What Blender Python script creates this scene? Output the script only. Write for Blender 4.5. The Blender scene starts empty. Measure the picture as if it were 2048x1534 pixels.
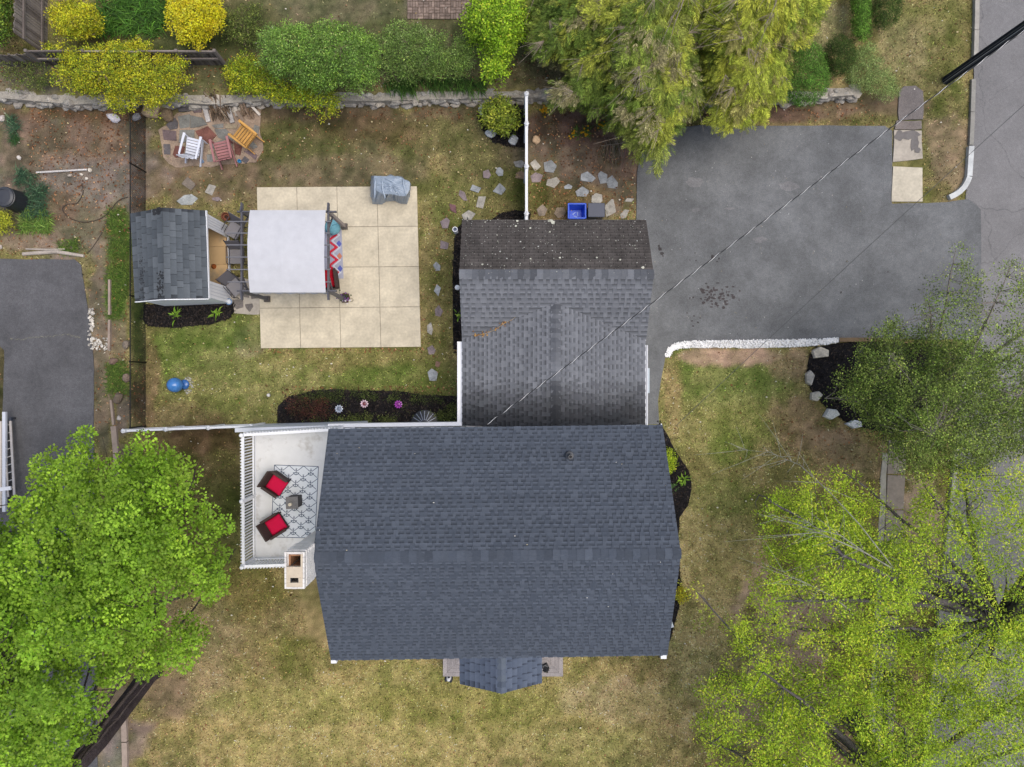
import bpy, bmesh, math, random
import numpy as np
from mathutils import Vector, Matrix

S = bpy.context.scene
COL = bpy.context.collection
R = math.radians
rng = np.random.RandomState(7)
random.seed(7)

# ------------------------------------------------------------------ camera, light, exposure
H = 26.0            # drone height above the lawn
F = 1380.0          # focal length in photograph pixels (2048 px wide)
cam_d = bpy.data.cameras.new("drone_camera")
cam = bpy.data.objects.new("drone_camera", cam_d)
COL.objects.link(cam)
cam.location = (0, 0, H)
cam.rotation_euler = (0, 0, 0)
cam_d.sensor_width = 36
cam_d.lens = 36 * F / 2048
cam_d.clip_end = 2000
S.camera = cam

SUN_EL, SUN_ROT = R(71), R(92)
W = bpy.data.worlds.new("World")
S.world = W
W.use_nodes = True
nt = W.node_tree
sky = nt.nodes.new("ShaderNodeTexSky")
sky.sky_type = 'NISHITA'
sky.sun_disc = False
sky.sun_elevation = SUN_EL
sky.sun_rotation = SUN_ROT
sky.air_density = 1.0
sky.dust_density = 4.0
sky.ozone_density = 1.0
nt.links.new(sky.outputs[0], nt.nodes["Background"].inputs[0])
nt.nodes["Background"].inputs[1].default_value = 0.12
sun_d = bpy.data.lights.new("sun", 'SUN')
sun_d.energy = 1.35
sun_d.angle = R(48)
sun_d.color = (1.0, 0.95, 0.86)
sun = bpy.data.objects.new("sun", sun_d)
COL.objects.link(sun)
# sun_rotation turns clockwise from +Y seen from above
sd = Vector((math.sin(SUN_ROT) * math.cos(SUN_EL), math.cos(SUN_ROT) * math.cos(SUN_EL), math.sin(SUN_EL)))
sun.rotation_euler = (-sd).to_track_quat('-Z', 'Y').to_euler()
sun.location = sd * 60
S.view_settings.view_transform = 'Standard'
S.view_settings.look = 'None'
S.view_settings.exposure = 0.46
S.view_settings.gamma = 1.0
S.view_settings.use_curve_mapping = False
S.cycles.max_bounces = 8
S.cycles.transparent_max_bounces = 8

# ------------------------------------------------------------------ helpers
K = 1.12            # picture value of a white horizontal card

def lin(c):
    c = c / 255.0
    return c / 12.92 if c <= 0.04045 else ((c + 0.055) / 1.055) ** 2.4

def C(r, g, b, k=1.0):
    return tuple(min(0.9, lin(v) / K * k) for v in (r, g, b))

def P(px, py, z=0.0):
    """world point at height z that the photograph shows at (px, py)"""
    d = (H - z) / F
    return Vector(((px - 1024) * d, (767 - py) * d, z))

def PP(pts, z=0.0):
    return [P(a, b, z) for a, b in pts]

def _hash(ix, iy, seed):
    h = (ix.astype(np.int64) * 374761393 + iy.astype(np.int64) * 668265263 + seed * 1442695041) & 0xffffffff
    h = ((h ^ (h >> 13)) * 1274126177) & 0xffffffff
    return ((h ^ (h >> 16)) & 0xffff) / 65535.0

def vnoise(x, y, s, seed=0):
    x = np.asarray(x, float) * s + 1000.5
    y = np.asarray(y, float) * s + 1000.5
    ix, iy = np.floor(x), np.floor(y)
    fx, fy = x - ix, y - iy
    fx = fx * fx * (3 - 2 * fx); fy = fy * fy * (3 - 2 * fy)
    a = _hash(ix, iy, seed); b = _hash(ix + 1, iy, seed)
    c = _hash(ix, iy + 1, seed); d = _hash(ix + 1, iy + 1, seed)
    return (a * (1 - fx) + b * fx) * (1 - fy) + (c * (1 - fx) + d * fx) * fy

def fbm(x, y, s, seed=0, n=4):
    t = 0; a = 0.5
    for i in range(n):
        t = t + a * vnoise(x, y, s * 2 ** i, seed + i * 17)
        a *= 0.5
    return t / (1 - 0.5 ** n)

def inside(x, y, poly):
    x = np.asarray(x); y = np.asarray(y)
    r = np.zeros(x.shape, bool)
    n = len(poly)
    for i in range(n):
        x1, y1 = poly[i][0], poly[i][1]
        x2, y2 = poly[(i + 1) % n][0], poly[(i + 1) % n][1]
        if y1 == y2: continue
        c = ((y1 > y) != (y2 > y)) & (x < (x2 - x1) * (y - y1) / (y2 - y1) + x1)
        r ^= c
    return r

# ---- materials: colour comes from the mesh attribute "Col", the nodes add grain, wear and relief
MATS = {}
def mat(name, rough=0.85, spec=0.3, grain=((3, .12), (30, .15)), bump=None, metal=0.0, trans=0.0, rand=0.0, extra=None):
    if name in MATS: return MATS[name]
    m = bpy.data.materials.new(name)
    m.use_nodes = True
    n, l = m.node_tree.nodes, m.node_tree.links
    b = n["Principled BSDF"]
    b.inputs["Roughness"].default_value = rough
    b.inputs["Specular IOR Level"].default_value = spec
    b.inputs["Metallic"].default_value = metal
    at = n.new("ShaderNodeAttribute"); at.attribute_name = "Col"
    col = at.outputs["Color"]
    geo = n.new("ShaderNodeNewGeometry")
    for sc, amp in grain:
        t = n.new("ShaderNodeTexNoise"); t.inputs["Scale"].default_value = sc; t.inputs["Detail"].default_value = 3
        l.new(geo.outputs["Position"], t.inputs["Vector"])
        mr = n.new("ShaderNodeMapRange")
        mr.inputs["From Min"].default_value = 0.3; mr.inputs["From Max"].default_value = 0.7
        mr.inputs["To Min"].default_value = 1 - amp; mr.inputs["To Max"].default_value = 1 + amp
        l.new(t.outputs["Fac"], mr.inputs["Value"])
        mx = n.new("ShaderNodeVectorMath"); mx.operation = 'SCALE'
        l.new(col, mx.inputs[0]); l.new(mr.outputs["Result"], mx.inputs["Scale"])
        col = mx.outputs["Vector"]
    if rand:
        oi = n.new("ShaderNodeObjectInfo")
        mr = n.new("ShaderNodeMapRange"); mr.inputs["To Min"].default_value = 1 - rand; mr.inputs["To Max"].default_value = 1 + rand
        l.new(oi.outputs["Random"], mr.inputs["Value"])
        mx = n.new("ShaderNodeVectorMath"); mx.operation = 'SCALE'
        l.new(col, mx.inputs[0]); l.new(mr.outputs["Result"], mx.inputs["Scale"])
        col = mx.outputs["Vector"]
    if extra: col = extra(n, l, geo, col)
    l.new(col, b.inputs["Base Color"])
    if bump:
        t = n.new("ShaderNodeTexNoise"); t.inputs["Scale"].default_value = bump[0]; t.inputs["Detail"].default_value = 5
        l.new(geo.outputs["Position"], t.inputs["Vector"])
        bp = n.new("ShaderNodeBump"); bp.inputs["Strength"].default_value = bump[1]; bp.inputs["Distance"].default_value = bump[2]
        l.new(t.outputs["Fac"], bp.inputs["Height"]); l.new(bp.outputs["Normal"], b.inputs["Normal"])
    if trans:
        out = n["Material Output"]
        tr = n.new("ShaderNodeBsdfTranslucent"); l.new(col, tr.inputs["Color"])
        ms = n.new("ShaderNodeMixShader"); ms.inputs[0].default_value = trans
        l.new(b.outputs[0], ms.inputs[1]); l.new(tr.outputs[0], ms.inputs[2])
        l.new(ms.outputs[0], out.inputs["Surface"])
    MATS[name] = m
    return m

def streaks(n, l, geo, col):
    mp = n.new("ShaderNodeMapping"); mp.inputs["Scale"].default_value = (1.2, .12, 1)
    l.new(geo.outputs["Position"], mp.inputs["Vector"])
    t = n.new("ShaderNodeTexNoise"); t.inputs["Scale"].default_value = 2; t.inputs["Detail"].default_value = 4
    l.new(mp.outputs[0], t.inputs["Vector"])
    mr = n.new("ShaderNodeMapRange"); mr.inputs["From Min"].default_value = .35; mr.inputs["From Max"].default_value = .65
    mr.inputs["To Min"].default_value = .78; mr.inputs["To Max"].default_value = 1.18
    l.new(t.outputs["Fac"], mr.inputs["Value"])
    mx = n.new("ShaderNodeVectorMath"); mx.operation = 'SCALE'
    l.new(col, mx.inputs[0]); l.new(mr.outputs["Result"], mx.inputs["Scale"])
    return mx.outputs["Vector"]

def cracks(n, l, geo, col):
    t = n.new("ShaderNodeTexNoise"); t.inputs["Scale"].default_value = .7; t.inputs["Detail"].default_value = 5
    l.new(geo.outputs["Position"], t.inputs["Vector"])
    v = n.new("ShaderNodeTexVoronoi"); v.feature = 'DISTANCE_TO_EDGE'; v.inputs["Scale"].default_value = .28
    ad = n.new("ShaderNodeVectorMath"); ad.operation = 'MULTIPLY_ADD'
    l.new(t.outputs["Color"], ad.inputs[0]); ad.inputs[1].default_value = (1.6, 1.6, 0); l.new(geo.outputs["Position"], ad.inputs[2])
    l.new(ad.outputs[0], v.inputs["Vector"])
    mr = n.new("ShaderNodeMapRange"); mr.inputs["From Max"].default_value = .006
    mr.inputs["To Min"].default_value = .72; mr.inputs["To Max"].default_value = 1
    l.new(v.outputs["Distance"], mr.inputs["Value"])
    mx = n.new("ShaderNodeVectorMath"); mx.operation = 'SCALE'
    l.new(col, mx.inputs[0]); l.new(mr.outputs["Result"], mx.inputs["Scale"])
    return mx.outputs["Vector"]

M_GROUND = mat("soil_and_turf", .95, .1, ((.35, .10), (4, .18), (28, .28)), (30, .6, .03))
M_GRASS = mat("grass_blade", .8, .15, (), trans=.25)
M_LEAF = mat("leaf", .55, .3, ((6, .10),), trans=.38)
M_NEEDLE = mat("needle", .7, .2, ((5, .12),), trans=.25)
M_BARK = mat("bark", .95, .1, ((5, .3), (40, .35)), (25, .9, .05))
M_ASPHALT = mat("asphalt", .9, .25, ((.22, .16), (.7, .16), (2.2, .10), (9, .10), (24, .14), (70, .34), (160, .25)), (120, .7, .012))
M_STREET = mat("cracked_asphalt", .9, .25, ((.22, .08), (1.1, .08), (9, .07), (70, .30), (160, .25)), (120, .5, .01), extra=cracks)
M_CONC = mat("concrete", .9, .2, ((.5, .09), (2.5, .12), (11, .09), (90, .07)), (80, .25, .006))
M_STONE = mat("stone", .85, .25, ((4, .22), (22, .2)), (14, .7, .03), rand=.12)
M_SHINGLE = mat("roof_shingle", .9, .25, ((.4, .05), (9, .06), (110, .16)), (150, .5, .006))
M_OLDROOF = mat("weathered_roof_shingle", .95, .15, ((.5, .08), (5, .14), (50, .25), (130, .2)), (110, .6, .008), extra=streaks)
M_PAINT = mat("painted_surface", .5, .4, ((1.5, .03), (14, .03)))
M_WOOD = mat("weathered_wood", .85, .2, ((2, .15), (30, .2)), (40, .4, .01))
M_PLASTIC = mat("plastic", .4, .45, ((4, .04),))
M_METAL = mat("metal", .45, .5, ((5, .08),), metal=.5)
M_CLOTH = mat("fabric", .9, .15, ((4, .04), (200, .08)), (120, .15, .004))
M_MULCH = mat("bark_mulch", .95, .1, ((3, .2), (35, .5)), (40, 1, .05))
M_RUBBER = mat("rubber", .6, .3, ((6, .1),))
M_GLOSS = mat("glazed_ceramic", .2, .6, ((6, .15),))
def brickwork(n, l, geo, col):
    mp = n.new("ShaderNodeTexCoord")
    br = n.new("ShaderNodeTexNoise"); br.inputs["Scale"].default_value = 18; l.new(geo.outputs["Position"], br.inputs["Vector"])
    mr = n.new("ShaderNodeMapRange"); mr.inputs["From Min"].default_value = .62; mr.inputs["From Max"].default_value = .72
    l.new(br.outputs["Fac"], mr.inputs["Value"])
    mx = n.new("ShaderNodeMixRGB"); mx.inputs[2].default_value = (*C(150, 120, 100), 1); mx.inputs[0].default_value = 0
    sc = n.new("ShaderNodeMath"); sc.operation = 'MULTIPLY'; sc.inputs[1].default_value = .35
    l.new(mr.outputs[0], sc.inputs[0]); l.new(sc.outputs[0], mx.inputs[0]); l.new(col, mx.inputs[1])
    return mx.outputs[0]
M_WORN = mat("worn_whitewash", .85, .2, ((6, .06),), (30, .3, .01), extra=brickwork)
def decking(n, l, geo, col):
    br = n.new("ShaderNodeTexNoise"); br.inputs["Scale"].default_value = .9; br.inputs["Detail"].default_value = 6; br.inputs["Roughness"].default_value = .7
    l.new(geo.outputs["Position"], br.inputs["Vector"])
    mr = n.new("ShaderNodeMapRange"); mr.inputs["From Min"].default_value = .53; mr.inputs["From Max"].default_value = .70
    mr.inputs["To Max"].default_value = .8
    l.new(br.outputs["Fac"], mr.inputs["Value"])
    mx = n.new("ShaderNodeMixRGB"); mx.inputs[2].default_value = (*C(150, 142, 128), 1)
    l.new(mr.outputs[0], mx.inputs[0]); l.new(col, mx.inputs[1])
    return mx.outputs[0]
M_DECK = mat("stained_membrane", .7, .3, ((4, .04),), extra=decking)

# ---- objects
def tag(o, label=None, cat=None, group=None, kind=None):
    if label: o["label"] = label
    if cat: o["category"] = cat
    if group: o["group"] = group
    if kind: o["kind"] = kind
    return o

def thing(name, loc, label=None, cat=None, group=None, kind=None, rz=0.0):
    o = bpy.data.objects.new(name, None)
    COL.objects.link(o)
    o.empty_display_size = .2
    o.location = loc
    o.rotation_euler = (0, 0, rz)
    return tag(o, label, cat, group, kind)

def offset(o):
    v = Vector((0, 0, 0))
    while o is not None:
        v += o.location
        o = o.parent
    return v

def link(name, me, parent=None):
    o = bpy.data.objects.new(name, me)
    COL.objects.link(o)
    if parent is not None: o.parent = parent
    return o

def mesh_np(name, V, Fc, Cc, material, parent=None, world=True, smooth=False):
    """V (n,3), Fc (m,3|4) int, Cc (n,3) linear colours"""
    me = bpy.data.meshes.new(name)
    V = np.asarray(V, np.float32)
    if parent is not None and world:
        V = V - np.array(offset(parent), np.float32)
    Fc = np.asarray(Fc, np.int32)
    k = Fc.shape[1]
    me.vertices.add(len(V)); me.vertices.foreach_set("co", V.ravel())
    me.loops.add(Fc.size); me.loops.foreach_set("vertex_index", Fc.ravel())
    me.polygons.add(len(Fc))
    me.polygons.foreach_set("loop_start", np.arange(0, Fc.size, k, dtype=np.int32))
    me.update(calc_edges=True)
    ca = me.color_attributes.new("Col", 'FLOAT_COLOR', 'POINT')
    c4 = np.ones((len(V), 4), np.float32); c4[:, :3] = Cc
    ca.data.foreach_set("color", c4.ravel())
    if smooth: me.polygons.foreach_set("use_smooth", np.ones(len(Fc), bool))
    me.materials.append(material)
    return link(name, me, parent)

class MB:
    def __init__(s, col=(.5, .5, .5)):
        s.v = []; s.f = []; s.cv = []; s.c = col
    def add(s, vs, fs, col=None):
        o = len(s.v); c = col or s.c
        s.v += [tuple(v) for v in vs]
        s.cv += [c] * len(vs)
        s.f += [tuple(i + o for i in f) for f in fs]
        return s
    def box(s, c, size, rz=0.0, col=None, M=None):
        hx, hy, hz = size[0] / 2, size[1] / 2, size[2] / 2
        vs = [Vector((x, y, z)) for z in (-hz, hz) for x, y in ((-hx, -hy), (hx, -hy), (hx, hy), (-hx, hy))]
        m = M if M is not None else Matrix.Rotation(rz, 4, 'Z')
        vs = [m @ v + Vector(c) for v in vs]
        return s.add(vs, [(3, 2, 1, 0), (4, 5, 6, 7), (0, 1, 5, 4), (1, 2, 6, 5), (2, 3, 7, 6), (3, 0, 4, 7)], col)
    def beam(s, a, b, w, h, col=None, up=(0, 0, 1)):
        a, b = Vector(a), Vector(b)
        d = (b - a).normalized(); upv = Vector(up)
        if abs(d.dot(upv)) > .97: upv = Vector((0, 1, 0))
        x = d.cross(upv).normalized(); u = x.cross(d).normalized()
        vs = []
        for p in (a, b):
            for sx, sy in ((-1, -1), (1, -1), (1, 1), (-1, 1)):
                vs.append(p + x * sx * w / 2 + u * sy * h / 2)
        return s.add(vs, [(3, 2, 1, 0), (4, 5, 6, 7), (0, 1, 5, 4), (1, 2, 6, 5), (2, 3, 7, 6), (3, 0, 4, 7)], col)
    def tube(s, pts, rad, n=8, col=None, cap=True):
        pts = [Vector(p) for p in pts]
        if not hasattr(rad, '__len__'): rad = [rad] * len(pts)
        vs = []; fs = []
        ref = Vector((.31, .2, .93)).normalized()
        for i, p in enumerate(pts):
            t = (pts[min(i + 1, len(pts) - 1)] - pts[max(i - 1, 0)]).normalized()
            if abs(t.dot(ref)) > .95: r2 = Vector((.9, -.3, .1))
            else: r2 = ref
            x = t.cross(r2).normalized(); y = t.cross(x)
            for k in range(n):
                a = 2 * math.pi * k / n
                vs.append(p + (x * math.cos(a) + y * math.sin(a)) * rad[i])
        for i in range(len(pts) - 1):
            for k in range(n):
                k2 = (k + 1) % n
                fs.append((i * n + k, i * n + k2, (i + 1) * n + k2, (i + 1) * n + k))
        if cap:
            fs.append(tuple(range(n))[::-1]); fs.append(tuple((len(pts) - 1) * n + k for k in range(n)))
        return s.add(vs, fs, col)
    def lathe(s, prof, c, n=16, col=None, sx=1.0, sy=1.0):
        vs = []; fs = []
        for r, z in prof:
            for k in range(n):
                a = 2 * math.pi * k / n
                vs.append((c[0] + r * math.cos(a) * sx, c[1] + r * math.sin(a) * sy, c[2] + z))
        for i in range(len(prof) - 1):
            for k in range(n):
                k2 = (k + 1) % n
                fs.append((i * n + k, i * n + k2, (i + 1) * n + k2, (i + 1) * n + k))
        fs.append(tuple(range(n))[::-1]); fs.append(tuple((len(prof) - 1) * n + k for k in range(n)))
        return s.add(vs, fs, col)
    def prism(s, poly, z0, z1, col=None, inset=0.0):
        n = len(poly)
        cx = sum(p[0] for p in poly) / n; cy = sum(p[1] for p in poly) / n
        ar = sum(poly[i][0] * poly[(i + 1) % n][1] - poly[(i + 1) % n][0] * poly[i][1] for i in range(n))
        if ar < 0: poly = poly[::-1]
        top = [(p[0] + (cx - p[0]) * inset, p[1] + (cy - p[1]) * inset, z1) for p in poly]
        vs = [(p[0], p[1], z0) for p in poly] + top
        fs = [tuple(range(n))[::-1], tuple(range(n, 2 * n))]
        for i in range(n):
            j = (i + 1) % n
            fs.append((i, j, n + j, n + i))
        return s.add(vs, fs, col)
    def rock(s, c, size, seed=0, col=None, rz=0.0, n=9):
        r = random.Random(seed)
        rings = [(.75, 0.0), (1.0, .35), (.93, .7), (.62, .97)]
        ang = sorted((k + r.uniform(-.28, .28)) * 2 * math.pi / n for k in range(n))
        rr = [r.uniform(.78, 1.12) for _ in range(n)]
        vs = []; fs = []
        ca, sa = math.cos(rz), math.sin(rz)
        for q, (a, h) in enumerate(rings):
            for k in range(n):
                w = a * rr[k] * r.uniform(.93, 1.07)
                x = math.cos(ang[k]) * w * size[0] / 2; y = math.sin(ang[k]) * w * size[1] / 2
                z = h * size[2] * (r.uniform(.85, 1.1) if q else 1)
                vs.append((c[0] + x * ca - y * sa, c[1] + x * sa + y * ca, c[2] + z))
        vs.append((c[0], c[1], c[2] + size[2] * 1.02))
        m = len(rings)
        for i in range(m - 1):
            for k in range(n):
                k2 = (k + 1) % n
                fs.append((i * n + k, i * n + k2, (i + 1) * n + k2, (i + 1) * n + k))
        for k in range(n): fs.append(((m - 1) * n + k, (m - 1) * n + (k + 1) % n, m * n))
        return s.add(vs, fs, col)
    def mesh(s, name, material, off=None, smooth=False):
        me = bpy.data.meshes.new(name)
        vs = s.v
        if off is not None: vs = [(v[0] - off[0], v[1] - off[1], v[2] - off[2]) for v in vs]
        me.from_pydata(vs, [], s.f)
        ca = me.color_attributes.new("Col", 'FLOAT_COLOR', 'POINT')
        c4 = np.ones((len(vs), 4), np.float32)
        if len(vs): c4[:, :3] = np.array(s.cv)[:, :3]
        ca.data.foreach_set("color", c4.ravel())
        if smooth: me.polygons.foreach_set("use_smooth", np.ones(len(s.f), bool))
        me.materials.append(material)
        return me
    def build(s, name, material, parent=None, world=True, smooth=False, bevel=0.0, kind=None):
        off = offset(parent) if (parent is not None and world) else None
        o = link(name, s.mesh(name, material, off, smooth), parent)
        if bevel:
            b = o.modifiers.new("bevel", 'BEVEL'); b.width = bevel; b.segments = 2; b.limit_method = 'ANGLE'
        if kind: o["kind"] = kind
        return o

def wobble(poly, step=.25, amp=.04, seed=1):
    """subdivides a world-space outline and gives it the unevenness of a real edge"""
    out = []
    n = len(poly)
    for i in range(n):
        a, b = Vector(poly[i]), Vector(poly[(i + 1) % n])
        m = max(1, int((b - a).length / step))
        for k in range(m):
            p = a.lerp(b, k / m)
            q = fbm(np.array([p.x]), np.array([p.y]), 1.6, seed, 3)[0] - .5
            q2 = fbm(np.array([p.x]), np.array([p.y]), 1.9, seed + 9, 3)[0] - .5
            out.append(Vector((p.x + q * amp * 4, p.y + q2 * amp * 4, p.z)))
    return out

def sheet(name, poly, col, material, z, thick=.0, kind='structure', parent=None, wob=.03, seed=1, step=.2):
    poly = wobble(poly, step, wob, seed) if wob else [Vector(p) for p in poly]
    m = MB(col)
    if thick: m.prism(poly, z - thick, z)
    else:
        ar = sum(poly[i].x * poly[(i + 1) % len(poly)].y - poly[(i + 1) % len(poly)].x * poly[i].y for i in range(len(poly)))
        if ar < 0: poly = poly[::-1]
        m.add([(p.x, p.y, z) for p in poly], [tuple(range(len(poly)))])
    o = m.build(name, material, parent)
    if kind: o["kind"] = kind
    return o

# ------------------------------------------------------------------ the ground
TERR = 0.45          # the neighbour's terrace behind the stone wall is this much higher
WALL_PX = [(-60, 186), (0, 187), (150, 200), (300, 192), (420, 200), (560, 190), (740, 193), (900, 189), (1060, 186), (1120, 184),
           (1300, 188), (1500, 196), (1640, 186), (1722, 180)]
WALL = [P(a, b, TERR) for a, b in WALL_PX]
WX = np.array([p.x for p in WALL]); WY = np.array([p.y for p in WALL])

def ground_z(x, y):
    wy = np.interp(x, WX, WY)
    t = np.clip((y - wy + .06) / .12, 0, 1)
    e = np.clip((14.6 - x) / 1.9, 0, 1); e = e * e * (3 - 2 * e)
    # beyond the end of the wall the bank slopes down to the verge
    t2 = np.clip((y - wy + .1) / 1.6, 0, 1)
    t = np.where(x > WX[-1], t2, t)
    b = .05 * (fbm(x, y, .25, 5, 3) - .5)
    return t * e * TERR + b * .6

STRAW, OLIVE, GREEN = (150, 133, 88), (104, 98, 54), (82, 93, 40)
DIRT_, LITTER, DARK, TAN = (113, 98, 82), (104, 80, 60), (74, 64, 50), (158, 134, 108)
BLOBS = [  # px, py, rx, ry, colour, strength
    (640, 290, 420, 110, (100, 89, 64), .9), (380, 350, 170, 60, (100, 86, 64), .8), (880, 330, 110, 130, (94, 91, 52), .75),
    (640, 225, 260, 26, (86, 72, 54), .75), (600, 290, 120, 50, (80, 80, 42), .7), (740, 260, 120, 30, (86, 70, 46), .6), (690, 340, 180, 30, (110, 95, 72), .6),
    (600, 765, 380, 110, (114, 112, 62), .95), (380, 690, 110, 60, (94, 104, 48), .75), (440, 740, 70, 40, (122, 118, 70), .6), (800, 750, 110, 40, (92, 104, 46), .7),
    (700, 715, 160, 25, (128, 112, 70), .6), (500, 680, 30, 30, (118, 108, 84), .6), (500, 640, 40, 50, (96, 102, 50), .6), (360, 830, 70, 30, (106, 94, 60), .7),
    (296, 760, 22, 110, (112, 92, 64), .8), (550, 770, 90, 40, (120, 116, 68), .6),
    (878, 600, 36, 260, (105, 98, 56), .8), (900, 420, 60, 60, (92, 94, 48), .7), (872, 780, 60, 50, (88, 92, 44), .7),
    (276, 330, 18, 130, (90, 72, 50), .95), (276, 620, 17, 40, (66, 76, 32), .9), (276, 690, 17, 60, (70, 76, 36), .9), (276, 800, 16, 60, (82, 70, 48), .9),
    (120, 330, 180, 190, (110, 98, 86), .95), (150, 270, 110, 55, (106, 88, 70), .95), (40, 300, 50, 90, (108, 88, 70), .7), (150, 225, 160, 20, (98, 74, 54), .8),
    (190, 400, 70, 70, (122, 107, 94), .95), (120, 440, 110, 45, (100, 90, 66), .7), (60, 480, 70, 30, (122, 104, 84), .8), (236, 500, 26, 90, (84, 88, 44), .7),
    (205, 640, 26, 130, (116, 100, 82), .95), (238, 590, 20, 60, (72, 92, 36), .9), (240, 690, 16, 60, (110, 95, 76), .8), (236, 760, 16, 50, (76, 90, 40), .9),
    (206, 820, 18, 120, (104, 92, 72), .95), (246, 830, 14, 60, (96, 86, 74), .9), (250, 470, 12, 50, (76, 92, 38), .8), (120, 420, 30, 30, (88, 70, 52), .5),
    (5, 760, 16, 100, (66, 62, 40), .9),
    (390, 1000, 110, 160, (82, 76, 42), .95), (400, 880, 110, 25, (82, 66, 44), .8), (440, 1060, 50, 90, (72, 76, 34), .6),
    (840, 1420, 660, 170, (140, 124, 76), .95), (560, 1250, 130, 110, (124, 108, 70), .8), (390, 1330, 80, 110, (130, 114, 80), .7), (330, 1390, 50, 50, (108, 90, 70), .6),
    (590, 1310, 60, 50, (102, 98, 48), .7), (520, 1170, 60, 60, (112, 100, 54), .7), (640, 1410, 200, 40, (134, 126, 70), .6), (950, 1420, 180, 60, (124, 118, 62), .7), (820, 1350, 90, 30, (118, 116, 62), .6),
    (1230, 1400, 100, 50, (156, 136, 100), .7), (700, 1490, 300, 40, (146, 132, 80), .7), (1330, 1440, 100, 60, (134, 120, 76), .6), (1150, 1490, 180, 40, (138, 128, 76), .6),
    (1450, 830, 190, 190, (126, 120, 70), .95), (1440, 770, 110, 60, (100, 108, 54), .75), (1530, 760, 70, 30, (90, 102, 46), .7), (1470, 850, 90, 50, (104, 108, 54), .65), (1360, 720, 30, 25, (90, 102, 46), .7),
    (1480, 712, 130, 16, (150, 124, 100), .95), (1580, 730, 40, 40, (132, 112, 82), .7), (1345, 790, 20, 90, (136, 116, 78), .7), (1600, 850, 60, 60, (126, 104, 76), .7), (1640, 880, 90, 36, (130, 108, 82), .8),
    (1460, 900, 60, 40, (86, 98, 40), .7), (1370, 850, 60, 40, (126, 118, 72), .6), (1700, 920, 70, 50, (124, 106, 80), .8), (1560, 940, 90, 60, (124, 112, 72), .7),
    (1430, 1100, 110, 150, (150, 134, 88), .95), (1560, 1020, 70, 50, (106, 104, 54), .6), (1400, 1300, 90, 160, (150, 135, 90), .9), (1450, 990, 60, 40, (104, 108, 54), .6),
    (1600, 1240, 110, 110, (160, 132, 116), .9), (1560, 1420, 120, 90, (144, 122, 96), .85), (1840, 1080, 60, 120, (150, 128, 112), .8), (1700, 1130, 60, 60, (128, 112, 80), .6), (1640, 1500, 90, 40, (140, 114, 90), .8),
    (1840, 170, 110, 200, (116, 108, 66), .95), (1850, 30, 50, 30, (88, 92, 44), .8), (1800, 190, 30, 40, (92, 94, 48), .7), (1910, 150, 25, 60, (92, 94, 46), .7), (1840, 60, 40, 30, (138, 126, 90), .7), (1830, 230, 24, 50, (90, 90, 44), .6), (1880, 80, 80, 90, (100, 96, 52), .7), (1800, 110, 60, 60, (134, 122, 84), .6), (1890, 300, 50, 110, (128, 108, 82), .9), (1870, 380, 30, 25, (98, 92, 50), .7),
    (1880, 210, 40, 30, (86, 88, 40), .6), (1660, 215, 160, 30, (100, 84, 64), .9), (1740, 240, 60, 14, (92, 88, 48), .7), (1520, 225, 110, 25, (92, 72, 58), .9),
    (1170, 320, 120, 120, (100, 86, 70), .97), (1110, 400, 60, 40, (104, 88, 56), .7), (1180, 240, 110, 40, (88, 70, 58), .9), (1230, 320, 50, 40, (106, 86, 68), .6), (1170, 400, 50, 30, (100, 84, 50), .6),
    (1065, 380, 40, 50, (84, 80, 42), .6), (1040, 380, 50, 50, (82, 82, 40), .5),
    (700, 70, 500, 110, (84, 82, 54), .9), (720, 20, 160, 25, (98, 92, 66), .9), (300, 60, 200, 60, (74, 76, 44), .8), (460, 60, 70, 50, (70, 72, 42), .8), (210, 75, 60, 12, (86, 66, 46), .8),
    (1090, 130, 50, 60, (106, 94, 66), .9), (1020, 160, 70, 20, (98, 88, 60), .8), (80, 150, 110, 40, (96, 88, 74), .8), (1640, 40, 60, 60, (128, 122, 82), .8), (860, 8, 60, 20, (100, 94, 74), .8),
    (170, 1480, 120, 60, (104, 90, 80), .8), (230, 1420, 30, 90, (98, 84, 70), .8), (230, 1500, 24, 50, (110, 104, 94), .6), (100, 1450, 90, 50, (112, 102, 84), .7), (250, 1000, 30, 120, (90, 84, 70), .8),
]
def ground_rgb(x, y):
    """photograph-like colour (0..255) of the turf or soil at world x, y"""
    x = np.asarray(x, float); y = np.asarray(y, float)
    z = ground_z(x, y)
    d = F / (H - z)
    px = 1024 + x * d; py = 767 - y * d
    n1 = fbm(x, y, .8, 3, 4); n2 = fbm(x, y, 2.2, 11, 3); n3 = fbm(x, y, .3, 23, 3)
    c = np.empty(x.shape + (3,)); c[...] = (122, 110, 68)
    for i, (bx, by, rx, ry, col, st) in enumerate(BLOBS):
        q = np.hypot((px - bx) / rx, (py - by) / ry)
        if rx > 10:
            w = np.clip((1.25 - q + (n1 - .5) * 1.3 + (n2 - .5) * .6) / .55, 0, 1)
        w = (w * w * (3 - 2 * w) * st)[..., None]
        c = c * (1 - w) + np.array(col) * w
    # mottling: tufts of straw and of live grass
    m = np.clip((n2 - .5) * 4.2, -1, 1)[..., None]
    c = c + m * np.array((14, 9, 10))
    m = np.clip((fbm(x, y, 4.5, 31, 2) - .5) * 3, -1, 1)[..., None]
    c = c + m * np.array((14, 12, 9))
    m = np.clip((n3 - .5) * 3, -1, 1)[..., None]
    c = c + m * np.array((7, 4, 4))
    g = c.mean(-1, keepdims=True)
    c = g + (c - g) * .97                    # early spring turf: pale straw over grey-green
    return np.clip(c * np.array((1.0, 1.03, 1.07)) * 1.09, 12, 240)

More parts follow.
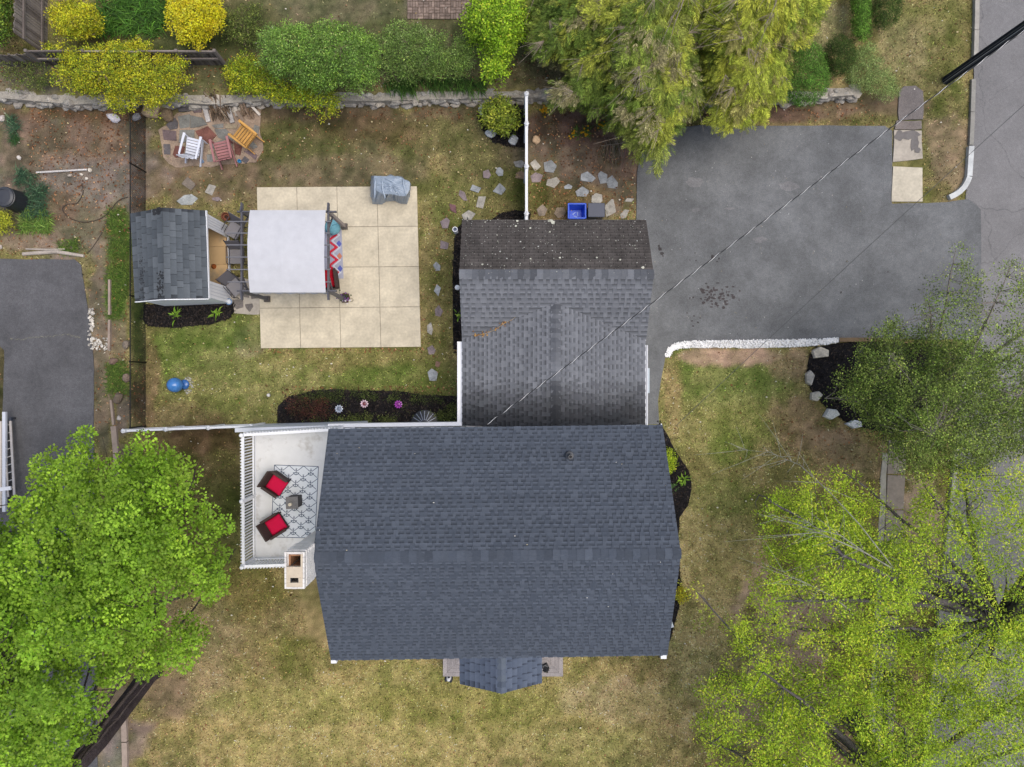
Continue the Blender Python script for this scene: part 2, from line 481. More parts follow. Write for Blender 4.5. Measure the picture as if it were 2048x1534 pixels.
_lut = np.array([lin(v) for v in range(256)])
def to_lin(c, k=1.0):
    return np.minimum(_lut[np.clip(c, 0, 255).astype(int)] / K * k, .85)

gx = np.concatenate([[-400, -200, -90, -45, -30], np.arange(-22, 22.01, .13), [30, 45, 90, 200, 400]])
gy = np.concatenate([[-400, -200, -90, -45, -27], np.arange(-17, 17.01, .13), [27, 45, 90, 200, 400]])
# the rows follow the foot of the stone wall so that the step in the ground falls inside it
GX, GY = np.meshgrid(gx, gy)
V = np.stack([GX, GY, ground_z(GX, GY)], -1).reshape(-1, 3)
nx_, ny_ = len(gx), len(gy)
I = (np.arange(ny_ - 1)[:, None] * nx_ + np.arange(nx_ - 1)[None]).ravel()
Fq = np.stack([I, I + 1, I + nx_ + 1, I + nx_], 1)
gc_ = ground_rgb(V[:, 0], V[:, 1])
far_ = np.clip(np.maximum((np.abs(V[:, 0]) - 20) / 1.8, (np.abs(V[:, 1]) - 15.2) / 1.6), 0, 1)[:, None]      # plain turf beyond the lot
g = mesh_np("ground", V, Fq, to_lin(gc_ * (1 - far_) + np.array((128, 120, 80)) * far_), M_GROUND, smooth=True)
g["kind"] = "structure"

# ------------------------------------------------------------------ paving
ASPH = C(111, 113, 115); ASPH2 = C(94, 94, 97); STREET = C(127, 126, 127)
DRIVE_PX = [(1274, 345), (1283, 300), (1292, 262), (1400, 252), (1600, 252), (1768, 252), (1783, 262), (1783, 408), (1893, 405), (1936, 398), (1960, 420),
            (1962, 690), (1930, 678), (1860, 680), (1760, 676), (1676, 678), (1540, 682), (1430, 684), (1370, 688), (1340, 702), (1330, 716), (1322, 760),
            (1316, 800), (1318, 848), (1270, 848), (1270, 500)]
DRIVE = PP(DRIVE_PX)
drive = sheet("driveway", DRIVE, ASPH, M_ASPHALT, .045, .3, wob=.012, seed=3)
NDRIVE_PX = [(-400, 528), (0, 518), (150, 520), (163, 530), (172, 590), (178, 640), (186, 690), (189, 740), (188, 850), (192, 1000), (196, 1534), (196, 1800), (-400, 1800), (-120, 1200), (6, 870), (10, 700), (-60, 640)]
sheet("neighbour_driveway", PP(NDRIVE_PX), ASPH2, M_ASPHALT, .03, .3, wob=.02, seed=8)
ST_L = [(1962, -700), (1955, 0), (1948, 100), (1944, 200), (1940, 300), (1936, 345), (1930, 400), (1940, 470), (1935, 600), (1925, 800), (1905, 1000), (1885, 1200), (1862, 1400), (1845, 1534), (1800, 2200)]
sheet("street", PP(ST_L) + PP([(2560, 2200), (2560, -700)]), STREET, M_STREET, .036, .3, wob=.015, seed=9)

# oil stains, patches and scuffs on the driveway
r = random.Random(5)
mb = MB(C(70, 68, 70))
def blob(px, py, w, h, col, z=.053, n=14):
    c = P(px, py, z); s = (H - z) / F
    pts = []
    for k in range(n):
        a = 2 * math.pi * k / n; q = r.uniform(.65, 1.15)
        pts.append((c.x + math.cos(a) * w * s / 2 * q, c.y + math.sin(a) * h * s / 2 * q, z))
    blob.k += 1
    for i_ in range(n): pts[i_] = (pts[i_][0], pts[i_][1], z + blob.k * 3e-5)
    mb.add(pts, [tuple(range(n))], col)
blob.k = 0
for k in range(70):
    a = r.gauss(0, 1); b = r.gauss(0, 1)
    blob(1432 + a * 22, 592 + b * 10, r.uniform(2, 9), r.uniform(2, 8), C(78, 73, 74))
for q in ((1320, 498, 8, 9), (1324, 507, 9, 6), (1318, 492, 5, 6), (1326, 512, 4, 4), (1425, 514, 8, 9), (1438, 517, 4, 5), (1390, 506, 3, 3), (1380, 520, 3, 3), (1392, 521, 4, 3), (1434, 523, 4, 3),
          (1388, 632, 4, 4), (1396, 645, 5, 4), (1384, 642, 4, 3), (1400, 636, 3, 3), (1374, 626, 3, 3), (1386, 652, 4, 4), (1435, 566, 8, 3), (1412, 567, 5, 3), (1682, 585, 4, 5),
          (1776, 544, 3, 3), (1694, 523, 5, 4), (1700, 572, 2, 2), (1748, 549, 2, 2), (1475, 668, 2, 2)):
    blob(*q, C(72, 69, 70))
mb.build("oil_stain", M_ASPHALT, drive, kind="stuff")
mb = MB()
for q in ((1388, 364, 34, 22), (1577, 372, 44, 20), (1460, 417, 24, 5), (1392, 420, 16, 9), (1520, 480, 30, 14)):
    blob(*q, C(124, 124, 126), z=.0505)
mb.build("worn_patch", M_ASPHALT, drive, kind="stuff")
mb = MB()
for k in range(150):
    px, py = r.uniform(1290, 1900), r.uniform(262, 670)
    blob(px, py, r.uniform(1, 2.2), r.uniform(1, 2.2), C(*r.choice([(190, 186, 176), (168, 166, 164), (205, 205, 205), (150, 140, 110)])), z=.056, n=5)
mb.build("fallen_petals", M_STONE, drive, kind="stuff")

m2 = MB(C(122, 120, 108))
pts = [(20, 676), (40, 679), (62, 676), (88, 673), (112, 672), (134, 668), (150, 672), (162, 676)]
for (a, b), (c, d) in zip(pts, pts[1:]):
    for k in range(7):
        t = (k + r.random()) / 7; p = P(a + (c - a) * t, b + (d - b) * t + r.uniform(-1.5, 1.5)); w_ = r.uniform(.02, .06); h_ = r.uniform(.008, .02)
        m2.k = getattr(m2, 'k', 0) + 1; z_ = .034 + m2.k * 2e-5
        m2.add([(p.x - w_, p.y, z_), (p.x, p.y - h_, z_), (p.x + w_, p.y, z_), (p.x, p.y + h_, z_)], [(0, 1, 2, 3)])
m2.build("weedy_crack", M_GROUND, bpy.data.objects["neighbour_driveway"], kind="stuff")

# kerbs
kerb = thing("kerb", P(1942, 330), kind="structure")
def kerb_run(pts, w, h, col, seg):
    pts = [P(a, b) for a, b in pts]
    L = [0]
    for a, b in zip(pts, pts[1:]): L.append(L[-1] + (b - a).length)
    def at(t):
        for i in range(len(pts) - 1):
            if t <= L[i + 1]: return pts[i].lerp(pts[i + 1], (t - L[i]) / max(1e-6, L[i + 1] - L[i]))
        return pts[-1]
    n = max(1, round(L[-1] / seg))
    for k in range(n):
        a0 = L[-1] * k / n + .008; a1 = L[-1] * (k + 1) / n - .008
        q = [at(a0 + (a1 - a0) * j / 5) for j in range(6)]
        lft = []; rgt = []
        for j in range(6):
            d = (q[min(5, j + 1)] - q[max(0, j - 1)]).normalized(); nrm = Vector((-d.y, d.x, 0))
            lft.append(q[j] + nrm * w / 2); rgt.append(q[j] - nrm * w / 2)
        v = r.uniform(.88, 1.06)
        MB(tuple(c * v for c in col)).prism([(p.x, p.y) for p in lft + rgt[::-1]], -.1, h + r.uniform(-.006, .006)).build("kerb_stone", M_CONC, kerb, bevel=.012)
kerb_run([(1951, -150), (1949, 40), (1946, 135)], .17, .16, C(176, 172, 164), 1.4)
kerb_run([(1944, 160), (1941, 250), (1939, 292)], .16, .12, C(150, 148, 142), 1.2)
kerb_run([(1938, 294), (1935, 340), (1934, 356), (1926, 374), (1912, 388), (1894, 397)], .20, .17, C(205, 208, 208), 1.25)
kerb_run([(1930, 690), (1905, 950), (1880, 1200), (1856, 1420), (1840, 1560)], .17, .15, C(165, 163, 158), 1.8)

# sidewalk slabs
walk = thing("sidewalk", P(1815, 330), kind="structure")
def slab(parent, name, pts, z, thick, col, material=M_CONC, wob=.01, seed=1):
    m = MB(col); pl = wobble(PP(pts), .3, wob, seed) if wob else PP(pts)
    m.prism(pl, z - thick, z)
    return m.build(name, material, parent, bevel=.008)
slab(walk, "slab", [(1784, 334), (1843, 336), (1843, 404), (1781, 404)], .07, .2, C(198, 190, 172), wob=.006)
slab(walk, "slab", [(1787, 262), (1842, 262), (1844, 318), (1784, 325)], .06, .2, C(176, 168, 156), wob=.02, seed=4)
slab(walk, "slab", [(1797, 184), (1808, 174), (1830, 172), (1845, 182), (1844, 240), (1797, 240)], .05, .2, C(118, 112, 110), M_ASPHALT, .03, 6)
slab(walk, "slab", [(1792, 243), (1842, 242), (1843, 259), (1789, 260)], .055, .2, C(128, 120, 116), M_ASPHALT, .03, 7)
mb = MB(C(112, 109, 110))
for q in ((1830, 285, 20, 40), (1800, 272, 20, 22), (1822, 270, 40, 18), (1834, 300, 14, 12)): blob(*q, C(118, 114, 112), z=.064)
mb.build("dark_wear", M_CONC, walk, kind="stuff")
for y0 in range(880, 1600, 70):
    o = (y0 - 880) * -.045
    slab(walk, "slab", [(1777 + o, y0), (1812 + o, y0), (1809 + o, y0 + 67), (1774 + o, y0 + 67)], .06, .2, C(150, 140, 132), wob=.01, seed=y0)
sheet("path", PP([(1764, 905), (1776, 905), (1745, 1560), (1732, 1560)]), C(168, 164, 156), M_CONC, .03, .2, wob=.03)

# patio of sixteen concrete slabs
patio = thing("patio", P(678, 534), kind="structure")
q0, q1, q2, q3 = P(513, 374, .1), P(834, 372, .1), P(842, 694, .1), P(521, 697, .1)
def bil(u, v): return (q0.lerp(q1, u)).lerp(q3.lerp(q2, u), v)
for i in range(4):
    for j in range(4):
        e = .0018
        u0, u1, v0, v1 = i / 4 + e, (i + 1) / 4 - e, j / 4 + e, (j + 1) / 4 - e
        v = r.uniform(.97, 1.03)
        MB(tuple(c * v for c in C(205, 195, 173))).prism([tuple(bil(*t)) for t in ((u0, v0), (u1, v0), (u1, v1), (u0, v1))], -.1, .1 + r.uniform(-.002, .002)).build("slab", M_CONC, patio, bevel=.004)
mb = MB(C(150, 142, 128)); mb.prism([tuple(bil(*t)) for t in ((.002, .002), (.998, .002), (.998, .998), (.002, .998))], -.1, .085)
mb.build("joint_bed", M_CONC, patio)

# flagstone sitting area by the stone wall
flag = sheet("flagstone_patio", PP([(322, 262), (336, 246), (356, 226), (420, 214), (520, 222), (524, 300), (512, 324), (470, 330), (400, 333), (350, 336), (326, 316)]), C(152, 134, 118), M_GROUND, .03, .1, wob=.08, seed=12)
def Z(zx, zy): return (300 + zx / 8.52, 170 + zy / 8.52)
GR, RD, PU, TN, DK = (122, 122, 118), (116, 78, 70), (106, 92, 94), (160, 146, 124), (100, 96, 98)
FLAGS = [
    (DK, [(290, 680), (440, 560), (490, 650), (480, 740), (350, 770)]), (GR, [(480, 540), (690, 500), (680, 720), (520, 750)]), (GR, [(700, 520), (900, 560), (980, 680), (840, 720), (700, 740)]),
    (PU, [(220, 770), (460, 790), (460, 960), (240, 940)]), (GR, [(520, 770), (770, 770), (760, 960), (500, 990)]), (RD, [(780, 790), (990, 710), (1150, 870), (1000, 1010), (830, 880)]),
    (GR, [(1100, 760), (1300, 760), (1470, 900), (1380, 980), (1170, 900)]), (GR, [(1020, 1020), (1260, 930), (1250, 1080), (1030, 1090)]), (DK, [(240, 1010), (360, 1010), (360, 1190), (250, 1190)]),
    (RD, [(440, 1040), (600, 1050), (570, 1220), (450, 1240), (400, 1190)]), (RD, [(1440, 980), (1580, 1060), (1550, 1210), (1460, 1190)]), (PU, [(1600, 1130), (1740, 1120), (1840, 1210), (1800, 1280)]),
    (GR, [(970, 1190), (1080, 1190), (1080, 1310), (980, 1310)]), (TN, [(1000, 1100), (1120, 1100), (1080, 1180), (990, 1180)]), (GR, [(1060, 690), (1260, 660), (1260, 735), (1120, 745)]),
    (GR, [(1500, 780), (1640, 700), (1600, 860), (1490, 900)]), (TN, [(540, 1000), (620, 1000), (620, 1070), (560, 1050)]), (DK, [(460, 330), (650, 320), (690, 460), (500, 470)]),
    (PU, [(740, 310), (880, 300), (890, 470), (760, 480)]), (GR, [(1780, 690), (1870, 720), (1850, 860), (1760, 820)]), (GR, [(1600, 950), (1700, 900), (1840, 1060), (1760, 1100)]), (TN, [(1280, 660), (1500, 690), (1480, 760), (1300, 750)]),
    (GR, [(620, 1080), (760, 1090), (740, 1200), (600, 1190)]), (RD, [(660, 1000), (740, 1000), (720, 1160), (650, 1160)]), (GR, [(1260, 1000), (1400, 990), (1420, 1090), (1280, 1100)]), (DK, [(1620, 1210), (1560, 1290), (1640, 1340), (1700, 1280)]),
]
for k, (c, pts) in enumerate(FLAGS):
    v = r.uniform(.9, 1.1)
    MB(C(*c, v)).prism(wobble(PP([Z(*p) for p in pts]), .15, .012, k), 0, .055 + r.uniform(-.008, .012)).build("flagstone", M_STONE, flag, bevel=.008)
flag2 = sheet("shed_landing", PP([(446, 562), (468, 556), (520, 560), (522, 600), (519, 628), (470, 628), (462, 612)]), C(176, 168, 156), M_CONC, .03, .1, wob=.04, seed=13)
for pts in ([(450, 570), (470, 563), (482, 580), (470, 592), (456, 590)], [(466, 600), (486, 598), (487, 615), (474, 619), (468, 614)], [(490, 609), (505, 607), (507, 613), (500, 624), (492, 616)], [(500, 580), (518, 575), (518, 596), (503, 598)], [(484, 580), (498, 578), (498, 596), (488, 594)]):
    MB(C(118, 112, 108)).prism(wobble(PP(pts), .15, .01, 3), 0, .05).build("flagstone", M_STONE, flag2, bevel=.008)

# stepping stones
path = thing("stepping_stone_path", P(900, 420), kind="structure")
LG, BG, LV, MR = (168, 164, 156), (150, 154, 158), (134, 122, 124), (120, 88, 92)
def ZZ(zx, zy): return (860 + zx / 4.763, 300 + zy / 4.763)
SST = [(850, 130, 110, 66, LG, 0), (668, 212, 68, 80, BG, .3), (540, 235, 70, 86, LV, 0), (430, 370, 100, 90, BG, .4), (655, 370, 120, 105, BG, .2), (488, 495, 112, 112, LG, .5), (312, 432, 60, 118, LV, .7),
       (230, 560, 64, 110, MR, .6), (365, 625, 118, 96, LG, .2), (145, 700, 95, 100, LV, .3), (135, 905, 86, 86, LV, .6), (65, 1112, 60, 86, BG, .3), (870, 240, 110, 76, (164, 138, 112), .1), (1000, 145, 96, 96, LG, 0),
       (1140, 160, 120, 112, BG, .2), (1015, 268, 128, 92, LV, .3), (1168, 310, 124, 92, LG, .1), (1315, 355, 80, 56, BG, .2), (1445, 402, 124, 92, BG, .2), (1500, 260, 130, 98, BG, .1), (1643, 268, 96, 110, BG, .3),
       (1738, 312, 96, 126, BG, .2), (1588, 472, 104, 106, LG, .6), (1720, 552, 100, 164, LG, -.3), (1898, 476, 80, 46, LG, .4), (1850, 612, 60, 110, LG, -.7), (1065, 577, 94, 104, (146, 134, 122), .4), (1240, 595, 100, 96, (138, 124, 108), 0)]
SST = [(*ZZ(a, b), w / 4.763, h / 4.763, c, rz) for a, b, w, h, c, rz in SST]
SST += [(875, 580, 13, 22, BG, 0), (878, 623, 15, 21, LV, .1), (860, 658, 11, 28, LG, 0), (863, 700, 17, 18, LV, .2), (866, 750, 20, 26, BG, .4), (876, 728, 10, 12, (140, 112, 96), .3), (375, 400, 38, 20, (162, 166, 166), .03), (422, 379, 22, 21, LG, .4), (378, 367, 26, 24, (128, 118, 108), .2),
        (434, 398, 18, 9, LV, 0)]
for k, (px, py, w, h, c, rz) in enumerate(SST):
    n = r.choice([4, 5, 5, 6]); s = H / F; w *= 1.12; h *= 1.12; cc = P(px, py)
    pts = []
    for q in range(n):
        a = 2 * math.pi * (q + r.uniform(-.22, .22)) / n; m = r.uniform(.92, 1.12)
        x, y = math.cos(a) * w * s / 2 * m, math.sin(a) * h * s / 2 * m
        pts.append(Vector((cc.x + x * math.cos(rz) - y * math.sin(rz), cc.y + x * math.sin(rz) + y * math.cos(rz), 0)))
    MB(C(*c, r.uniform(.9, 1.08))).prism(wobble(pts, .12, .012, k), -.05, .03 + r.uniform(-.008, .01)).build("stepping_stone", M_STONE, path, bevel=.008)

# ------------------------------------------------------------------ mulch beds
BLACK = C(40, 38, 40)
BEDS = [
    [(908, 700), (907, 600), (906, 520), (910, 480), (916, 455), (935, 440), (935, 700)],
    [(962, 205), (1050, 203), (1052, 296), (1020, 294), (985, 284), (968, 262), (956, 235)],
    [(984, 442), (1000, 428), (1030, 422), (1058, 425), (1058, 450), (984, 450)],
    [(288, 610), (466, 606), (468, 622), (456, 638), (420, 648), (350, 656), (300, 652), (288, 640)],
    [(556, 846), (558, 812), (580, 792), (640, 779), (730, 780), (800, 782), (850, 790), (915, 792), (916, 848)],
    [(1318, 846), (1338, 876), (1356, 910), (1376, 940), (1382, 975), (1374, 1010), (1358, 1036), (1356, 1080), (1362, 1160), (1358, 1210), (1340, 1280), (1320, 1300), (1290, 1000)],
    [(1676, 686), (1760, 684), (1880, 690), (1900, 780), (1860, 850), (1780, 868), (1722, 855), (1688, 842), (1652, 815), (1622, 780), (1611, 745), (1618, 712), (1640, 694)],
]
BEDW = [PP(b) for b in BEDS]
for k, b in enumerate(BEDW):
    sheet("mulch_bed", b, BLACK, M_MULCH, .05, .1, wob=.03, seed=20 + k)
vs = []; fs = []; cs = []
def chips(poly, n, L, Wd, cols, z0, seed, lift=.03):
    """short loose pieces strewn over an outline"""
    q = np.random.RandomState(seed)
    xs = np.array([p[0] for p in poly]); ys = np.array([p[1] for p in poly])
    x = q.uniform(xs.min(), xs.max(), n * 3); y = q.uniform(ys.min(), ys.max(), n * 3)
    ok = inside(x, y, poly); x, y = x[ok][:n], y[ok][:n]
    m = len(x); a = q.uniform(0, 6.283, m); l = L * q.uniform(.5, 1.3, m); w = Wd * q.uniform(.6, 1.4, m); t = q.uniform(-.5, .5, m)
    z = z0 + lift * q.rand(m)
    ux, uy = np.cos(a), np.sin(a)
    def pt(s, u): return np.stack([x + ux * l * s - uy * w * u, y + uy * l * s + ux * w * u, z + t * l * s * .5 + .35 * t * w * u], -1)
    V = np.stack([pt(-.5, -.5), pt(.5, -.4), pt(.5, .4), pt(-.5, .5)], 1).reshape(-1, 3)
    Fq = np.arange(m * 4).reshape(-1, 4)
    cc = np.array(cols)[q.randint(0, len(cols), m)] * q.uniform(.7, 1.3, (m, 1))
    return V, Fq, np.repeat(to_lin(cc), 4, 0)
def merge(parts):
    V = []; Fq = []; Cc = []; o = 0
    for v, f, c in parts:
        V.append(v); Fq.append(f + o); Cc.append(c); o += len(v)
    return np.concatenate(V), np.concatenate(Fq), np.concatenate(Cc)
def grow(b, f):
    c = sum(b, Vector()) / len(b); return [c + (p - c) * f for p in b]
parts = [chips(grow(b, 1.06), 420, .08, .03, [(42, 40, 40), (56, 50, 48), (70, 60, 52)], .05, 60 + k) for k, b in enumerate(BEDW)]
parts += [chips(b, 2600 if k in (4, 6) else 1100, .09, .03, [(42, 40, 41), (32, 30, 31), (54, 50, 49), (70, 62, 56)], .052, 40 + k) for k, b in enumerate(BEDW)]
o = mesh_np("mulch", *merge(parts), M_MULCH); o["kind"] = "stuff"

# ------------------------------------------------------------------ grass and leaf litter
EXCL = [DRIVE, PP(NDRIVE_PX), PP(ST_L) + PP([(2560, 2200), (2560, -700)]), PP([(513, 373), (834, 371), (843, 695), (520, 698)]),
        PP([(1793, 180), (1845, 180), (1844, 404), (1781, 404)]), PP([(1764, 905), (1812, 890), (1780, 1560), (1732, 1560)])] + BEDW + [
        PP([(326, 252), (420, 225), (515, 250), (512, 322), (400, 330), (335, 312)]), PP([(446, 556), (520, 556), (520, 628), (462, 626)]),
        PP([(270, 430), (440, 430), (456, 605), (300, 610)])]
HOUSES = [PP([(930, 450), (1290, 450), (1290, 850), (930, 850)]), PP([(520, 860), (1330, 860), (1320, 1280), (620, 1280)])]
def strew(n, seed):
    q = np.random.RandomState(seed)
    x = q.uniform(-19.8, 19.6, n); y = q.uniform(-15.2, 15.0, n)
    keep = np.ones(n, bool)
    for e in EXCL + HOUSES: keep &= ~inside(x, y, e)
    x, y = x[keep], y[keep]
    wy = np.interp(x, WX, WY)
    keep = (np.abs(y - wy) > .28) | (x > WX[-1])
    for px, py, w, h, c, rz in SST:
        p = P(px, py); rad = .42 * max(min(w, h), 9) * H / F
        keep &= np.hypot(x - p.x, y - p.y) > rad
    return x[keep], y[keep], q
x, y, q = strew(420000, 1)
rgb = ground_rgb(x, y)
green = rgb[:, 1] - .5 * (rgb[:, 0] + rgb[:, 2])          # how live the turf is
yel = rgb[:, 0] - rgb[:, 2]
turf = np.clip((yel - 24) / 30, .06, 1) * np.clip((green - 2) / 9, .12, 1)
k = q.rand(len(x)) < turf
x, y, rgb = x[k], y[k], rgb[k]
m = len(x)
z = ground_z(x, y)
a = q.uniform(0, 6.283, m); L = q.uniform(.05, .12, m); wd = q.uniform(.010, .022, m); up = q.uniform(.2, .9, m)
tint = q.normal(0, 1, (m, 1)); br = np.exp(q.normal(0, .30, (m, 1)))
rgb = np.clip((rgb + tint * np.array((12, 2, 9))) * br, 10, 235)
bx = np.stack([-np.sin(a), np.cos(a), np.zeros(m)], -1) * wd[:, None]
tip = np.stack([x + np.cos(a) * L * np.sqrt(1 - up ** 2), y + np.sin(a) * L * np.sqrt(1 - up ** 2), z + L * up], -1)
base = np.stack([x, y, z - .01], -1)
V = np.stack([base - bx, base + bx, tip], 1).reshape(-1, 3)
o = mesh_np("grass", V, np.arange(m * 3).reshape(-1, 3), np.repeat(to_lin(rgb, 1.25), 3, 0), M_GRASS)
o["kind"] = "stuff"

x, y, q = strew(190000, 2)
s = F / (H - ground_z(x, y)); px = 1024 + x * s; py = 767 - y * s
dens = np.full(len(x), .018)
for (a1, b1, a2, b2, dn) in ((60, 205, 262, 420, .7), (262, 225, 292, 430, .9), (262, 720, 292, 850, .5), (600, 200, 960, 240, .45), (1058, 200, 1280, 440, .5), (1280, 200, 1760, 252, .35),
                             (0, 420, 260, 520, .35), (190, 520, 262, 860, .3), (290, 210, 900, 420, .09), (840, 400, 915, 780, .12), (560, 772, 915, 790, .9), (500, 696, 850, 706, .9), (0, 100, 1060, 185, .25), (1050, 100, 1100, 200, .4),
                             (1560, 830, 1770, 930, .25), (1520, 1150, 1700, 1534, .3)):
    dens = np.where((px > a1) & (px < a2) & (py > b1) & (py < b2), np.maximum(dens, dn), dens)
kk = q.rand(len(x)) < dens * .6
x, y = x[kk], y[kk]; m = len(x)
red = ((1024 + x * 53 > 60) & (1024 + x * 53 < 292) & (767 - y * 53 < 440))
cols = np.array([(164, 112, 76), (132, 88, 60), (180, 136, 100), (110, 76, 54), (190, 152, 118), (150, 100, 66)])[q.randint(0, 5, m)]
cols = cols * q.uniform(.7, 1.15, (m, 1))
a = q.uniform(0, 6.283, m); L = q.uniform(.04, .10, m); wd = L * q.uniform(.4, .8, m); z = ground_z(x, y) + q.uniform(.01, .05, m); t = q.uniform(-.35, .35, (2, m))
ux, uy = np.cos(a), np.sin(a)
def pt(s_, u): return np.stack([x + ux * L * s_ - uy * wd * u, y + uy * L * s_ + ux * wd * u, z + t[0] * L * s_ + t[1] * wd * u], -1)
V = np.stack([pt(-.5, 0), pt(0, -.5), pt(.5, 0), pt(0, .5)], 1).reshape(-1, 3)
o = mesh_np("leaf_litter", V, np.arange(m * 4).reshape(-1, 4), np.repeat(to_lin(cols), 4, 0), M_GRASS); o["kind"] = "stuff"
# pale petals blown over the lawn
x, y, q = strew(1500, 3); m = len(x); z = ground_z(x, y) + .05
a = q.uniform(0, 6.28, m); L = q.uniform(.02, .045, m)
V = np.stack([np.stack([x + np.cos(a + j * 1.5708) * L, y + np.sin(a + j * 1.5708) * L * .7, z + .01 * j], -1) for j in range(4)], 1).reshape(-1, 3)
o = mesh_np("petals", V, np.arange(m * 4).reshape(-1, 4), np.repeat(to_lin(np.array([(222, 206, 160), (232, 226, 214), (196, 170, 110)])[q.randint(0, 3, m)]), 4, 0), M_GRASS); o["kind"] = "stuff"

# white edging pebbles
r = random.Random(9)
mb = MB(C(236, 236, 236))
edge_px = [(1333, 712, 5), (1340, 700, 8), (1352, 692, 10), (1375, 689, 11), (1420, 688, 12), (1480, 688, 13), (1540, 687, 13), (1600, 686, 12), (1650, 683, 10), (1674, 680, 7)]
def edge_at(t):
    t *= len(edge_px) - 1; i = min(int(t), len(edge_px) - 2); f = t - i
    return [edge_px[i][j] * (1 - f) + edge_px[i + 1][j] * f for j in range(3)]
for k in range(1700):
    a, b, w = edge_at(r.random() ** .92)
    c = P(a + r.uniform(-5, 5), b + r.uniform(-w, w) * .62, 0); sz = r.uniform(.035, .085)
    v = r.uniform(.75, 1.0)
    v = .9 + v * .1; mb.c = C(250 * v, 250 * v, 250 * v)
    mb.rock((c.x, c.y, .05 + r.uniform(0, .03)), (sz, sz * r.uniform(.6, 1), sz * .6), k, rz=r.uniform(0, 6), n=5)
mb.build("white_pebbles", M_PAINT, kind="stuff")
sheet("pebble_strip", PP([(a, b - w * .55) for a, b, w in edge_px] + [(a, b + w * .6) for a, b, w in edge_px[::-1]]), C(215, 215, 214), M_STONE, .052, 0, wob=.02)
mb = MB(C(225, 220, 212))
for k in range(150):
    px = r.gauss(184, 3) if k < 80 else r.uniform(184, 220); py = r.uniform(615, 690) if k < 80 else r.uniform(676, 700)
    c = P(px, py); sz = r.uniform(.05, .14); v = r.uniform(.7, 1)
    mb.c = C(228 * v, 222 * v, 212 * v)
    mb.rock((c.x, c.y, .02), (sz, sz * .7, sz * .5), k + 77, rz=r.uniform(0, 6), n=6)
mb.build("broken_white_stone", M_STONE, kind="stuff")
timber = sheet("bed_edging", PP([(1676, 676), (1770, 676), (1770, 683), (1676, 684)]), C(128, 108, 84), M_WOOD, .16, .2, kind=None, wob=.005)
tag(timber, "brown timber edging board between the driveway and the round black mulch bed", "edging")

# ------------------------------------------------------------------ retaining wall of field stone
swall = thing("stone_retaining_wall", P(800, 190), "long low grey fieldstone retaining wall running between the back lawn and the planted terrace", "wall")
core = MB(C(158, 152, 142))
back = [(p.x, p.y + .2) for p in WALL]; front = [(p.x, p.y - .16) for p in WALL]
core.prism(front + back[::-1], -.1, TERR - .01)
core.build("wall_core", M_STONE, swall)
r = random.Random(21)
variants = []
for k in range(10):
    m = MB(C(*r.choice([(172, 167, 158), (164, 160, 153), (180, 174, 164), (158, 152, 144), (174, 166, 154)])))
    m.rock((0, 0, 0), (.58, .40, .20), 300 + k, n=6)
    variants.append(m.mesh("stone", M_STONE))
x = WALL[0].x
while x < WALL[-1].x - .1:
    L = r.uniform(.22, .58)
    y = float(np.interp(x + L / 2, WX, WY))
    for row, (dy, dz, sw) in enumerate(((-.15, .0, .9), (-.13, .18, .8), (-.07, .31, .7), (.10, .32, .65))):
        o = link("stone", r.choice(variants), swall)
        o.location = Vector((x + L / 2 + r.uniform(-.12, .12), y + dy + r.uniform(-.06, .06), dz + r.uniform(-.05, .04))) - swall.location
        o.rotation_euler = (r.uniform(-.12, .12), r.uniform(-.1, .1), r.uniform(-.35, .35))
        o.scale = (L / .58 * r.uniform(.9, 1.2), sw * r.uniform(.6, 1.1), r.uniform(.5, .9))
    x += L * .93

# ------------------------------------------------------------------ fences
WHITE = C(238, 240, 244)
vf = thing("vinyl_fence", (.51, 8, 0), "tall straight white vinyl fence between the lawn and the brown side bed behind the garage", "fence")
for y in (5.95, 7.6, 9.1, 10.15):
    MB(WHITE).box((.51, y, .93), (.13, .13, 1.86)).lathe([(.1, 0), (.085, .03), (.0, .08)], (.51, y, 1.86), 4).build("post", M_PAINT, vf)
for a, b in ((5.72, 5.89), (6.01, 7.54), (7.66, 9.04), (9.16, 10.09)):
    MB(WHITE).box((.51, (a + b) / 2, .9), (.04, b - a, 1.6)).build("panel", M_PAINT, vf)
    MB(WHITE).box((.51, (a + b) / 2, 1.76), (.09, b - a, .12)).build("top_rail", M_PAINT, vf)
vf2 = thing("vinyl_fence", (-11.6, -1.62, 0), "low white vinyl fence running left from the deck to the black chain-link fence", "fence")
A, B = Vector((-13.92, -1.70, 0)), Vector((-9.35, -1.53, 0))
n = 3
for k in range(n + 1):
    p = A.lerp(B, k / n)
    MB(WHITE).box((p.x, p.y, .66), (.12, .12, 1.32)).lathe([(.09, 0), (.0, .07)], (p.x, p.y, 1.32), 4).build("post", M_PAINT, vf2)
for k in range(n):
    a, b = A.lerp(B, k / n), A.lerp(B, (k + 1) / n)
    d = (b - a).normalized(); a += d * .065; b -= d * .065; up = Vector((0, 0, 1)); dz = (-.05, 0, .05)[k]
    MB(WHITE).beam(a + up * (1.2 + dz), b + up * (1.2 + dz), .075, .09).build("top_rail", M_PAINT, vf2)
    MB(WHITE).beam(a + up * .12, b + up * .12, .06, .12).build("bottom_rail", M_PAINT, vf2)
    m = int((b - a).length / .155)
    for j in range(m):
        p = a.lerp(b, (j + .5) / m)
        MB(WHITE).box((p.x, p.y, .665 + dz / 2), (.15, .022, .96 + dz), rz=math.atan2(d.y, d.x)).build("board", M_PAINT, vf2)

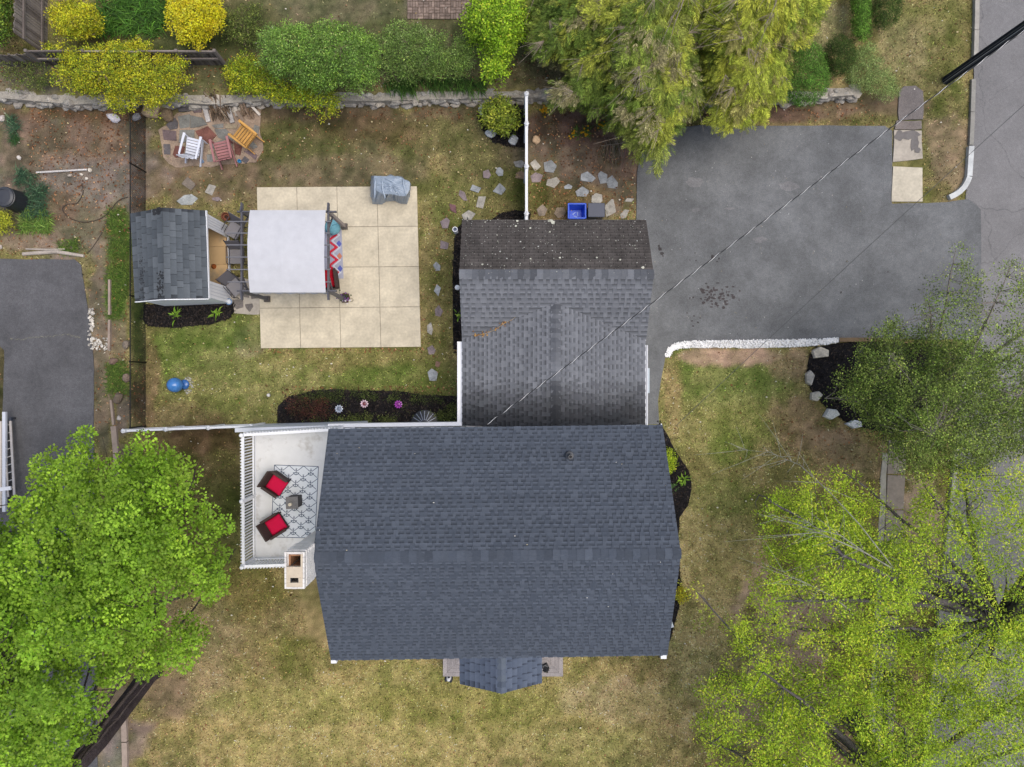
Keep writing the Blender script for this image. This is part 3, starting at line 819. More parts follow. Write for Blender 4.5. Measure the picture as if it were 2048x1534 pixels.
# black chain-link fence
cl = thing("chain_link_fence", (-13.79, 3, 0), "black chain-link fence dividing the leaf strewn side yard from the back lawn", "fence")
XF = -13.79; y0, y1 = -1.6, 10.35; HF = 1.08
BK = C(34, 36, 36)
for k in range(6):
    y = y0 + (y1 - y0) * k / 5
    MB(BK).tube([(XF, y, 0), (XF, y, HF + .05)], .028, 8).build("post", M_METAL, cl)
MB(BK).tube([(XF, y0, HF), (XF, y1, HF)], .021, 8).build("top_rail", M_METAL, cl)
MB(BK).tube([(XF, y0, .06), (XF, y1, .06)], .008, 5).build("bottom_wire", M_METAL, cl)
m = MB(BK); st = .085; n = int((y1 - y0) / st)
for k in range(n):
    y = y0 + k * st
    for s in (1, -1):
        ya, yb = y, y + s * (HF - .06)
        za, zb = .06, HF
        if yb < y0: zb = za + (ya - y0) / 1.0; yb = y0
        if yb > y1: zb = za + (y1 - ya); yb = y1
        m.beam((XF + s * .002, ya, za), (XF + s * .002, yb, zb), .006, .006)
m.build("wire_mesh", M_METAL, cl, kind="stuff")

# old grey stockade fence of the neighbour above
sf = thing("stockade_fence", (-17.2, 12.2, TERR), "weathered grey wooden stockade fence in the top left corner of the terrace", "fence")
GW = [(128, 120, 116), (116, 108, 104), (138, 130, 124), (106, 98, 94)]
def picket(p, h, d, lean=(0, 0)):
    c = C(*r.choice(GW), r.uniform(.9, 1.1))
    a = Vector(p); b = a + Vector((lean[0] + r.uniform(-.015, .015), lean[1] + r.uniform(-.015, .015), h + r.uniform(-.04, .04)))
    MB(c).beam(a, b, .085, .022, up=d).build("picket", M_WOOD, sf)
y = 12.15
while y < 15.6:
    picket((-17.2 + r.uniform(-.01, .01), y, TERR - .05), 1.75, (1, 0, 0)); y += .095
for zz in (.35, 1.3): MB(C(112, 104, 100)).beam((-17.15, 12.1, TERR + zz), (-17.15, 15.6, TERR + zz), .05, .09).build("rail", M_WOOD, sf)
x = -19.6
while x < -17.3:
    picket((x, 11.75 + r.uniform(-.01, .01), TERR - .05), 1.05, (0, 1, 0), (0, -.05)); x += .095
sf2 = thing("stockade_fence", (-12.5, 11.7, TERR), "low grey wooden rail fence half buried behind the sprawling yellow forsythia", "fence")
for xa in (-17.2, -15.2, -13.2, -11.9, -10.55):
    MB(C(124, 116, 112)).beam((xa, 11.72, TERR - .1), (xa + .05, 11.74, TERR + 1.25), .1, .1).build("post", M_WOOD, sf2)
for zz, yy in ((1.15, .02), (.62, 0.0)):
    for xa, xb in ((-17.2, -15.2), (-15.2, -13.2), (-13.2, -11.9), (-11.9, -10.55)):
        MB(C(*r.choice(GW), 1.15)).beam((xa + .06, 11.72 + yy, TERR + zz), (xb - .02, 11.72 + yy + r.uniform(-.02, .02), TERR + zz + r.uniform(-.03, .03)), .05, .1).build("rail", M_WOOD, sf2)
x = -17.1
while x < -10.6:
    c = C(*r.choice(GW), r.uniform(.6, .8))
    MB(c).beam((x, 11.79, TERR - .05), (x + r.uniform(-.02, .02), 11.8, TERR + .95 + r.uniform(-.06, .06)), .085, .02, up=(0, 1, 0)).build("picket", M_WOOD, sf2)
    x += .1

# ------------------------------------------------------------------ roofs laid course by course
SLATE = [(76, 83, 94), (80, 87, 98), (72, 79, 90), (84, 91, 102), (78, 85, 96)]
SLATE_D = (79, 86, 97)
GREY = [(113, 116, 122), (118, 121, 127), (108, 111, 117), (122, 125, 131), (115, 118, 124)]
GREY_D = (114, 117, 123)
_tooth = {}
def tooth_mesh(w, ex, col):
    key = (round(w, 3), round(ex, 4), col)
    if key not in _tooth:
        t = .010
        m = MB(C(*col))
        m.add([(0, -.006, 0), (w, -.006, 0), (w, ex * .98, -.012), (0, ex * .98, -.012), (0.004, -.006, t), (w - .004, -.006, t), (w - .004, ex * .98, -.002), (.004, ex * .98, -.002)],
              [(3, 2, 1, 0), (4, 5, 6, 7), (0, 1, 5, 4), (1, 2, 6, 5), (2, 3, 7, 6), (3, 0, 4, 7)])
        lo_, hi_ = C(*[c * .95 for c in col]), C(*[c * 1.05 for c in col])
        m.cv = [hi_, hi_, lo_, lo_] * 2
        _tooth[key] = m.mesh("shingle", M_SHINGLE)
    return _tooth[key]

class Roof:
    """collects the slopes of one roof, then makes the 300 shingles that show largest into parts"""
    def __init__(s, parent, name="roof", mat_=None):
        s.parent = parent; s.deck = MB(); s.teeth = []; s.name = name; s.mat = mat_ or M_SHINGLE
    def plane(s, A, B, Cr, D, n, pal, dark, seed, widths=(.07, .09, .11, .14, .22), gaps=(.10, .17), soot=None, teeth=True, lift=.012, under=.1, grad=.42):
        A, B, Cr, D = map(Vector, (A, B, Cr, D))
        nrm = ((B - A) if (B - A).length > .2 else (Cr - D)).cross((D - A) if (D - A).length > .2 else (Cr - B))
        if nrm.z < 0: A, B, Cr, D = B, A, D, Cr; nrm = -nrm
        nrm.normalize()
        q = random.Random(seed)
        # board under the shingles
        pts = [p - nrm * .004 for p in (A, B, Cr, D)]; low = [p - nrm * under for p in (A, B, Cr, D)]
        s.deck.add(pts + low, [(0, 1, 2, 3), (7, 6, 5, 4), (0, 4, 5, 1), (1, 5, 6, 2), (2, 6, 7, 3), (3, 7, 4, 0)], C(60, 62, 68))
        U = ((B - A) if (B - A).length > (Cr - D).length else (Cr - D)).normalized()
        Vd = nrm.cross(U)
        tot = (D - A).dot(Vd)
        ex = tot / n
        for i in range(n):
            a, b = i / n, (i + 1) / n
            l0, r0, l1, r1 = A.lerp(D, a), B.lerp(Cr, a), A.lerp(D, b), B.lerp(Cr, b)
            v = q.uniform(.94, 1.06)
            f = soot((l0 + r0) / 2) if soot else 1
            col = C(*[c * v * f for c in dark])
            t0 = nrm * lift; t1 = nrm * .001
            # split the course lengthwise so that its colour can vary
            ns_ = max(1, int((r0 - l0).length / .35)) if soot else 1
            for j in range(ns_):
                f0, f1 = j / ns_, (j + 1) / ns_
                la, ra, lb, rb_ = l0.lerp(r0, f0), l0.lerp(r0, f1), l1.lerp(r1, f0), l1.lerp(r1, f1)
                if soot: f = soot((la + ra) / 2); col = C(*[c * v * f for c in dark])
                s.deck.add([la + t0, ra + t0, rb_ + t1, lb + t1, la - t1, ra - t1], [(0, 1, 2, 3), (4, 5, 1, 0)], col)
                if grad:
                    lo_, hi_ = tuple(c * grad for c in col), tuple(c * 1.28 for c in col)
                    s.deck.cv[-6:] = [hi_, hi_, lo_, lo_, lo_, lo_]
            if not teeth: continue
            u1 = (r0 - l0).length
            U = (r0 - l0).normalized() if u1 > .05 else U
            Vd = nrm.cross(U)
            lo = max(0, (l1 - l0).dot(U)); hi = min(u1, (r1 - l0).dot(U))
            u = lo + q.uniform(-.1, .15)
            while u < hi - .06:
                w = q.choice(widths)
                if u < lo: w -= 0; u = lo
                if u + w > hi: 
                    w2 = [k for k in widths if u + k <= hi]
                    if not w2: break
                    w = max(w2)
                o = l0.lerp(r0, u / max(u1, 1e-4)) + nrm * (lift + .002)
                c = q.choice(pal)
                f = soot(o) if soot else 1
                if f != 1: f = round(f * 8) / 8; c = tuple(int(k * f + (1 - f) * 6) for k in c)
                sz = w * ex * max(.05, nrm.dot((Vector((0, 0, H)) - o).normalized())) / (Vector((0, 0, H)) - o).length_squared
                s.teeth.append((sz, w, ex, c, o, U, Vd, nrm))
                u += w + q.uniform(*gaps)
    def finish(s, most=300):
        rf = s.deck.build(s.name, s.mat, s.parent)
        off = offset(rf)
        s.teeth.sort(key=lambda t: -t[0])
        for sz, w, ex, c, o, U, Vd, nrm in s.teeth[:most]:
            ob = link("shingle", tooth_mesh(w, ex, c), rf)
            M = Matrix((U, Vd, nrm)).transposed().to_4x4(); M.translation = o - off
            ob.matrix_basis = M
        rest = s.teeth[most:]
        if rest:
            m = MB()
            for sz, w, ex, c, o, U, Vd, nrm in rest:
                me = tooth_mesh(w, ex, c)
                M = Matrix((U, Vd, nrm)).transposed().to_4x4(); M.translation = o
                m.add([M @ v.co for v in me.vertices], [tuple(p.vertices) for p in me.polygons], C(*c))
            m.build("shingle_courses", M_SHINGLE, rf, kind="stuff")
        return rf

def ridge_caps(parent, a, b, n, half, drop_l, drop_r, pal, seed, soot=None):
    """bent cap shingles along a ridge; drop_* = fall across the half width on each side"""
    q = random.Random(seed)
    a, b = Vector(a), Vector(b); d = (b - a).normalized(); side = Vector((-d.y, d.x, 0)).normalized()
    for k in range(n):
        p0, p1 = a.lerp(b, k / n), a.lerp(b, (k + 1.08) / n)
        c = q.choice(pal); v = q.uniform(.9, 1.08); f = soot(p0) if soot else 1
        vs = []
        for p, up in ((p0, .030), (p1, .018)):
            for sg, dr in ((1, drop_l), (0, 0), (-1, drop_r)):
                vs.append(p + side * half * sg + Vector((0, 0, up - dr)))
        vs += [w - Vector((0, 0, .012)) for w in vs[:3]]
        MB(C(*[x * v * f for x in c])).add(vs, [(0, 3, 4, 1), (1, 4, 5, 2), (6, 0, 1, 7), (7, 1, 2, 8)]).build("ridge_cap", M_SHINGLE, parent)

# ------------------------------------------------------------------ the house
ZE, ZR = 5.3, 7.1
house = thing("house", (-.5, -4.7, 0), "white house under the large dark slate gabled roof at the centre of the lot", "house")
NW, NE, SE, SW = P(657, 858, ZE), P(1325, 850, ZE), P(1335, 1310, ZE), P(662, 1320, ZE)
RW, RE = P(625, 1116, ZR), P(1362, 1108, ZR)
ins = .14
def inset(p, dx, dy, z): return (p.x + dx, p.y + dy, z)
wl = MB(C(236, 238, 242))
c4 = [inset(NW, ins, -ins, 0), inset(NE, -ins, -ins, 0), inset(SE, -ins, .3, 0), inset(SW, ins, .3, 0)]
t4 = [(x_, y_, ZE - .09) for x_, y_, _ in c4]
rw = (RW.x + .2, RW.y, ZR - .17); re = (RE.x - .2, RE.y, ZR - .17)
wl.add(c4 + t4 + [rw, re], [(1, 0, 4, 5), (3, 2, 6, 7), (0, 3, 7, 8, 4), (2, 1, 5, 9, 6), (4, 8, 9, 5), (7, 6, 9, 8)])
walls = wl.build("walls", M_PAINT, house)
# clapboard courses on the gable walls, and a window in each
for sgn, xx, ys in ((-1, c4[0][0], (c4[0][1], c4[3][1])), (1, c4[1][0], (c4[1][1], c4[2][1]))):
    m = MB(C(232, 235, 240))
    for k in range(34):
        z = .3 + k * .145
        if sgn < 0 and z < 2.95: continue
        m.box((xx + sgn * .006, (ys[0] + ys[1]) / 2, z), (.022, ys[0] - ys[1] - .1, .02))
    m.build("clapboard", M_PAINT, walls, kind="stuff")
    w = MB(C(244, 244, 246))
    yc, zc = -6.6, 3.9
    for dy in (-.45, .45): w.box((xx + sgn * .03, yc + dy, zc), (.06, .09, 1.2))
    for dz in (-.6, 0, .6): w.box((xx + sgn * .03, yc, zc + dz), (.05, .8, .07))
    win = w.build("window", M_PAINT, house)
    MB(C(40, 48, 58)).box((xx + sgn * .012, yc, zc), (.02, .8, 1.14)).build("pane", M_GLOSS, win)
rf = Roof(house)
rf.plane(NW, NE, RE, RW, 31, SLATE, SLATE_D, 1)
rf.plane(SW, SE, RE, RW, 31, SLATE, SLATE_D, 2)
hroof = rf.finish()
ridge_caps(hroof, RW, RE, 46, .15, .075, .075, [(78, 85, 96), (82, 89, 100), (74, 81, 92)], 3)
m = MB(C(214, 212, 206)); q = random.Random(71)
for k in range(18):           # petals and grit blown on to the slopes
    u, v = q.random(), q.uniform(.03, .95); sl_ = (NW, NE, RE, RW) if q.random() < .6 else (SW, SE, RE, RW)
    p = sl_[0].lerp(sl_[1], u).lerp(sl_[3].lerp(sl_[2], u), v) + Vector((0, 0, .04)); s_ = q.uniform(.010, .024)
    m.add([p + Vector((-s_, 0, 0)), p + Vector((0, -s_ * .7, .004)), p + Vector((s_, 0, 0)), p + Vector((0, s_ * .7, .006))], [(0, 1, 2, 3)], C(*q.choice([(220, 218, 210), (190, 180, 150), (150, 140, 120)])))
m.build("debris", M_STONE, hroof, kind="stuff")
fa = MB(WHITE)
for a, b in ((NW, RW), (SW, RW), (NE, RE), (SE, RE)):
    sg = -1 if a.x < 0 else 1
    fa.beam(a + Vector((-sg * .02, 0, -.13)), b + Vector((-sg * .02, 0, -.13)), .03, .17)
fa.build("rake_board", M_PAINT, house)
fa = MB(WHITE)
fa.beam(SW + Vector((.0, .06, -.12)), SE + Vector((.0, .06, -.12)), .1, .12)
fa.beam(NW + Vector((.0, -.06, -.12)), NE + Vector((.0, -.06, -.12)), .06, .12)
fa.build("gutter", M_PAINT, house)
for px, py in ((668, 1322), (1327, 1313)):
    p = P(px, py, ZE - .2)
    MB(WHITE).box((p.x, p.y, ZE - .25), (.17, .12, .16)).tube([(p.x, p.y + .02, ZE - .3), (p.x, p.y + .25, ZE - .7), (p.x, p.y + .27, .2), (p.x, p.y - .1, .08)], .045, 6).build("downspout", M_PAINT, house)
vp = P(1140, 912, 6.0)
m = MB(C(70, 72, 76)); m.lathe([(.13, -.25), (.12, -.12), (.065, -.1), (.06, .22)], tuple(vp), 14)
vpipe = m.build("vent_pipe", M_PLASTIC, house)
MB(C(18, 18, 20)).lathe([(.045, .222), (.0, .224)], tuple(vp), 12).build("opening", M_RUBBER, vpipe)

# chimney on the west gable
chim = MB(C(236, 234, 232))
ZC = 7.95
ca, cb, cc_, cd = P(569, 1104, ZC), P(609, 1104, ZC), P(609, 1178, ZC), P(569, 1178, ZC)
def lerp2(u, v, z): p = ca.lerp(cb, u).lerp(cd.lerp(cc_, u), v); return (p.x, p.y, z)
chimney = None
rb = random.Random(31)
nb = 0
chim.prism([lerp2(.03, .02, 0), lerp2(.97, .02, 0), lerp2(.97, .98, 0), lerp2(.03, .98, 0)], 0, 6.3)
# hollow stack above the shoulder: four thin sides round two flues
def ringwall(m, u0, u1, v0, v1, z0, z1): m.prism([lerp2(u0, v0, 0), lerp2(u1, v0, 0), lerp2(u1, v1, 0), lerp2(u0, v1, 0)], z0, z1)
ringwall(chim, .03, .12, .02, .98, 6.3, ZC - .12); ringwall(chim, .88, .97, .02, .98, 6.3, ZC - .12)
ringwall(chim, .121, .879, .02, .09, 6.3, ZC - .12); ringwall(chim, .121, .879, .91, .98, 6.3, ZC - .12)
chimney = chim.build("chimney", M_WORN, house)
for k in range(9):        # whitewashed brick courses
    z = 7.0 + k * .085
    off_ = .5 * (k % 2)
    for v0 in np.arange(0, 1, .2):
        va, vb = v0 + off_ * .2, v0 + off_ * .2 + .188
        vb = min(vb, .995)
        if vb - va < .04: continue
        v_ = rb.uniform(.93, 1.0)
        MB(C(238 * v_, 236 * v_, 233 * v_)).prism([lerp2(.965, va, 0), lerp2(1.0, va, 0), lerp2(1.0, vb, 0), lerp2(.965, vb, 0)], z, z + .074).build("brick", M_WORN, chimney)
    for u0 in np.arange(0, 1, .33):
        ua, ub = u0 + off_ * .33, min(u0 + off_ * .33 + .312, .96)
        if ub - ua < .06: continue
        v_ = rb.uniform(.93, 1.0)
        MB(C(238 * v_, 236 * v_, 233 * v_)).prism([lerp2(ua, -.015, 0), lerp2(ub, -.015, 0), lerp2(ub, .018, 0), lerp2(ua, .018, 0)], z, z + .074).build("brick", M_WORN, chimney)
cap = MB(C(204, 190, 168))
rim = MB(C(232, 230, 226))
zt, zb = ZC, ZC - .12
for k in range(7):
    va, vb = k / 7 + .004, (k + 1) / 7 - .004
    for ua, ub in ((0, .09), (.91, .999)):
        v_ = rb.uniform(.9, 1.0); m = MB(C(238 * v_, 234 * v_, 228 * v_)); ringwall(m, ua, ub, va, vb, zb, zt + rb.uniform(-.01, .006)); m.build('rim_brick', M_WORN, chimney)
for k in range(3):
    for va, vb in ((0, .05), (.95, .999)):
        v_ = rb.uniform(.9, 1.0); m = MB(C(238 * v_, 234 * v_, 228 * v_)); ringwall(m, .095 + k * .272, .095 + k * .272 + .264, va, vb, zb, zt + rb.uniform(-.01, .006)); m.build('rim_brick', M_WORN, chimney)
for u0, u1, v0, v1 in ((.81, .905, .055, .40), (.095, .905, .402, .70), (.095, .28, .702, .83), (.70, .905, .702, .83), (.095, .905, .832, .945)):
    ringwall(cap, u0, u1, v0, v1, zb, zt + rb.uniform(-.006, .006))
crown = cap.build("crown", M_WORN, chimney)
m = MB(C(150, 112, 84))
ringwall(m, .13, .22, .10, .40, 7.0, ZC - .13); ringwall(m, .80, .87, .10, .40, 7.0, ZC - .13); ringwall(m, .221, .799, .095, .14, 7.0, ZC - .13); ringwall(m, .30, .69, .405, .42, 7, ZC - .13)
m.build("clay_flue", M_STONE, chimney)
m = MB(C(70, 72, 76)); ringwall(m, .29, .32, .71, .825, 7.0, ZC - .02); ringwall(m, .66, .69, .71, .825, 7.0, ZC - .02)
m.build("steel_flue", M_METAL, chimney)
m = MB(C(24, 22, 22)); ringwall(m, .125, .875, .095, .905, 6.8, 6.86); m.build("soot_floor", M_RUBBER, chimney)
# splayed shoulder against the gable
m = MB(C(236, 235, 234))
m.prism([lerp2(.98, -.2, 0), lerp2(1.12, -.35, 0), lerp2(1.12, 1.02, 0), lerp2(.98, 1.0, 0)], 3.0, 6.75)
m.build("flashing", M_PAINT, chimney)

# ------------------------------------------------------------------ the garage wing
gar = thing("garage", (1.43, 2, 0), "attached garage wing under the lighter grey roof with the dark mossy back slope", "garage")
GE, GR_, GX0, GX1 = 2.7, 3.96, -1.69, 4.53
yN, yR, yS, yH = 5.52, 3.50, 1.48, -1.42
zc, yc, xc = 3.43, 2.65, 1.43
xe0, xe1 = -1.68, 4.50
m = MB(C(234, 236, 240))
m.prism([(-1.55, 5.35), (4.38, 5.35), (4.38, -1.5), (-1.55, -1.5)], 0, GE - .05)
m.add([(-1.6, 5.35, GE - .05), (-1.6, 1.6, GE - .05), (-1.6, 3.5, GR_ - .13)], [(0, 1, 2)])
m.add([(4.42, 5.35, GE - .05), (4.42, 1.6, GE - .05), (4.42, 3.5, GR_ - .13)], [(0, 2, 1)])
gw = m.build("walls", M_PAINT, gar)
# the two overhead doors that face the driveway
for yd in (4.0, .1):
    d = MB(C(240, 242, 244))
    for k in range(4): d.box((4.395, yd, .32 + k * .53), (.03, 2.35, .51))
    d.build("garage_door", M_PAINT, gar)
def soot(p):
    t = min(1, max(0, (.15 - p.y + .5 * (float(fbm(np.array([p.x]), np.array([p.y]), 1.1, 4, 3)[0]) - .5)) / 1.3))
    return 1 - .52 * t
rg = Roof(gar)
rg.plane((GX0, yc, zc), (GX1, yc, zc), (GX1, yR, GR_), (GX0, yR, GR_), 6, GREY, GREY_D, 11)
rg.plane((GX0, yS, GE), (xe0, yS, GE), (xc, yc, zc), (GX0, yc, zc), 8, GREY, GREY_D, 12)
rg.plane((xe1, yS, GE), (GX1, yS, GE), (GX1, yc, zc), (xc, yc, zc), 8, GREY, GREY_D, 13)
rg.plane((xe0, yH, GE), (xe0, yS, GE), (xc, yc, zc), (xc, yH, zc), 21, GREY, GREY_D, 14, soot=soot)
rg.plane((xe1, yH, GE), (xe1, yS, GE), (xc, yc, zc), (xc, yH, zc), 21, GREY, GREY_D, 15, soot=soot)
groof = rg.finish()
ridge_caps(groof, (GX0, yR, GR_), (GX1, yR, GR_), 30, .16, .10, .10, [(110, 113, 119), (100, 103, 109), (120, 123, 129), (94, 97, 103)], 5)
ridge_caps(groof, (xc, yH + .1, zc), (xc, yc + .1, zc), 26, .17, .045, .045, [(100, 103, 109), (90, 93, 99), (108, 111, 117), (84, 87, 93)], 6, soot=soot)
# north slope, old three-tab shingles under algae and lichen
ro = Roof(gar, "roof_back_slope", M_OLDROOF)
ro.plane((GX0, yN, GE), (GX1, yN, GE), (GX1, yR, GR_), (GX0, yR, GR_), 19, [(66, 62, 60)], (80, 76, 74), 16, teeth=False, lift=.016, grad=.75)
oldr = ro.finish()
q = random.Random(40)
m = MB()
for i in range(19):            # the slots between the tabs
    v = (i + .1) / 19
    x_ = GX0 + (.15 if i % 2 else 0)
    while x_ < GX1 - .1:
        w = .30
        y_ = yN + (yR - yN) * v; z_ = GE + (GR_ - GE) * v
        dy = (yR - yN) / 19 * .8; dz = (GR_ - GE) / 19 * .8
        m.add([(x_, y_ - .001, z_ + .022), (x_ + .014, y_ - .001, z_ + .022), (x_ + .014, y_ + dy, z_ + dz + .012), (x_, y_ + dy, z_ + dz + .012)], [(0, 1, 2, 3)], C(44, 42, 42))
        x_ += w
m.build("tab_slot", M_OLDROOF, oldr, kind="stuff")
m = MB()
sl = Vector((0, yR - yN, GR_ - GE)).normalized(); nn = Vector((1, 0, 0)).cross(sl)
nn = nn if nn.z > 0 else -nn
def lich(x_, v, s_, c):
    o = Vector((x_, yN, GE)).lerp(Vector((x_, yR, GR_)), v) + nn * .026
    k = q.randint(5, 8); pts = []
    for j in range(k):
        a = 6.283 * j / k; w = s_ * q.uniform(.6, 1.2)
        pts.append(o + Vector((1, 0, 0)) * math.cos(a) * w + sl * math.sin(a) * w)
    m.add(pts + [p_ + nn * .006 for p_ in pts], [tuple(range(k, 2 * k))] + [(j, (j + 1) % k, k + (j + 1) % k, k + j) for j in range(k)], c)
for j in range(420):
    v = q.random() ** 1.4
    lich(q.uniform(GX0 + .1, GX1 - .1), v, abs(q.gauss(.006, .008)) + .004, C(*q.choice([(170, 170, 160), (196, 196, 190), (150, 150, 140)])))
for x_, v, s_ in ((-.9, .05, .03), (.18, .03, .05), (.14, .13, .045), (.62, .17, .04), (1.3, .02, .07), (1.38, .06, .08), (1.25, .03, .05), (1.26, .24, .035), (.6, .74, .03), (-.95, .84, .04), (2.45, .92, .03), (2.75, .72, .035), (3.5, .76, .04), (4.2, .9, .06), (1.55, .72, .04), (-.5, .3, .025)):
    lich(x_, v, s_, C(206, 206, 190))
m.build("lichen", M_STONE, oldr, kind="stuff")
# gutters, fascia, lamp box on the east wall
for sg, xx, ya, yb in ((-1, xe0, yH, 1.42), (1, xe1, yH, 1.30)):
    g_ = MB(WHITE)
    w = .13 if sg < 0 else .05
    x0 = xx + sg * .01; x1 = xx + sg * (w + .03)
    g_.box(((x0 + x1) / 2, (ya + yb) / 2, GE - .11), (abs(x1 - x0), yb - ya, .02))
    g_.box((x0, (ya + yb) / 2, GE - .055), (.018, yb - ya, .09)); g_.box((x1, (ya + yb) / 2, GE - .055), (.018, yb - ya, .09))
    g_.build("gutter", M_PAINT, gar)
MB(C(176, 188, 198)).box((4.63, .1, GE - .2), (.09, .85, .1)).box((4.56, .1, GE - .3), (.16, .7, .06)).build("door_hood", M_PAINT, gar)
fa = MB(WHITE)
for xx, sg in ((GX0 + .015, -1), (GX1 - .015, 1)):
    for a, b in (((xx, yN, GE - .1), (xx, yR, GR_ - .1)), ((xx, yS, GE - .1), (xx, yR, GR_ - .1))): fa.beam(a, b, .03, .12)
fa.build("rake_board", M_PAINT, gar)
# twig with dead leaves lying on the roof
m = MB(C(176, 158, 130)); t0 = Vector((-.4, 1.92, 3.02))
def zroof(x_, y_):
    za = GR_ - (GR_ - GE) * (yR - y_) / (yR - yS); zb_ = zc - (zc - GE) * abs(x_ - xc) / (xc - xe0)
    return max(za, zb_)
tw = [(-1.2, 1.62), (-.9, 1.66), (-.55, 1.8), (-.25, 2.0), (.0, 2.12), (.12, 2.2)]
m.tube([(a, b, zroof(a, b) + .05) for a, b in tw], [.006, .009, .01, .009, .007, .004], 5)
for j in range(46):
    a, b = q.choice(tw[:4]); a += q.gauss(0, .07); b += q.gauss(0, .04); z_ = zroof(a, b) + .05; s_ = q.uniform(.015, .035)
    m.add([(a - s_, b, z_), (a, b - s_, z_ + .01), (a + s_, b, z_ + .02), (a, b + s_, z_ + .01)], [(0, 1, 2, 3)], C(*q.choice([(170, 130, 70), (140, 100, 60), (190, 150, 90)])))
tw_o = m.build("fallen_twig", M_WOOD)
tag(tw_o, "dead twig with tan leaves lying on the grey garage roof valley", "twig")

# ------------------------------------------------------------------ sunroom with the roof deck
deck = thing("roof_deck", (-7, -3.7, 0), "white railed deck on top of the flat sunroom at the west side of the house", "deck")
ZD = 2.8
DNW, DSW, DSE, DNE = Vector((-8.66, -1.66, ZD)), Vector((-8.64, -5.88, ZD)), Vector((-5.45, -5.80, ZD)), Vector((-5.3, -1.48, ZD))
m = MB(C(230, 233, 238)); m.prism([(p.x, p.y) for p in (DNW, DSW, DSE, DNE)], 0, ZD - .02); m.build("sunroom_wall", M_PAINT, deck)
fl = [(p.x, p.y) for p in (DNW + Vector((.05, -.05, 0)), DSW + Vector((.05, .05, 0)), DSE + Vector((0, .05, 0)), DNE + Vector((0, -.05, 0)))]
MB(C(222, 223, 224)).prism(fl, ZD - .02, ZD + .01).build("deck_floor", M_DECK, deck)
MB(C(222, 226, 234)).prism([(-9.42, -1.52), (-5.4, -1.40), (-5.4, -1.55), (-9.42, -1.66)], 0, 2.55).build("side_wall", M_PAINT, deck)
MB(C(240, 241, 244)).prism([(-6.2, -1.36), (-1.7, -1.30), (-1.7, -1.42), (-6.2, -1.48)], 2.4, 2.75).build("trim_board", M_PAINT, deck)
RH = 1.0
def rail_run(a, b, out):
    d = (b - a); L = d.length; d.normalize(); up = Vector((0, 0, 1)); out = Vector(out)
    MB(WHITE).beam(a + up * RH, b + up * RH, .085, .05).build("top_rail", M_PAINT, deck)
    MB(WHITE).beam(a + up * .1, b + up * .1, .05, .06).build("bottom_rail", M_PAINT, deck)
    n = int(L / .098)
    mv = MB(WHITE).box((0, 0, .52), (.038, .038, 1.02)).lathe([(.022, 0), (.0, .035)], (0, 0, 1.03), 4).mesh("baluster", M_PAINT)
    for k in range(n):
        o = link("baluster", mv, deck)
        o.location = a.lerp(b, (k + .5) / n) + out * .062 - offset(deck)
for a, b, o in ((DNW, DSW, (-1, 0, 0)), (DSW, DSE + Vector((-.55, 0, 0)), (0, -1, 0)), (DNW, DNE + Vector((-.35, 0, 0)), (0, 1, 0))): rail_run(a, b, o)
for p in (DNW, DSW, DNW.lerp(DSW, .5)):
    MB(WHITE).box((p.x, p.y, ZD + .53), (.10, .10, 1.1)).lathe([(.03, 0), (.065, .04), (.07, .075), (.045, .12), (0, .13)], (p.x, p.y, ZD + 1.08), 10).build("post", M_PAINT, deck)

# ------------------------------------------------------------------ front porch
porch = thing("front_porch", (-.4, -9.3, 0), "small front porch with a slate gabled hood and grey deck boards", "porch")
ze, zr = 3.2, 3.93
eW, eE = P(920, 1368, ze), P(1083, 1366, ze); rS = P(1003, 1387, zr)
yB = -8.0
rp = Roof(porch)
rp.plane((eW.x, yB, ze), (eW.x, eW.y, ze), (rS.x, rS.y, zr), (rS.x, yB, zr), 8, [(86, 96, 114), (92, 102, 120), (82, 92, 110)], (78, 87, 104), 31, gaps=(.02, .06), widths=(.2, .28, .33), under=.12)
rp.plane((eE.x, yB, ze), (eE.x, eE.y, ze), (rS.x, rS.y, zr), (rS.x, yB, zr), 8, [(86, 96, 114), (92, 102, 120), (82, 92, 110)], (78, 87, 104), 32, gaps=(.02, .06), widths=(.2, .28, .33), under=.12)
proof = rp.finish()
ridge_caps(proof, (rS.x, rS.y, zr), (rS.x, yB, zr), 10, .14, .075, .075, [(96, 106, 122), (88, 98, 114), (104, 114, 128)], 8)
MB(WHITE).add([(eW.x + .1, eW.y + .06, ze - .08), (eE.x - .1, eE.y + .06, ze - .08), (rS.x, rS.y + .06, zr - .14)], [(0, 1, 2)]).build("gable", M_PAINT, porch)
for p in (eW, eE):
    sg = 1 if p is eW else -1
    MB(WHITE).box((p.x + sg * .15, p.y + .3, 1.6), (.12, .12, 3.1)).build("column", M_PAINT, porch)
zp = .75
X0, X1 = P(886, 1340, zp).x, P(1126, 1340, zp).x; Y0 = P(1000, 1353, zp).y; Y1 = -7.98
MB(C(120, 116, 114)).prism([(X0 + .06, Y0 + .06), (X1 - .06, Y0 + .06), (X1 - .06, Y1), (X0 + .06, Y1)], 0, zp - .06).build("platform", M_WOOD, porch)
bw = .145; k = 0
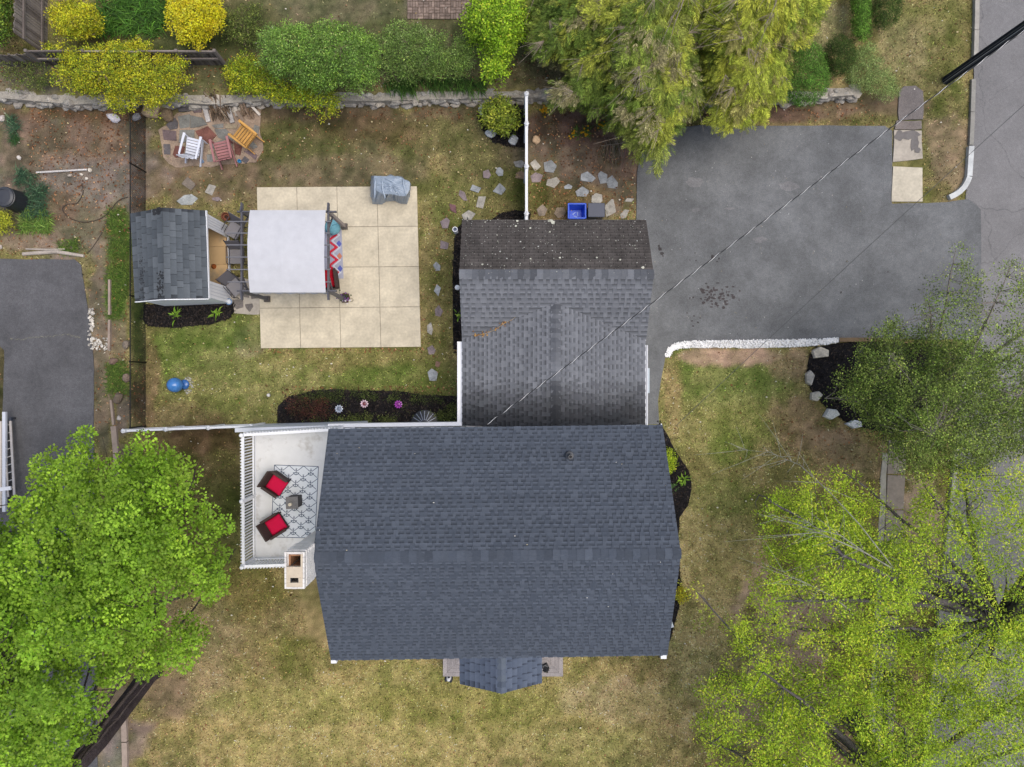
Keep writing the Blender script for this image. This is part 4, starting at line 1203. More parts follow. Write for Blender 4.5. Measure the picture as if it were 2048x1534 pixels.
for ring in range(8):
    a = ring * (bw + .006)
    z1 = zp - (.0)
    v = r.uniform(.93, 1.06) * (1.05 if ring in (0,) else 1); c = C(156 * v, 150 * v, 150 * v)
    xa, xb, ya = X0 + a, X1 - a, Y0 + a
    if ya + bw > Y1 or xb - xa < .4: break
    e = .004
    MB(c).prism([(xa, Y1), (xa, ya + e), (xa + bw, ya + bw + e), (xa + bw, Y1)], zp - .05, zp).build("deck_board", M_WOOD, porch)
    v = r.uniform(.93, 1.06); c = C(156 * v, 150 * v, 150 * v)
    MB(c).prism([(xb, Y1), (xb, ya + e), (xb - bw, ya + bw + e), (xb - bw, Y1)], zp - .05, zp).build("deck_board", M_WOOD, porch)
    v = r.uniform(.93, 1.06); c = C(156 * v, 150 * v, 150 * v)
    MB(c).prism([(xa + e, ya), (xb - e, ya), (xb - bw - e, ya + bw), (xa + bw + e, ya + bw)], zp - .05, zp).build("deck_board", M_WOOD, porch)

# ------------------------------------------------------------------ garden shed
shed = thing("garden_shed", (-12, 4.4, 0), "white garden shed with a worn grey shingle roof and one open side", "shed")
zs, zsr = 2.02, 2.56
sNW, sSW, sNE, sSE = P(262, 427, zs), P(271, 603, zs), P(411, 421, zs), P(417, 597, zs)
sRN, sRS = P(325, 415, zsr), P(329, 598, zsr)
rs = Roof(shed)
SH = [(90, 96, 102), (84, 90, 96), (97, 103, 109), (78, 84, 90), (88, 94, 100)]
rs.plane(sNW, sSW, sRS, sRN, 6, SH, (60, 64, 69), 41, widths=(.22, .30, .38, .5), gaps=(.006, .012), under=.06, grad=.8)
rs.plane(sNE, sSE, sRS, sRN, 7, SH, (60, 64, 69), 42, widths=(.22, .30, .38, .5), gaps=(.006, .012), under=.06, grad=.8)
sroof = rs.finish()
# two places where the surface has worn through to the mat
m = MB(C(52, 54, 58))
def onroof(u, v):   # u 0..1 north-south, v 0..1 ridge to west eave
    return sRN.lerp(sRS, u).lerp(sNW.lerp(sSW, u), v)
for u0, u1, v0, v1 in ((.70, .98, .02, .22), (.0, .07, .05, .3)):
    for k in range(60):
        u, v = r.uniform(u0, u1), r.uniform(v0, v1); p = onroof(u, v) + Vector((0, 0, .032)); s_ = r.uniform(.02, .05)
        m.add([p + Vector((math.cos(j * 1.256) * s_ * r.uniform(.6, 1), math.sin(j * 1.256) * s_, .002 * k / 60)) for j in range(5)], [(0, 1, 2, 3, 4)])
for k in range(90):
    u, v = min(.97, max(.1, r.gauss(.8, .12) if k > 30 else r.uniform(.3, 1))), r.gauss(.72, .05); p = onroof(u, v) + Vector((0, 0, .034)); s_ = r.uniform(.006, .022)
    m.add([p + Vector((math.cos(j * 1.256) * s_, math.sin(j * 1.256) * s_ * 1.6, 0)) for j in range(5)], [(0, 1, 2, 3, 4)])
m.build("worn_patch", M_OLDROOF, sroof, kind="stuff")
def dn(p, z=0.0, dx=0.0, dy=0.0): return (p.x + dx, p.y + dy, z)
# walls: west, north, south gables, and two wings beside the opening on the east
wi = .04
cNW, cSW, cNE, cSE = dn(sNW, 0, wi, -.06), dn(sSW, 0, wi, .06), dn(sNE, 0, -wi, -.06), dn(sSE, 0, -wi, .06)
def up2(c, z): return (c[0], c[1], z)
hz = zs - .03
SW_C = C(240, 242, 247)
def wall(pts, name="wall"):
    a = Vector(pts[1]) - Vector(pts[0]); b = Vector(pts[-1]) - Vector(pts[0]); nrm = a.cross(b).normalized() * .03
    n_ = len(pts)
    m = MB(SW_C); m.add([Vector(p) for p in pts] + [Vector(p) - nrm for p in pts], [tuple(range(n_)), tuple(range(2 * n_ - 1, n_ - 1, -1))] + [(i, i + n_, (i + 1) % n_ + n_, (i + 1) % n_) for i in range(n_)])
    return m.build(name, M_PAINT, shed)
wall([cNW, cSW, up2(cSW, hz), up2(cNW, hz)])
wall([cSW, cSE, up2(cSE, hz), (sRS.x, sRS.y + .06, zsr - .06), up2(cSW, hz)])
wall([cNE, cNW, up2(cNW, hz), (sRN.x, sRN.y - .06, zsr - .06), up2(cNE, hz)])
Ea, Eb = Vector(cSE), Vector(cNE)
def eastp(t, z): p = Ea.lerp(Eb, t); return (p.x, p.y, z)
wall([eastp(0, 0), eastp(.20, 0), eastp(.20, hz), eastp(0, hz)], "front_panel")
wall([eastp(.84, 0), eastp(1, 0), eastp(1, hz), eastp(.84, hz)], "front_panel")
for t0, t1 in ((.0, .20), (.84, 1)):
    for k in range(1, 5):
        t = t0 + (t1 - t0) * k / 5
        p = Vector(eastp(t, 1.0)) + Vector((.012, 0, 0)); MB(C(216, 219, 226)).box(p, (.012, .02, 1.95)).build("batten", M_PAINT, shed)
# floor of tan panels
f0, f1 = Vector(cSW).lerp(Vector(cSE), .3), Vector(cNW).lerp(Vector(cNE), .3)
for i in range(2):
    for j in range(4):
        u0, u1 = .3 + i * .345, .3 + (i + 1) * .345 - .004; v0, v1 = .04 + j * .23, .04 + (j + 1) * .23 - .003
        def fp(u, v): return tuple(Vector(cSW).lerp(Vector(cSE), u).lerp(Vector(cNW).lerp(Vector(cNE), u), v))
        v_ = r.uniform(.92, 1.06)
        MB(C(*[c * v_ for c in (220, 186, 138)])).prism([fp(u0, v0), fp(u1, v0), fp(u1, v1), fp(u0, v1)], .0, .14 + i * .001).build("floor_panel", M_DECK, shed)
MB(C(214, 216, 222)).beam(Vector(eastp(.2, .1)) + Vector((.03, 0, 0)), Vector(eastp(.84, .1)) + Vector((.03, 0, 0)), .05, .12).build("sill", M_PAINT, shed)
MB(WHITE).beam(sNE + Vector((.02, 0, -.03)), sSE + Vector((.02, 0, -.03)), .03, .1).build("fascia", M_PAINT, shed)
MB(WHITE).beam(sSW + Vector((0, -.02, -.02)), sRS + Vector((0, -.02, -.02)), .03, .09).beam(sRS + Vector((0, -.02, -.02)), sSE + Vector((0, -.02, -.02)), .03, .09).build("rake_board", M_PAINT, shed)
# oval vent in the south gable
m = MB(C(196, 200, 208)); vp_ = Vector(cSW).lerp(Vector(cSE), .47) + Vector((0, -.012, 1.95))
ring = [(math.cos(2 * math.pi * k / 20) * .26, math.sin(2 * math.pi * k / 20) * .14) for k in range(21)]
m.tube([vp_ + Vector((a, 0, b)) for a, b in ring], .022, 6, cap=False)
for k in range(5): m.box(vp_ + Vector((0, 0, -.09 + k * .045)), (.4 - abs(k - 2) * .07, .015, .015))
m.build("gable_vent", M_PAINT, shed)
p = P(428, 533, .15); o = MB(C(150, 84, 40)).lathe([(.09, 0), (.1, .02), (.05, .1), (0, .11)], (p.x, p.y, .145), 10).build("floor_pot", M_STONE)
tag(o, "small rusty orange pot on the tan floor inside the open shed", "pot")

# ------------------------------------------------------------------ utility pole and wires
pole = thing("utility_pole", P(1893, 160), "dark round utility pole standing on the verge beside the street", "utility pole")
pb = P(1893, 160)
m = MB(C(46, 50, 58)); m.tube([pb + Vector((0, 0, z)) for z in (-.2, 2, 5, 9.4)], [.165, .155, .14, .12], 16); m.build("shaft", M_BARK, pole)
m = MB(C(120, 110, 100)); m.beam(pb + Vector((-1.1, -.3, 8.9)), pb + Vector((1.1, .3, 8.9)), .1, .12); m.build("crossarm", M_WOOD, pole)
for k in range(3):
    m = MB(C(70, 74, 80)); a = R(200 + k * 35)
    m.tube([pb + Vector((math.cos(a) * .175, math.sin(a) * .175, .02)), pb + Vector((math.cos(a) * .15, math.sin(a) * .15, 8.4))], .022, 6); m.build("riser_cable", M_RUBBER, pole)
m = MB(C(196, 200, 206)); a = R(222); m.tube([pb + Vector((math.cos(a) * .185, math.sin(a) * .185, .02)), pb + Vector((math.cos(a) * .155, math.sin(a) * .155, 8.2))], .012, 6); m.build("ground_wire", M_METAL, pole)
w0 = P(975, 848, 5.36); w1 = pb + Vector((-.12, -.1, 8.0))
def cat_(a, b, sag, n=80): return [a.lerp(b, t / n) - Vector((0, 0, sag * 4 * (t / n) * (1 - t / n))) for t in range(n + 1)]
sd_ = thing("service_wire", w0, "twisted bright and black service wire strung from the pole to the house eave", "wire")
ln = cat_(w0, w1, .25, 160)
d = (w1 - w0).normalized(); sx = d.cross(Vector((0, 0, 1))).normalized(); sz = sx.cross(d)
L = (w1 - w0).length; pts = []
n = int(L * 16)
for k in range(n + 1):
    t = k / n; p = w0.lerp(w1, t) - Vector((0, 0, .25 * 4 * t * (1 - t))); a = 2 * math.pi * t * L / .62
    pts.append(p + (sx * math.cos(a) + sz * math.sin(a)) * .0135)
MB(C(238, 238, 238)).tube(pts, .0065, 5).build("bare_wire", M_PAINT, sd_)
MB(C(44, 46, 50)).tube(ln, .0145, 6).build("black_wire", M_RUBBER, sd_)
o = MB(C(70, 72, 74)).tube(cat_(Vector((5.0, -1.3, 4.9)), P(2420, -124, 8), .35, 40), .008, 6).build("thin_wire", M_RUBBER)
o.location = (0, 0, 0); tag(o, "thin plain dark wire crossing the driveway below the bright twisted one", "wire")

# ------------------------------------------------------------------ pergola with its canopy
pg = thing("pergola", P(590, 520, .1), "dark metal pergola with a pale grey arched fabric canopy on the patio", "pergola")
ZP = 2.45
DKM = C(84, 84, 92)
bx0, bx1 = P(484, 500, ZP).x, P(657, 500, ZP).x
by0, by1 = P(500, 582, ZP).y, P(500, 424, ZP).y
feet = {(0, 0): P(540, 598, .1), (1, 0): P(693, 602, .1), (0, 1): P(541, 449, .1), (1, 1): P(688, 450, .1)}
for (i, j), f in feet.items():
    top = Vector(((bx0, bx1)[i], (by0, by1)[j], ZP))
    f.x = top.x + (f.x - top.x) * .3; f.y = top.y + (f.y - top.y) * .3
    pst = MB(C(150, 140, 136) if (i, j) == (1, 1) else C(88, 88, 94)).beam(f, top, .11, .11).build("post", M_PAINT, pg)
    MB(C(84, 78, 74)).box(f + Vector((0, 0, .05)), (.22, .22, .1)).build("foot", M_PAINT, pst)
for xx in (bx0, bx1):
    MB(DKM).beam((xx, by0 - .30, ZP), (xx, by1 + .30, ZP), .06, .12).build("beam", M_PAINT, pg)
for yy in (by0, by1):
    MB(DKM).beam((bx0 - .15, yy, ZP + .02), (bx1 + .28, yy, ZP + .02), .05, .1).build("beam", M_PAINT, pg)
for k in range(6):
    yy = by0 + (by1 - by0) * (k + .7) / 6.6
    u = (yy - by0) / (by1 - by0)
    MB(C(112, 112, 118)).beam((bx0 - .42, yy, ZP + .09 + .2 * math.sin(math.pi * u)), (bx1 + .12, yy, ZP + .09 + .2 * math.sin(math.pi * u)), .035, .05).build("purlin", M_PAINT, pg)
for i in (0, 1):
    for j in (0, 1):
        top = Vector(((bx0, bx1)[i], (by0, by1)[j], ZP))
        MB(DKM).beam(top + Vector((0, (.5, -.5)[j], -.06)), top + Vector((0, 0, -.6)), .05, .05).build("brace", M_PAINT, pg)
        MB(DKM).beam(top + Vector((0, 0, .1)), top + Vector((0, (-.30, .30)[j], .02)), .05, .09).build("beam_end", M_PAINT, pg)
cx0, cx1, cy0, cy1 = P(499, 500, ZP + .15).x, P(651, 500, ZP + .15).x, P(500, 585, ZP + .12).y, P(500, 420, ZP + .12).y
m = MB(C(202, 203, 208)); nu, nv = 24, 30
def cpt(u, v):
    z = ZP + .12 + .27 * math.sin(math.pi * v) ** .9 - .012 * (math.sin(math.pi * 6.6 * v) ** 2)
    z += .012 * math.sin(u * 9 + v * 4) * math.sin(v * 13)
    seam = math.exp(-((u - .46) / .012) ** 2) * .012
    return (cx0 + (cx1 - cx0) * u + .02 * math.sin(math.pi * v), cy0 + (cy1 - cy0) * v, z + seam)
vs = [cpt(i / nu, j / nv) for j in range(nv + 1) for i in range(nu + 1)]
fs = [(j * (nu + 1) + i, j * (nu + 1) + i + 1, (j + 1) * (nu + 1) + i + 1, (j + 1) * (nu + 1) + i) for j in range(nv) for i in range(nu)]
m.add(vs, fs)
cn = m.build("canopy", M_CLOTH, pg, smooth=True)
MB(C(210, 212, 219)).add([Vector(cpt(.45, j / nv)) + Vector((0, 0, .004)) for j in range(nv + 1)] + [Vector(cpt(.475, j / nv)) + Vector((0, 0, .004)) for j in range(nv + 1)],
                        [(j, nv + 1 + j, nv + 2 + j, j + 1) for j in range(nv)]).build("seam_band", M_CLOTH, cn)
for nm, v, s in (("valance", 0, -1), ("valance", 1, 1)):
    m = MB(C(202, 203, 208)); vs = []
    for i in range(nu + 1):
        p = Vector(cpt(i / nu, v)); vs += [p, p + Vector((0, s * (.0 + .02 * math.sin(i * 1.7)), -.34 + .015 * math.sin(i * 2.3)))]
    m.add(vs, [(2 * i, 2 * i + 2, 2 * i + 3, 2 * i + 1) for i in range(nu)]); m.build(nm, M_CLOTH, cn)

# zigzag rug under the canopy
zr0, zr1, zr2, zr3 = P(600, 452, .115), P(683, 458, .115), P(687, 557, .115), P(604, 557, .115)
def rp_(u, v, z=0): q = zr0.lerp(zr1, u).lerp(zr3.lerp(zr2, u), v); return Vector((q.x, q.y, .115 + z))
rug = thing("patio_rug", rp_(.5, .5), "red and blue grey zigzag outdoor rug half under the pergola canopy", "rug")
MB(C(168, 170, 186)).prism([tuple(rp_(*t)) for t in ((0, 0), (1, 0), (1, 1), (0, 1))], .102, .115).build("rug_body", M_CLOTH, rug)
def band(u0, amp, w, n, col, z, ph=0.0):
    m = MB(col); st = 12
    N = n * st
    for k in range(N):   # stepped like a woven pattern
        def tri(t): t = (t + ph) % 1; return 1 - abs(2 * t - 1)
        va, vb = k / N, (k + 1) / N
        ua = u0 + amp * tri((k + .5) / st)
        m.add([rp_(ua, va, z), rp_(ua + w, va, z), rp_(ua + w, vb, z), rp_(ua, vb, z)], [(3, 2, 1, 0)])
    m.build("woven_band", M_CLOTH, rug)
band(.62, .20, .09, 4, C(204, 48, 66), .004); band(.20, .14, .12, 4, C(186, 38, 52), .004, .5); band(.74, .18, .05, 4, C(206, 208, 216), .003)
for u, v, c in ((.42, .2, (120, 80, 110)), (.42, .45, (196, 120, 96)), (.43, .70, (130, 110, 140)), (.93, .3, (96, 104, 176)), (.93, .55, (200, 130, 104)), (.93, .80, (96, 104, 176)), (.42, .92, (90, 100, 150))):
    MB(C(*c)).add([rp_(u - .07, v, .005), rp_(u, v + .07, .005), rp_(u + .06, v, .005), rp_(u, v - .07, .005)], [(0, 1, 2, 3)]).build("woven_diamond", M_CLOTH, rug)

# wicker armchairs with red cushions
def cushion(name, c, size, col, parent, rz=0, pitch=0):
    m = MB(col); nx, ny = 10, 10; vs = []
    for side in (1, -1):
        for j in range(ny + 1):
            for i in range(nx + 1):
                u, v = i / nx * 2 - 1, j / ny * 2 - 1
                e = (1 - abs(u) ** 5) * (1 - abs(v) ** 5)
                vs.append(Vector((u * size[0] / 2, v * size[1] / 2, side * size[2] / 2 * (.35 + .65 * e ** .35 if e > 0 else .35))))
    M = Matrix.Translation(c) @ Matrix.Rotation(rz, 4, 'Z') @ Matrix.Rotation(pitch, 4, 'X')
    vs = [M @ v for v in vs]; n1 = (nx + 1) * (ny + 1); fs = []
    for s in (0, 1):
        for j in range(ny):
            for i in range(nx):
                q_ = (s * n1 + j * (nx + 1) + i, s * n1 + j * (nx + 1) + i + 1, s * n1 + (j + 1) * (nx + 1) + i + 1, s * n1 + (j + 1) * (nx + 1) + i)
                fs.append(q_ if s == 0 else q_[::-1])
    ed = [j * (nx + 1) for j in range(ny + 1)]; ed2 = [j * (nx + 1) + nx for j in range(ny + 1)]
    for a, b in zip(ed, ed[1:]): fs.append((a, b, n1 + b, n1 + a))
    for a, b in zip(ed2, ed2[1:]): fs.append((b, a, n1 + a, n1 + b))
    for i in range(nx): fs.append((i + 1, i, n1 + i, n1 + i + 1)); t = ny * (nx + 1) + i; fs.append((t, t + 1, n1 + t + 1, n1 + t))
    m.add(vs, fs); return m.build(name, M_CLOTH, parent, world=False, smooth=True)
def wicker_chair(loc, rz, label, group, sc=1.0, red=(206, 24, 70)):
    t = thing("wicker_armchair", loc, label, "armchair", group, rz=rz); t.scale = (sc, sc, sc)
    Wk = C(74, 62, 58)
    MB(Wk).box((0, 0, .2), (.66, .66, .2)).build("seat_base", M_WOOD, t, world=False, bevel=.02)
    m = MB(Wk); m.beam((0, -.33, .2), (0, -.46, .86), .74, .07, up=(0, 1, 0)); m.build("backrest", M_WOOD, t, world=False, bevel=.02)
    for s in (-1, 1):
        m = MB(Wk); m.box((s * .36, -.02, .36), (.06, .68, .44)); m.box((s * .37, -.02, .60), (.10, .72, .05)); m.build("armrest", M_WOOD, t, world=False, bevel=.012)
        for y_ in (-.3, .3): MB(C(50, 44, 42)).box((s * .33, y_, .05), (.05, .05, .1)).build("leg", M_WOOD, t, world=False)
    cushion("seat_cushion", (0, .03, .38), (.62, .66, .16), C(*red), t)
    return t
ZF = ZD + .012
wicker_chair(P(553, 968, ZF + .3) * 1 + Vector((0, 0, -.3)), R(-124), "dark wicker armchair with red cushions on the deck, the one nearer the lawn", "armchairs on the roof deck", .84)
wicker_chair(P(551, 1050, ZF + .3) + Vector((0, 0, -.3)), R(-58), "dark wicker armchair with red cushions on the deck, the one nearer the chimney", "armchairs on the roof deck", .84)
wicker_chair(P(655, 560, .4) + Vector((0, 0, -.28)), R(8), "dark wicker armchair with a deep red cushion half under the pergola canopy", None, 1.0, (176, 20, 40))

# anchor rug on the deck
za = ZF + .004
a0, a1, a2, a3 = P(549, 930, za), P(637, 933, za), P(630, 1076, za), P(542, 1074, za)
def ar(u, v, z=0): q = a0.lerp(a1, u).lerp(a3.lerp(a2, u), v); return Vector((q.x, q.y, za + z))
rug2 = thing("deck_rug", ar(.5, .5), "pale outdoor rug with navy anchors in a diamond trellis lying on the deck", "rug")
MB(C(222, 228, 234)).prism([tuple(ar(*t)) for t in ((0, 0), (1, 0), (1, 1), (0, 1))], za - .006, za).build("rug_body", M_CLOTH, rug2)
NV = C(84, 98, 120)
wu, wv = (a1 - a0).length, (a3 - a0).length
def bar(m, u0, v0, u1, v1, w):
    p, q_ = ar(u0, v0, .003), ar(u1, v1, .003); d_ = (q_ - p).normalized(); s_ = Vector((-d_.y, d_.x, 0)) * w / 2
    m.add([p - s_, q_ - s_, q_ + s_, p + s_], [(0, 1, 2, 3)])
m = MB(NV)
for e in ((0, 0, 1, 0), (1, 0, 1, 1), (1, 1, 0, 1), (0, 1, 0, 0)): bar(m, *e, .022)
m.build("border", M_CLOTH, rug2)
nu_, nv_ = 3, 6
for s_ in (1, -1):
    for k in range(-8, 12):     # trellis lines clipped to the rug
        pu0, pv0 = k / nu_, 0.0
        N = 24; m = MB(NV); any_ = False
        for j in range(N):
            ua, va = (k + s_ * j / 2) / nu_, j / 2 / nv_
            ub, vb = (k + s_ * (j + .86) / 2) / nu_, (j + .86) / 2 / nv_
            if 0 <= ua <= 1 and 0 <= ub <= 1 and 0 <= va <= 1 and 0 <= vb <= 1: bar(m, ua, va, ub, vb, .020); any_ = True
        if any_: m.build("trellis_line", M_CLOTH, rug2)
def anchor(cu, cv):
    m = MB(NV); f = lambda x, y: (cu + x / wu, cv + y / wv)
    def ln_(x0, y0, x1, y1, w): bar(m, *f(x0, y0), *f(x1, y1), w * 1.3)
    ln_(0, -.085, 0, .10, .017); ln_(-.035, -.055, .035, -.055, .014)
    for k in range(8):
        a, b = R(20 + k * 17.5), R(20 + (k + 1) * 17.5)
        ln_(math.cos(a) * .085, .02 + math.sin(a) * .085, math.cos(b) * .085, .02 + math.sin(b) * .085, .017)
    for k in range(6):
        a, b = R(k * 60), R(k * 60 + 60); ln_(math.cos(a) * .02, -.10 + math.sin(a) * .02, math.cos(b) * .02, -.10 + math.sin(b) * .02, .009)
    for s in (-1, 1): ln_(s * .085, .05, s * .06, .02, .013); ln_(s * .085, .05, s * .10, .02, .013)
    m.build("anchor_print", M_CLOTH, rug2)
for j in range(2 * nv_):
    for i in range(nu_ + 1):
        cu, cv = (i + (.5 if j % 2 == 0 else 0)) / nu_, (j + .5 + .5 * 0) / 2 / nv_ + .25 / nv_ * 0
        cu = (i + (0.0 if j % 2 else .5)) / nu_; cv = (j + 1) / 2 / nv_
        if .09 < cu < .93 and .07 < cv < .95: anchor(cu, cv)
tb = thing("side_table", P(585, 1005, ZF + .45) - Vector((0, 0, .45)), "square grey side table between the two red armchairs on the deck", "side table", rz=R(2))
MB(C(122, 120, 120)).box((0, 0, .50), (.40, .40, .04)).build("tabletop", M_WOOD, tb, world=False, bevel=.006)
for s, q_ in ((-1, 0), (1, 0), (0, -1), (0, 1)): MB(C(88, 84, 84)).box((s * .17, q_ * .17, .24), (.025 if s else .34, .025 if q_ else .34, .46)).build("side_panel", M_WOOD, tb, world=False)
p = P(580, 1009, ZF + .6)
lt = thing("candle", (p.x, p.y, ZF + .522), "cream pillar candle standing on the grey side table", "candle")
MB(C(226, 214, 190)).lathe([(.05, 0), (.055, .02), (.052, .12), (.04, .13), (0, .125)], (0, 0, 0), 12).build("wax", M_PLASTIC, lt, world=False, smooth=True)
MB(C(60, 52, 46)).tube([(0, 0, .12), (.003, 0, .15)], .004, 5).build("wick", M_RUBBER, lt, world=False)

# covered grill
gr = thing("covered_grill", P(782, 382, .1), "grill under a wrinkled blue grey cover at the top edge of the patio", "grill")
gp = P(782, 382, .5); NU, NVV = 44, 30
m = MB(C(150, 164, 180)); vs = []
base_px = [(743, 356), (800, 354), (822, 368), (820, 392), (814, 408), (800, 407), (790, 402), (772, 403), (764, 409), (745, 408), (742, 385)]
base = [P(a, b, .12) for a, b in base_px]
top_px = [(748, 352), (795, 352), (820, 364), (819, 380), (812, 392), (800, 392), (788, 389), (775, 388), (764, 388), (752, 380), (747, 366)]
rq = random.Random(3)
nb_ = len(base_px); NS = 66
def ringpt(pxs, t, z):
    t = t * nb_; i = int(t) % nb_; f = t - int(t); f = f * f * (3 - 2 * f) * .5 + f * .5
    a, b = pxs[i], pxs[(i + 1) % nb_]
    return P(a[0] + (b[0] - a[0]) * f, a[1] + (b[1] - a[1]) * f, z)
levels = [(0, .12, 0), (.22, .35, .8), (.5, .62, 1), (.78, .86, .8), (.93, .98, .5), (1.0, 1.05, .25)]
cen = P(783, 372, 1.1)
for lv, z, fold in levels:
    for k in range(NS):
        t = k / NS
        p0 = ringpt(base_px, t, .12); p1 = ringpt(top_px, t, 1.05)
        w = lv ** 1.4
        p = p0.lerp(p1, w); p.z = z
        fd = (math.sin(k * 1.9) + math.sin(k * 3.1 + 1) * .6) * .035 * fold
        o_ = (p - cen); o_.z = 0; o_.normalize(); p += o_ * fd
        vs.append(p)
fs = []
for i in range(len(levels) - 1):
    for k in range(NS): k2 = (k + 1) % NS; fs.append((i * NS + k2, i * NS + k, (i + 1) * NS + k, (i + 1) * NS + k2))
o0 = (len(levels) - 1) * NS
for s_, dz in ((.7, .06), (.4, .09), (.12, .1)):
    for k in range(NS):
        p = vs[o0 + k] if False else ringpt(top_px, k / NS, 1.05); q_ = cen.lerp(p, s_); q_.z = 1.05 + dz + .018 * math.sin(k * .57 + s_ * 7) + .012 * math.sin(k * 1.3)
        vs.append(q_)
    n0 = len(vs) - 2 * NS
    for k in range(NS): k2 = (k + 1) % NS; fs.append((n0 + k2, n0 + k, n0 + NS + k, n0 + NS + k2))
fs.append(tuple(range(len(vs) - 1, len(vs) - NS - 1, -1)))
m.add(vs, fs)
cov = m.build("grill_cover", mat("nylon_cover", .42, .45, ((5, .06),), (7, .6, .05)), gr)
for a, b in (((764, 356), (770, 400)), ((770, 358), (808, 374)), ((806, 358), (812, 392)), ((752, 356), (749, 398)), ((778, 380), (790, 366))):
    pa, pb2 = P(*a, 1.08), P(*b, 1.0)
    pts = [pa.lerp(pb2, t / 6) + Vector((rq.uniform(-.02, .02), rq.uniform(-.02, .02), .05 + .03 * math.sin(math.pi * t / 6))) for t in range(7)]
    MB(C(160, 174, 190)).tube(pts, [.012, .03, .036, .04, .036, .03, .012], 6).build("fold", MATS["nylon_cover"], cov, smooth=True)
p = P(796, 386, 1.0); MB(C(222, 228, 232)).box((p.x, p.y, 1.075), (.12, .035, .06), rz=.1).build("white_tag", M_CLOTH, cov)

# teal pouf, flower pot, terracotta pot
pf = thing("pouf", P(668, 457, .1), "round teal blue pouf on the zigzag rug at the pergola corner", "pouf")
MB(C(122, 178, 192)).lathe([(.2, 0), (.27, .08), (.29, .2), (.25, .33), (.14, .38), (0, .385)], (0, 0, .02), 20).build("pouf_body", M_CLOTH, pf, world=False, smooth=True)
for k in range(3):
    a = k * 2.1 + .4; MB(C(80, 128, 142)).tube([(math.cos(a) * rr_, math.sin(a) * rr_, zz) for rr_, zz in ((.03, .412), (.14, .40), (.25, .355), (.3, .22))], .008, 5).build("seam", M_CLOTH, pf, world=False)
fpt = thing("flower_pot", P(693, 597, .1), "pot of purple and white pansies on the patio by the pergola post", "plant pot")
MB(C(92, 70, 54)).lathe([(.13, 0), (.17, .22), (.19, .24), (.15, .23), (0, .2)], (0, 0, 0), 14).build("pot", M_STONE, fpt, world=False)
m = MB(); q = random.Random(8)
for k in range(120):
    a = q.uniform(0, 6.28); rr_ = abs(q.gauss(0, .11)); x_, y_, z_ = math.cos(a) * rr_, math.sin(a) * rr_, .28 + q.uniform(0, .12) - rr_ * .3; s_ = q.uniform(.015, .04)
    white = y_ < -.08 and q.random() < .7
    m.add([(x_ + math.cos(j * 1.57) * s_, y_ + math.sin(j * 1.57) * s_, z_ + q.uniform(-.012, .012)) for j in range(4)], [(0, 1, 2, 3)],
          C(*(q.choice([(232, 228, 236), (240, 240, 240)]) if white else q.choice([(112, 66, 140), (92, 50, 120), (140, 90, 160), (60, 80, 40), (76, 96, 50)]))))
m.build("pansies", M_LEAF, fpt, world=False, kind="stuff")
m = MB(C(150, 140, 120)); m.tube([(.2 + .06 * math.cos(k * .63), -.06 + .06 * math.sin(k * .63), .05) for k in range(11)], .01, 5); m.build("wire_ring", M_METAL, fpt, world=False)
tp = thing("terracotta_pot", P(456, 436, 0), "empty terracotta pot on the ground at the shed corner", "plant pot")
MB(C(130, 80, 60)).lathe([(.09, 0), (.145, .22), (.16, .22), (.16, .26), (.13, .26), (.12, .18), (0, .17)], (0, 0, 0), 16).build("pot_body", M_STONE, tp, world=False)
MB(C(70, 50, 40)).lathe([(.118, .17), (0, .185)], (0, 0, 0), 16).build("soil", M_MULCH, tp, world=False)

# grey sling chairs beside the shed
def sling_chair(loc, rz, label):
    t = thing("sling_chair", loc, label, "chair", "grey sling chairs between shed and pergola", rz=rz)
    G1, G2 = C(136, 134, 138), C(84, 82, 88)
    m = MB(G1); vs = [(x_, y_, .42 - .03 * (1 - (y_ / .28) ** 2)) for y_ in (-.26, -.13, 0, .13, .27) for x_ in (-.25, .25)]
    vs += [(a, b, c - .012) for a, b, c in vs]; m.add(vs, [(2 * k, 2 * k + 1, 2 * k + 3, 2 * k + 2) for k in range(4)] + [(10 + 2 * k + 2, 10 + 2 * k + 3, 10 + 2 * k + 1, 10 + 2 * k) for k in range(4)] + [(0, 2, 12, 10), (8, 9, 19, 18), (9, 7, 17, 19)])
    m.build("seat", M_CLOTH, t, world=False)
    m = MB(C(112, 110, 116)); m.beam((0, -.28, .42), (0, -.48, .92), .5, .015, up=(0, 1, 0)); m.build("backrest", M_CLOTH, t, world=False)
    for s in (-1, 1):
        MB(G2).tube([(s * .27, .26, .0), (s * .27, .28, .42), (s * .27, -.28, .42), (s * .27, -.50, .95)], .017, 6).build("side_frame", M_METAL, t, world=False)
        MB(G2).tube([(s * .27, -.40, 0), (s * .27, -.26, .42)], .017, 6).build("leg", M_METAL, t, world=False)
        MB(G2).tube([(s * .29, .30, .42), (s * .29, .26, .64), (s * .29, -.34, .66)], .017, 6).build("armrest", M_METAL, t, world=False)
    return t
sling_chair(P(476, 465, 0), R(150), "grey sling chair nearest the terracotta pot, set at an angle")
sling_chair(P(482, 517, 0), R(180), "grey sling chair squarely facing the lawn, middle one beside the shed door")
sling_chair(P(480, 577, 0), R(-140), "grey sling chair turned to the flagstone landing at the shed's lower corner")
o = thing("solar_lamp", P(464, 605, 0), "small white and blue lamp at the lower front corner of the shed", "lamp")
MB(C(210, 216, 224)).lathe([(.03, 0), (.03, .25), (.1, .27), (.09, .33), (0, .37)], (0, 0, 0), 12).build("lamp_head", M_PLASTIC, o, world=False, smooth=True)
MB(C(90, 120, 160)).lathe([(.12, .26), (.125, .29), (.1, .30)], (0, 0, 0), 12).build("collar", M_PLASTIC, o, world=False)

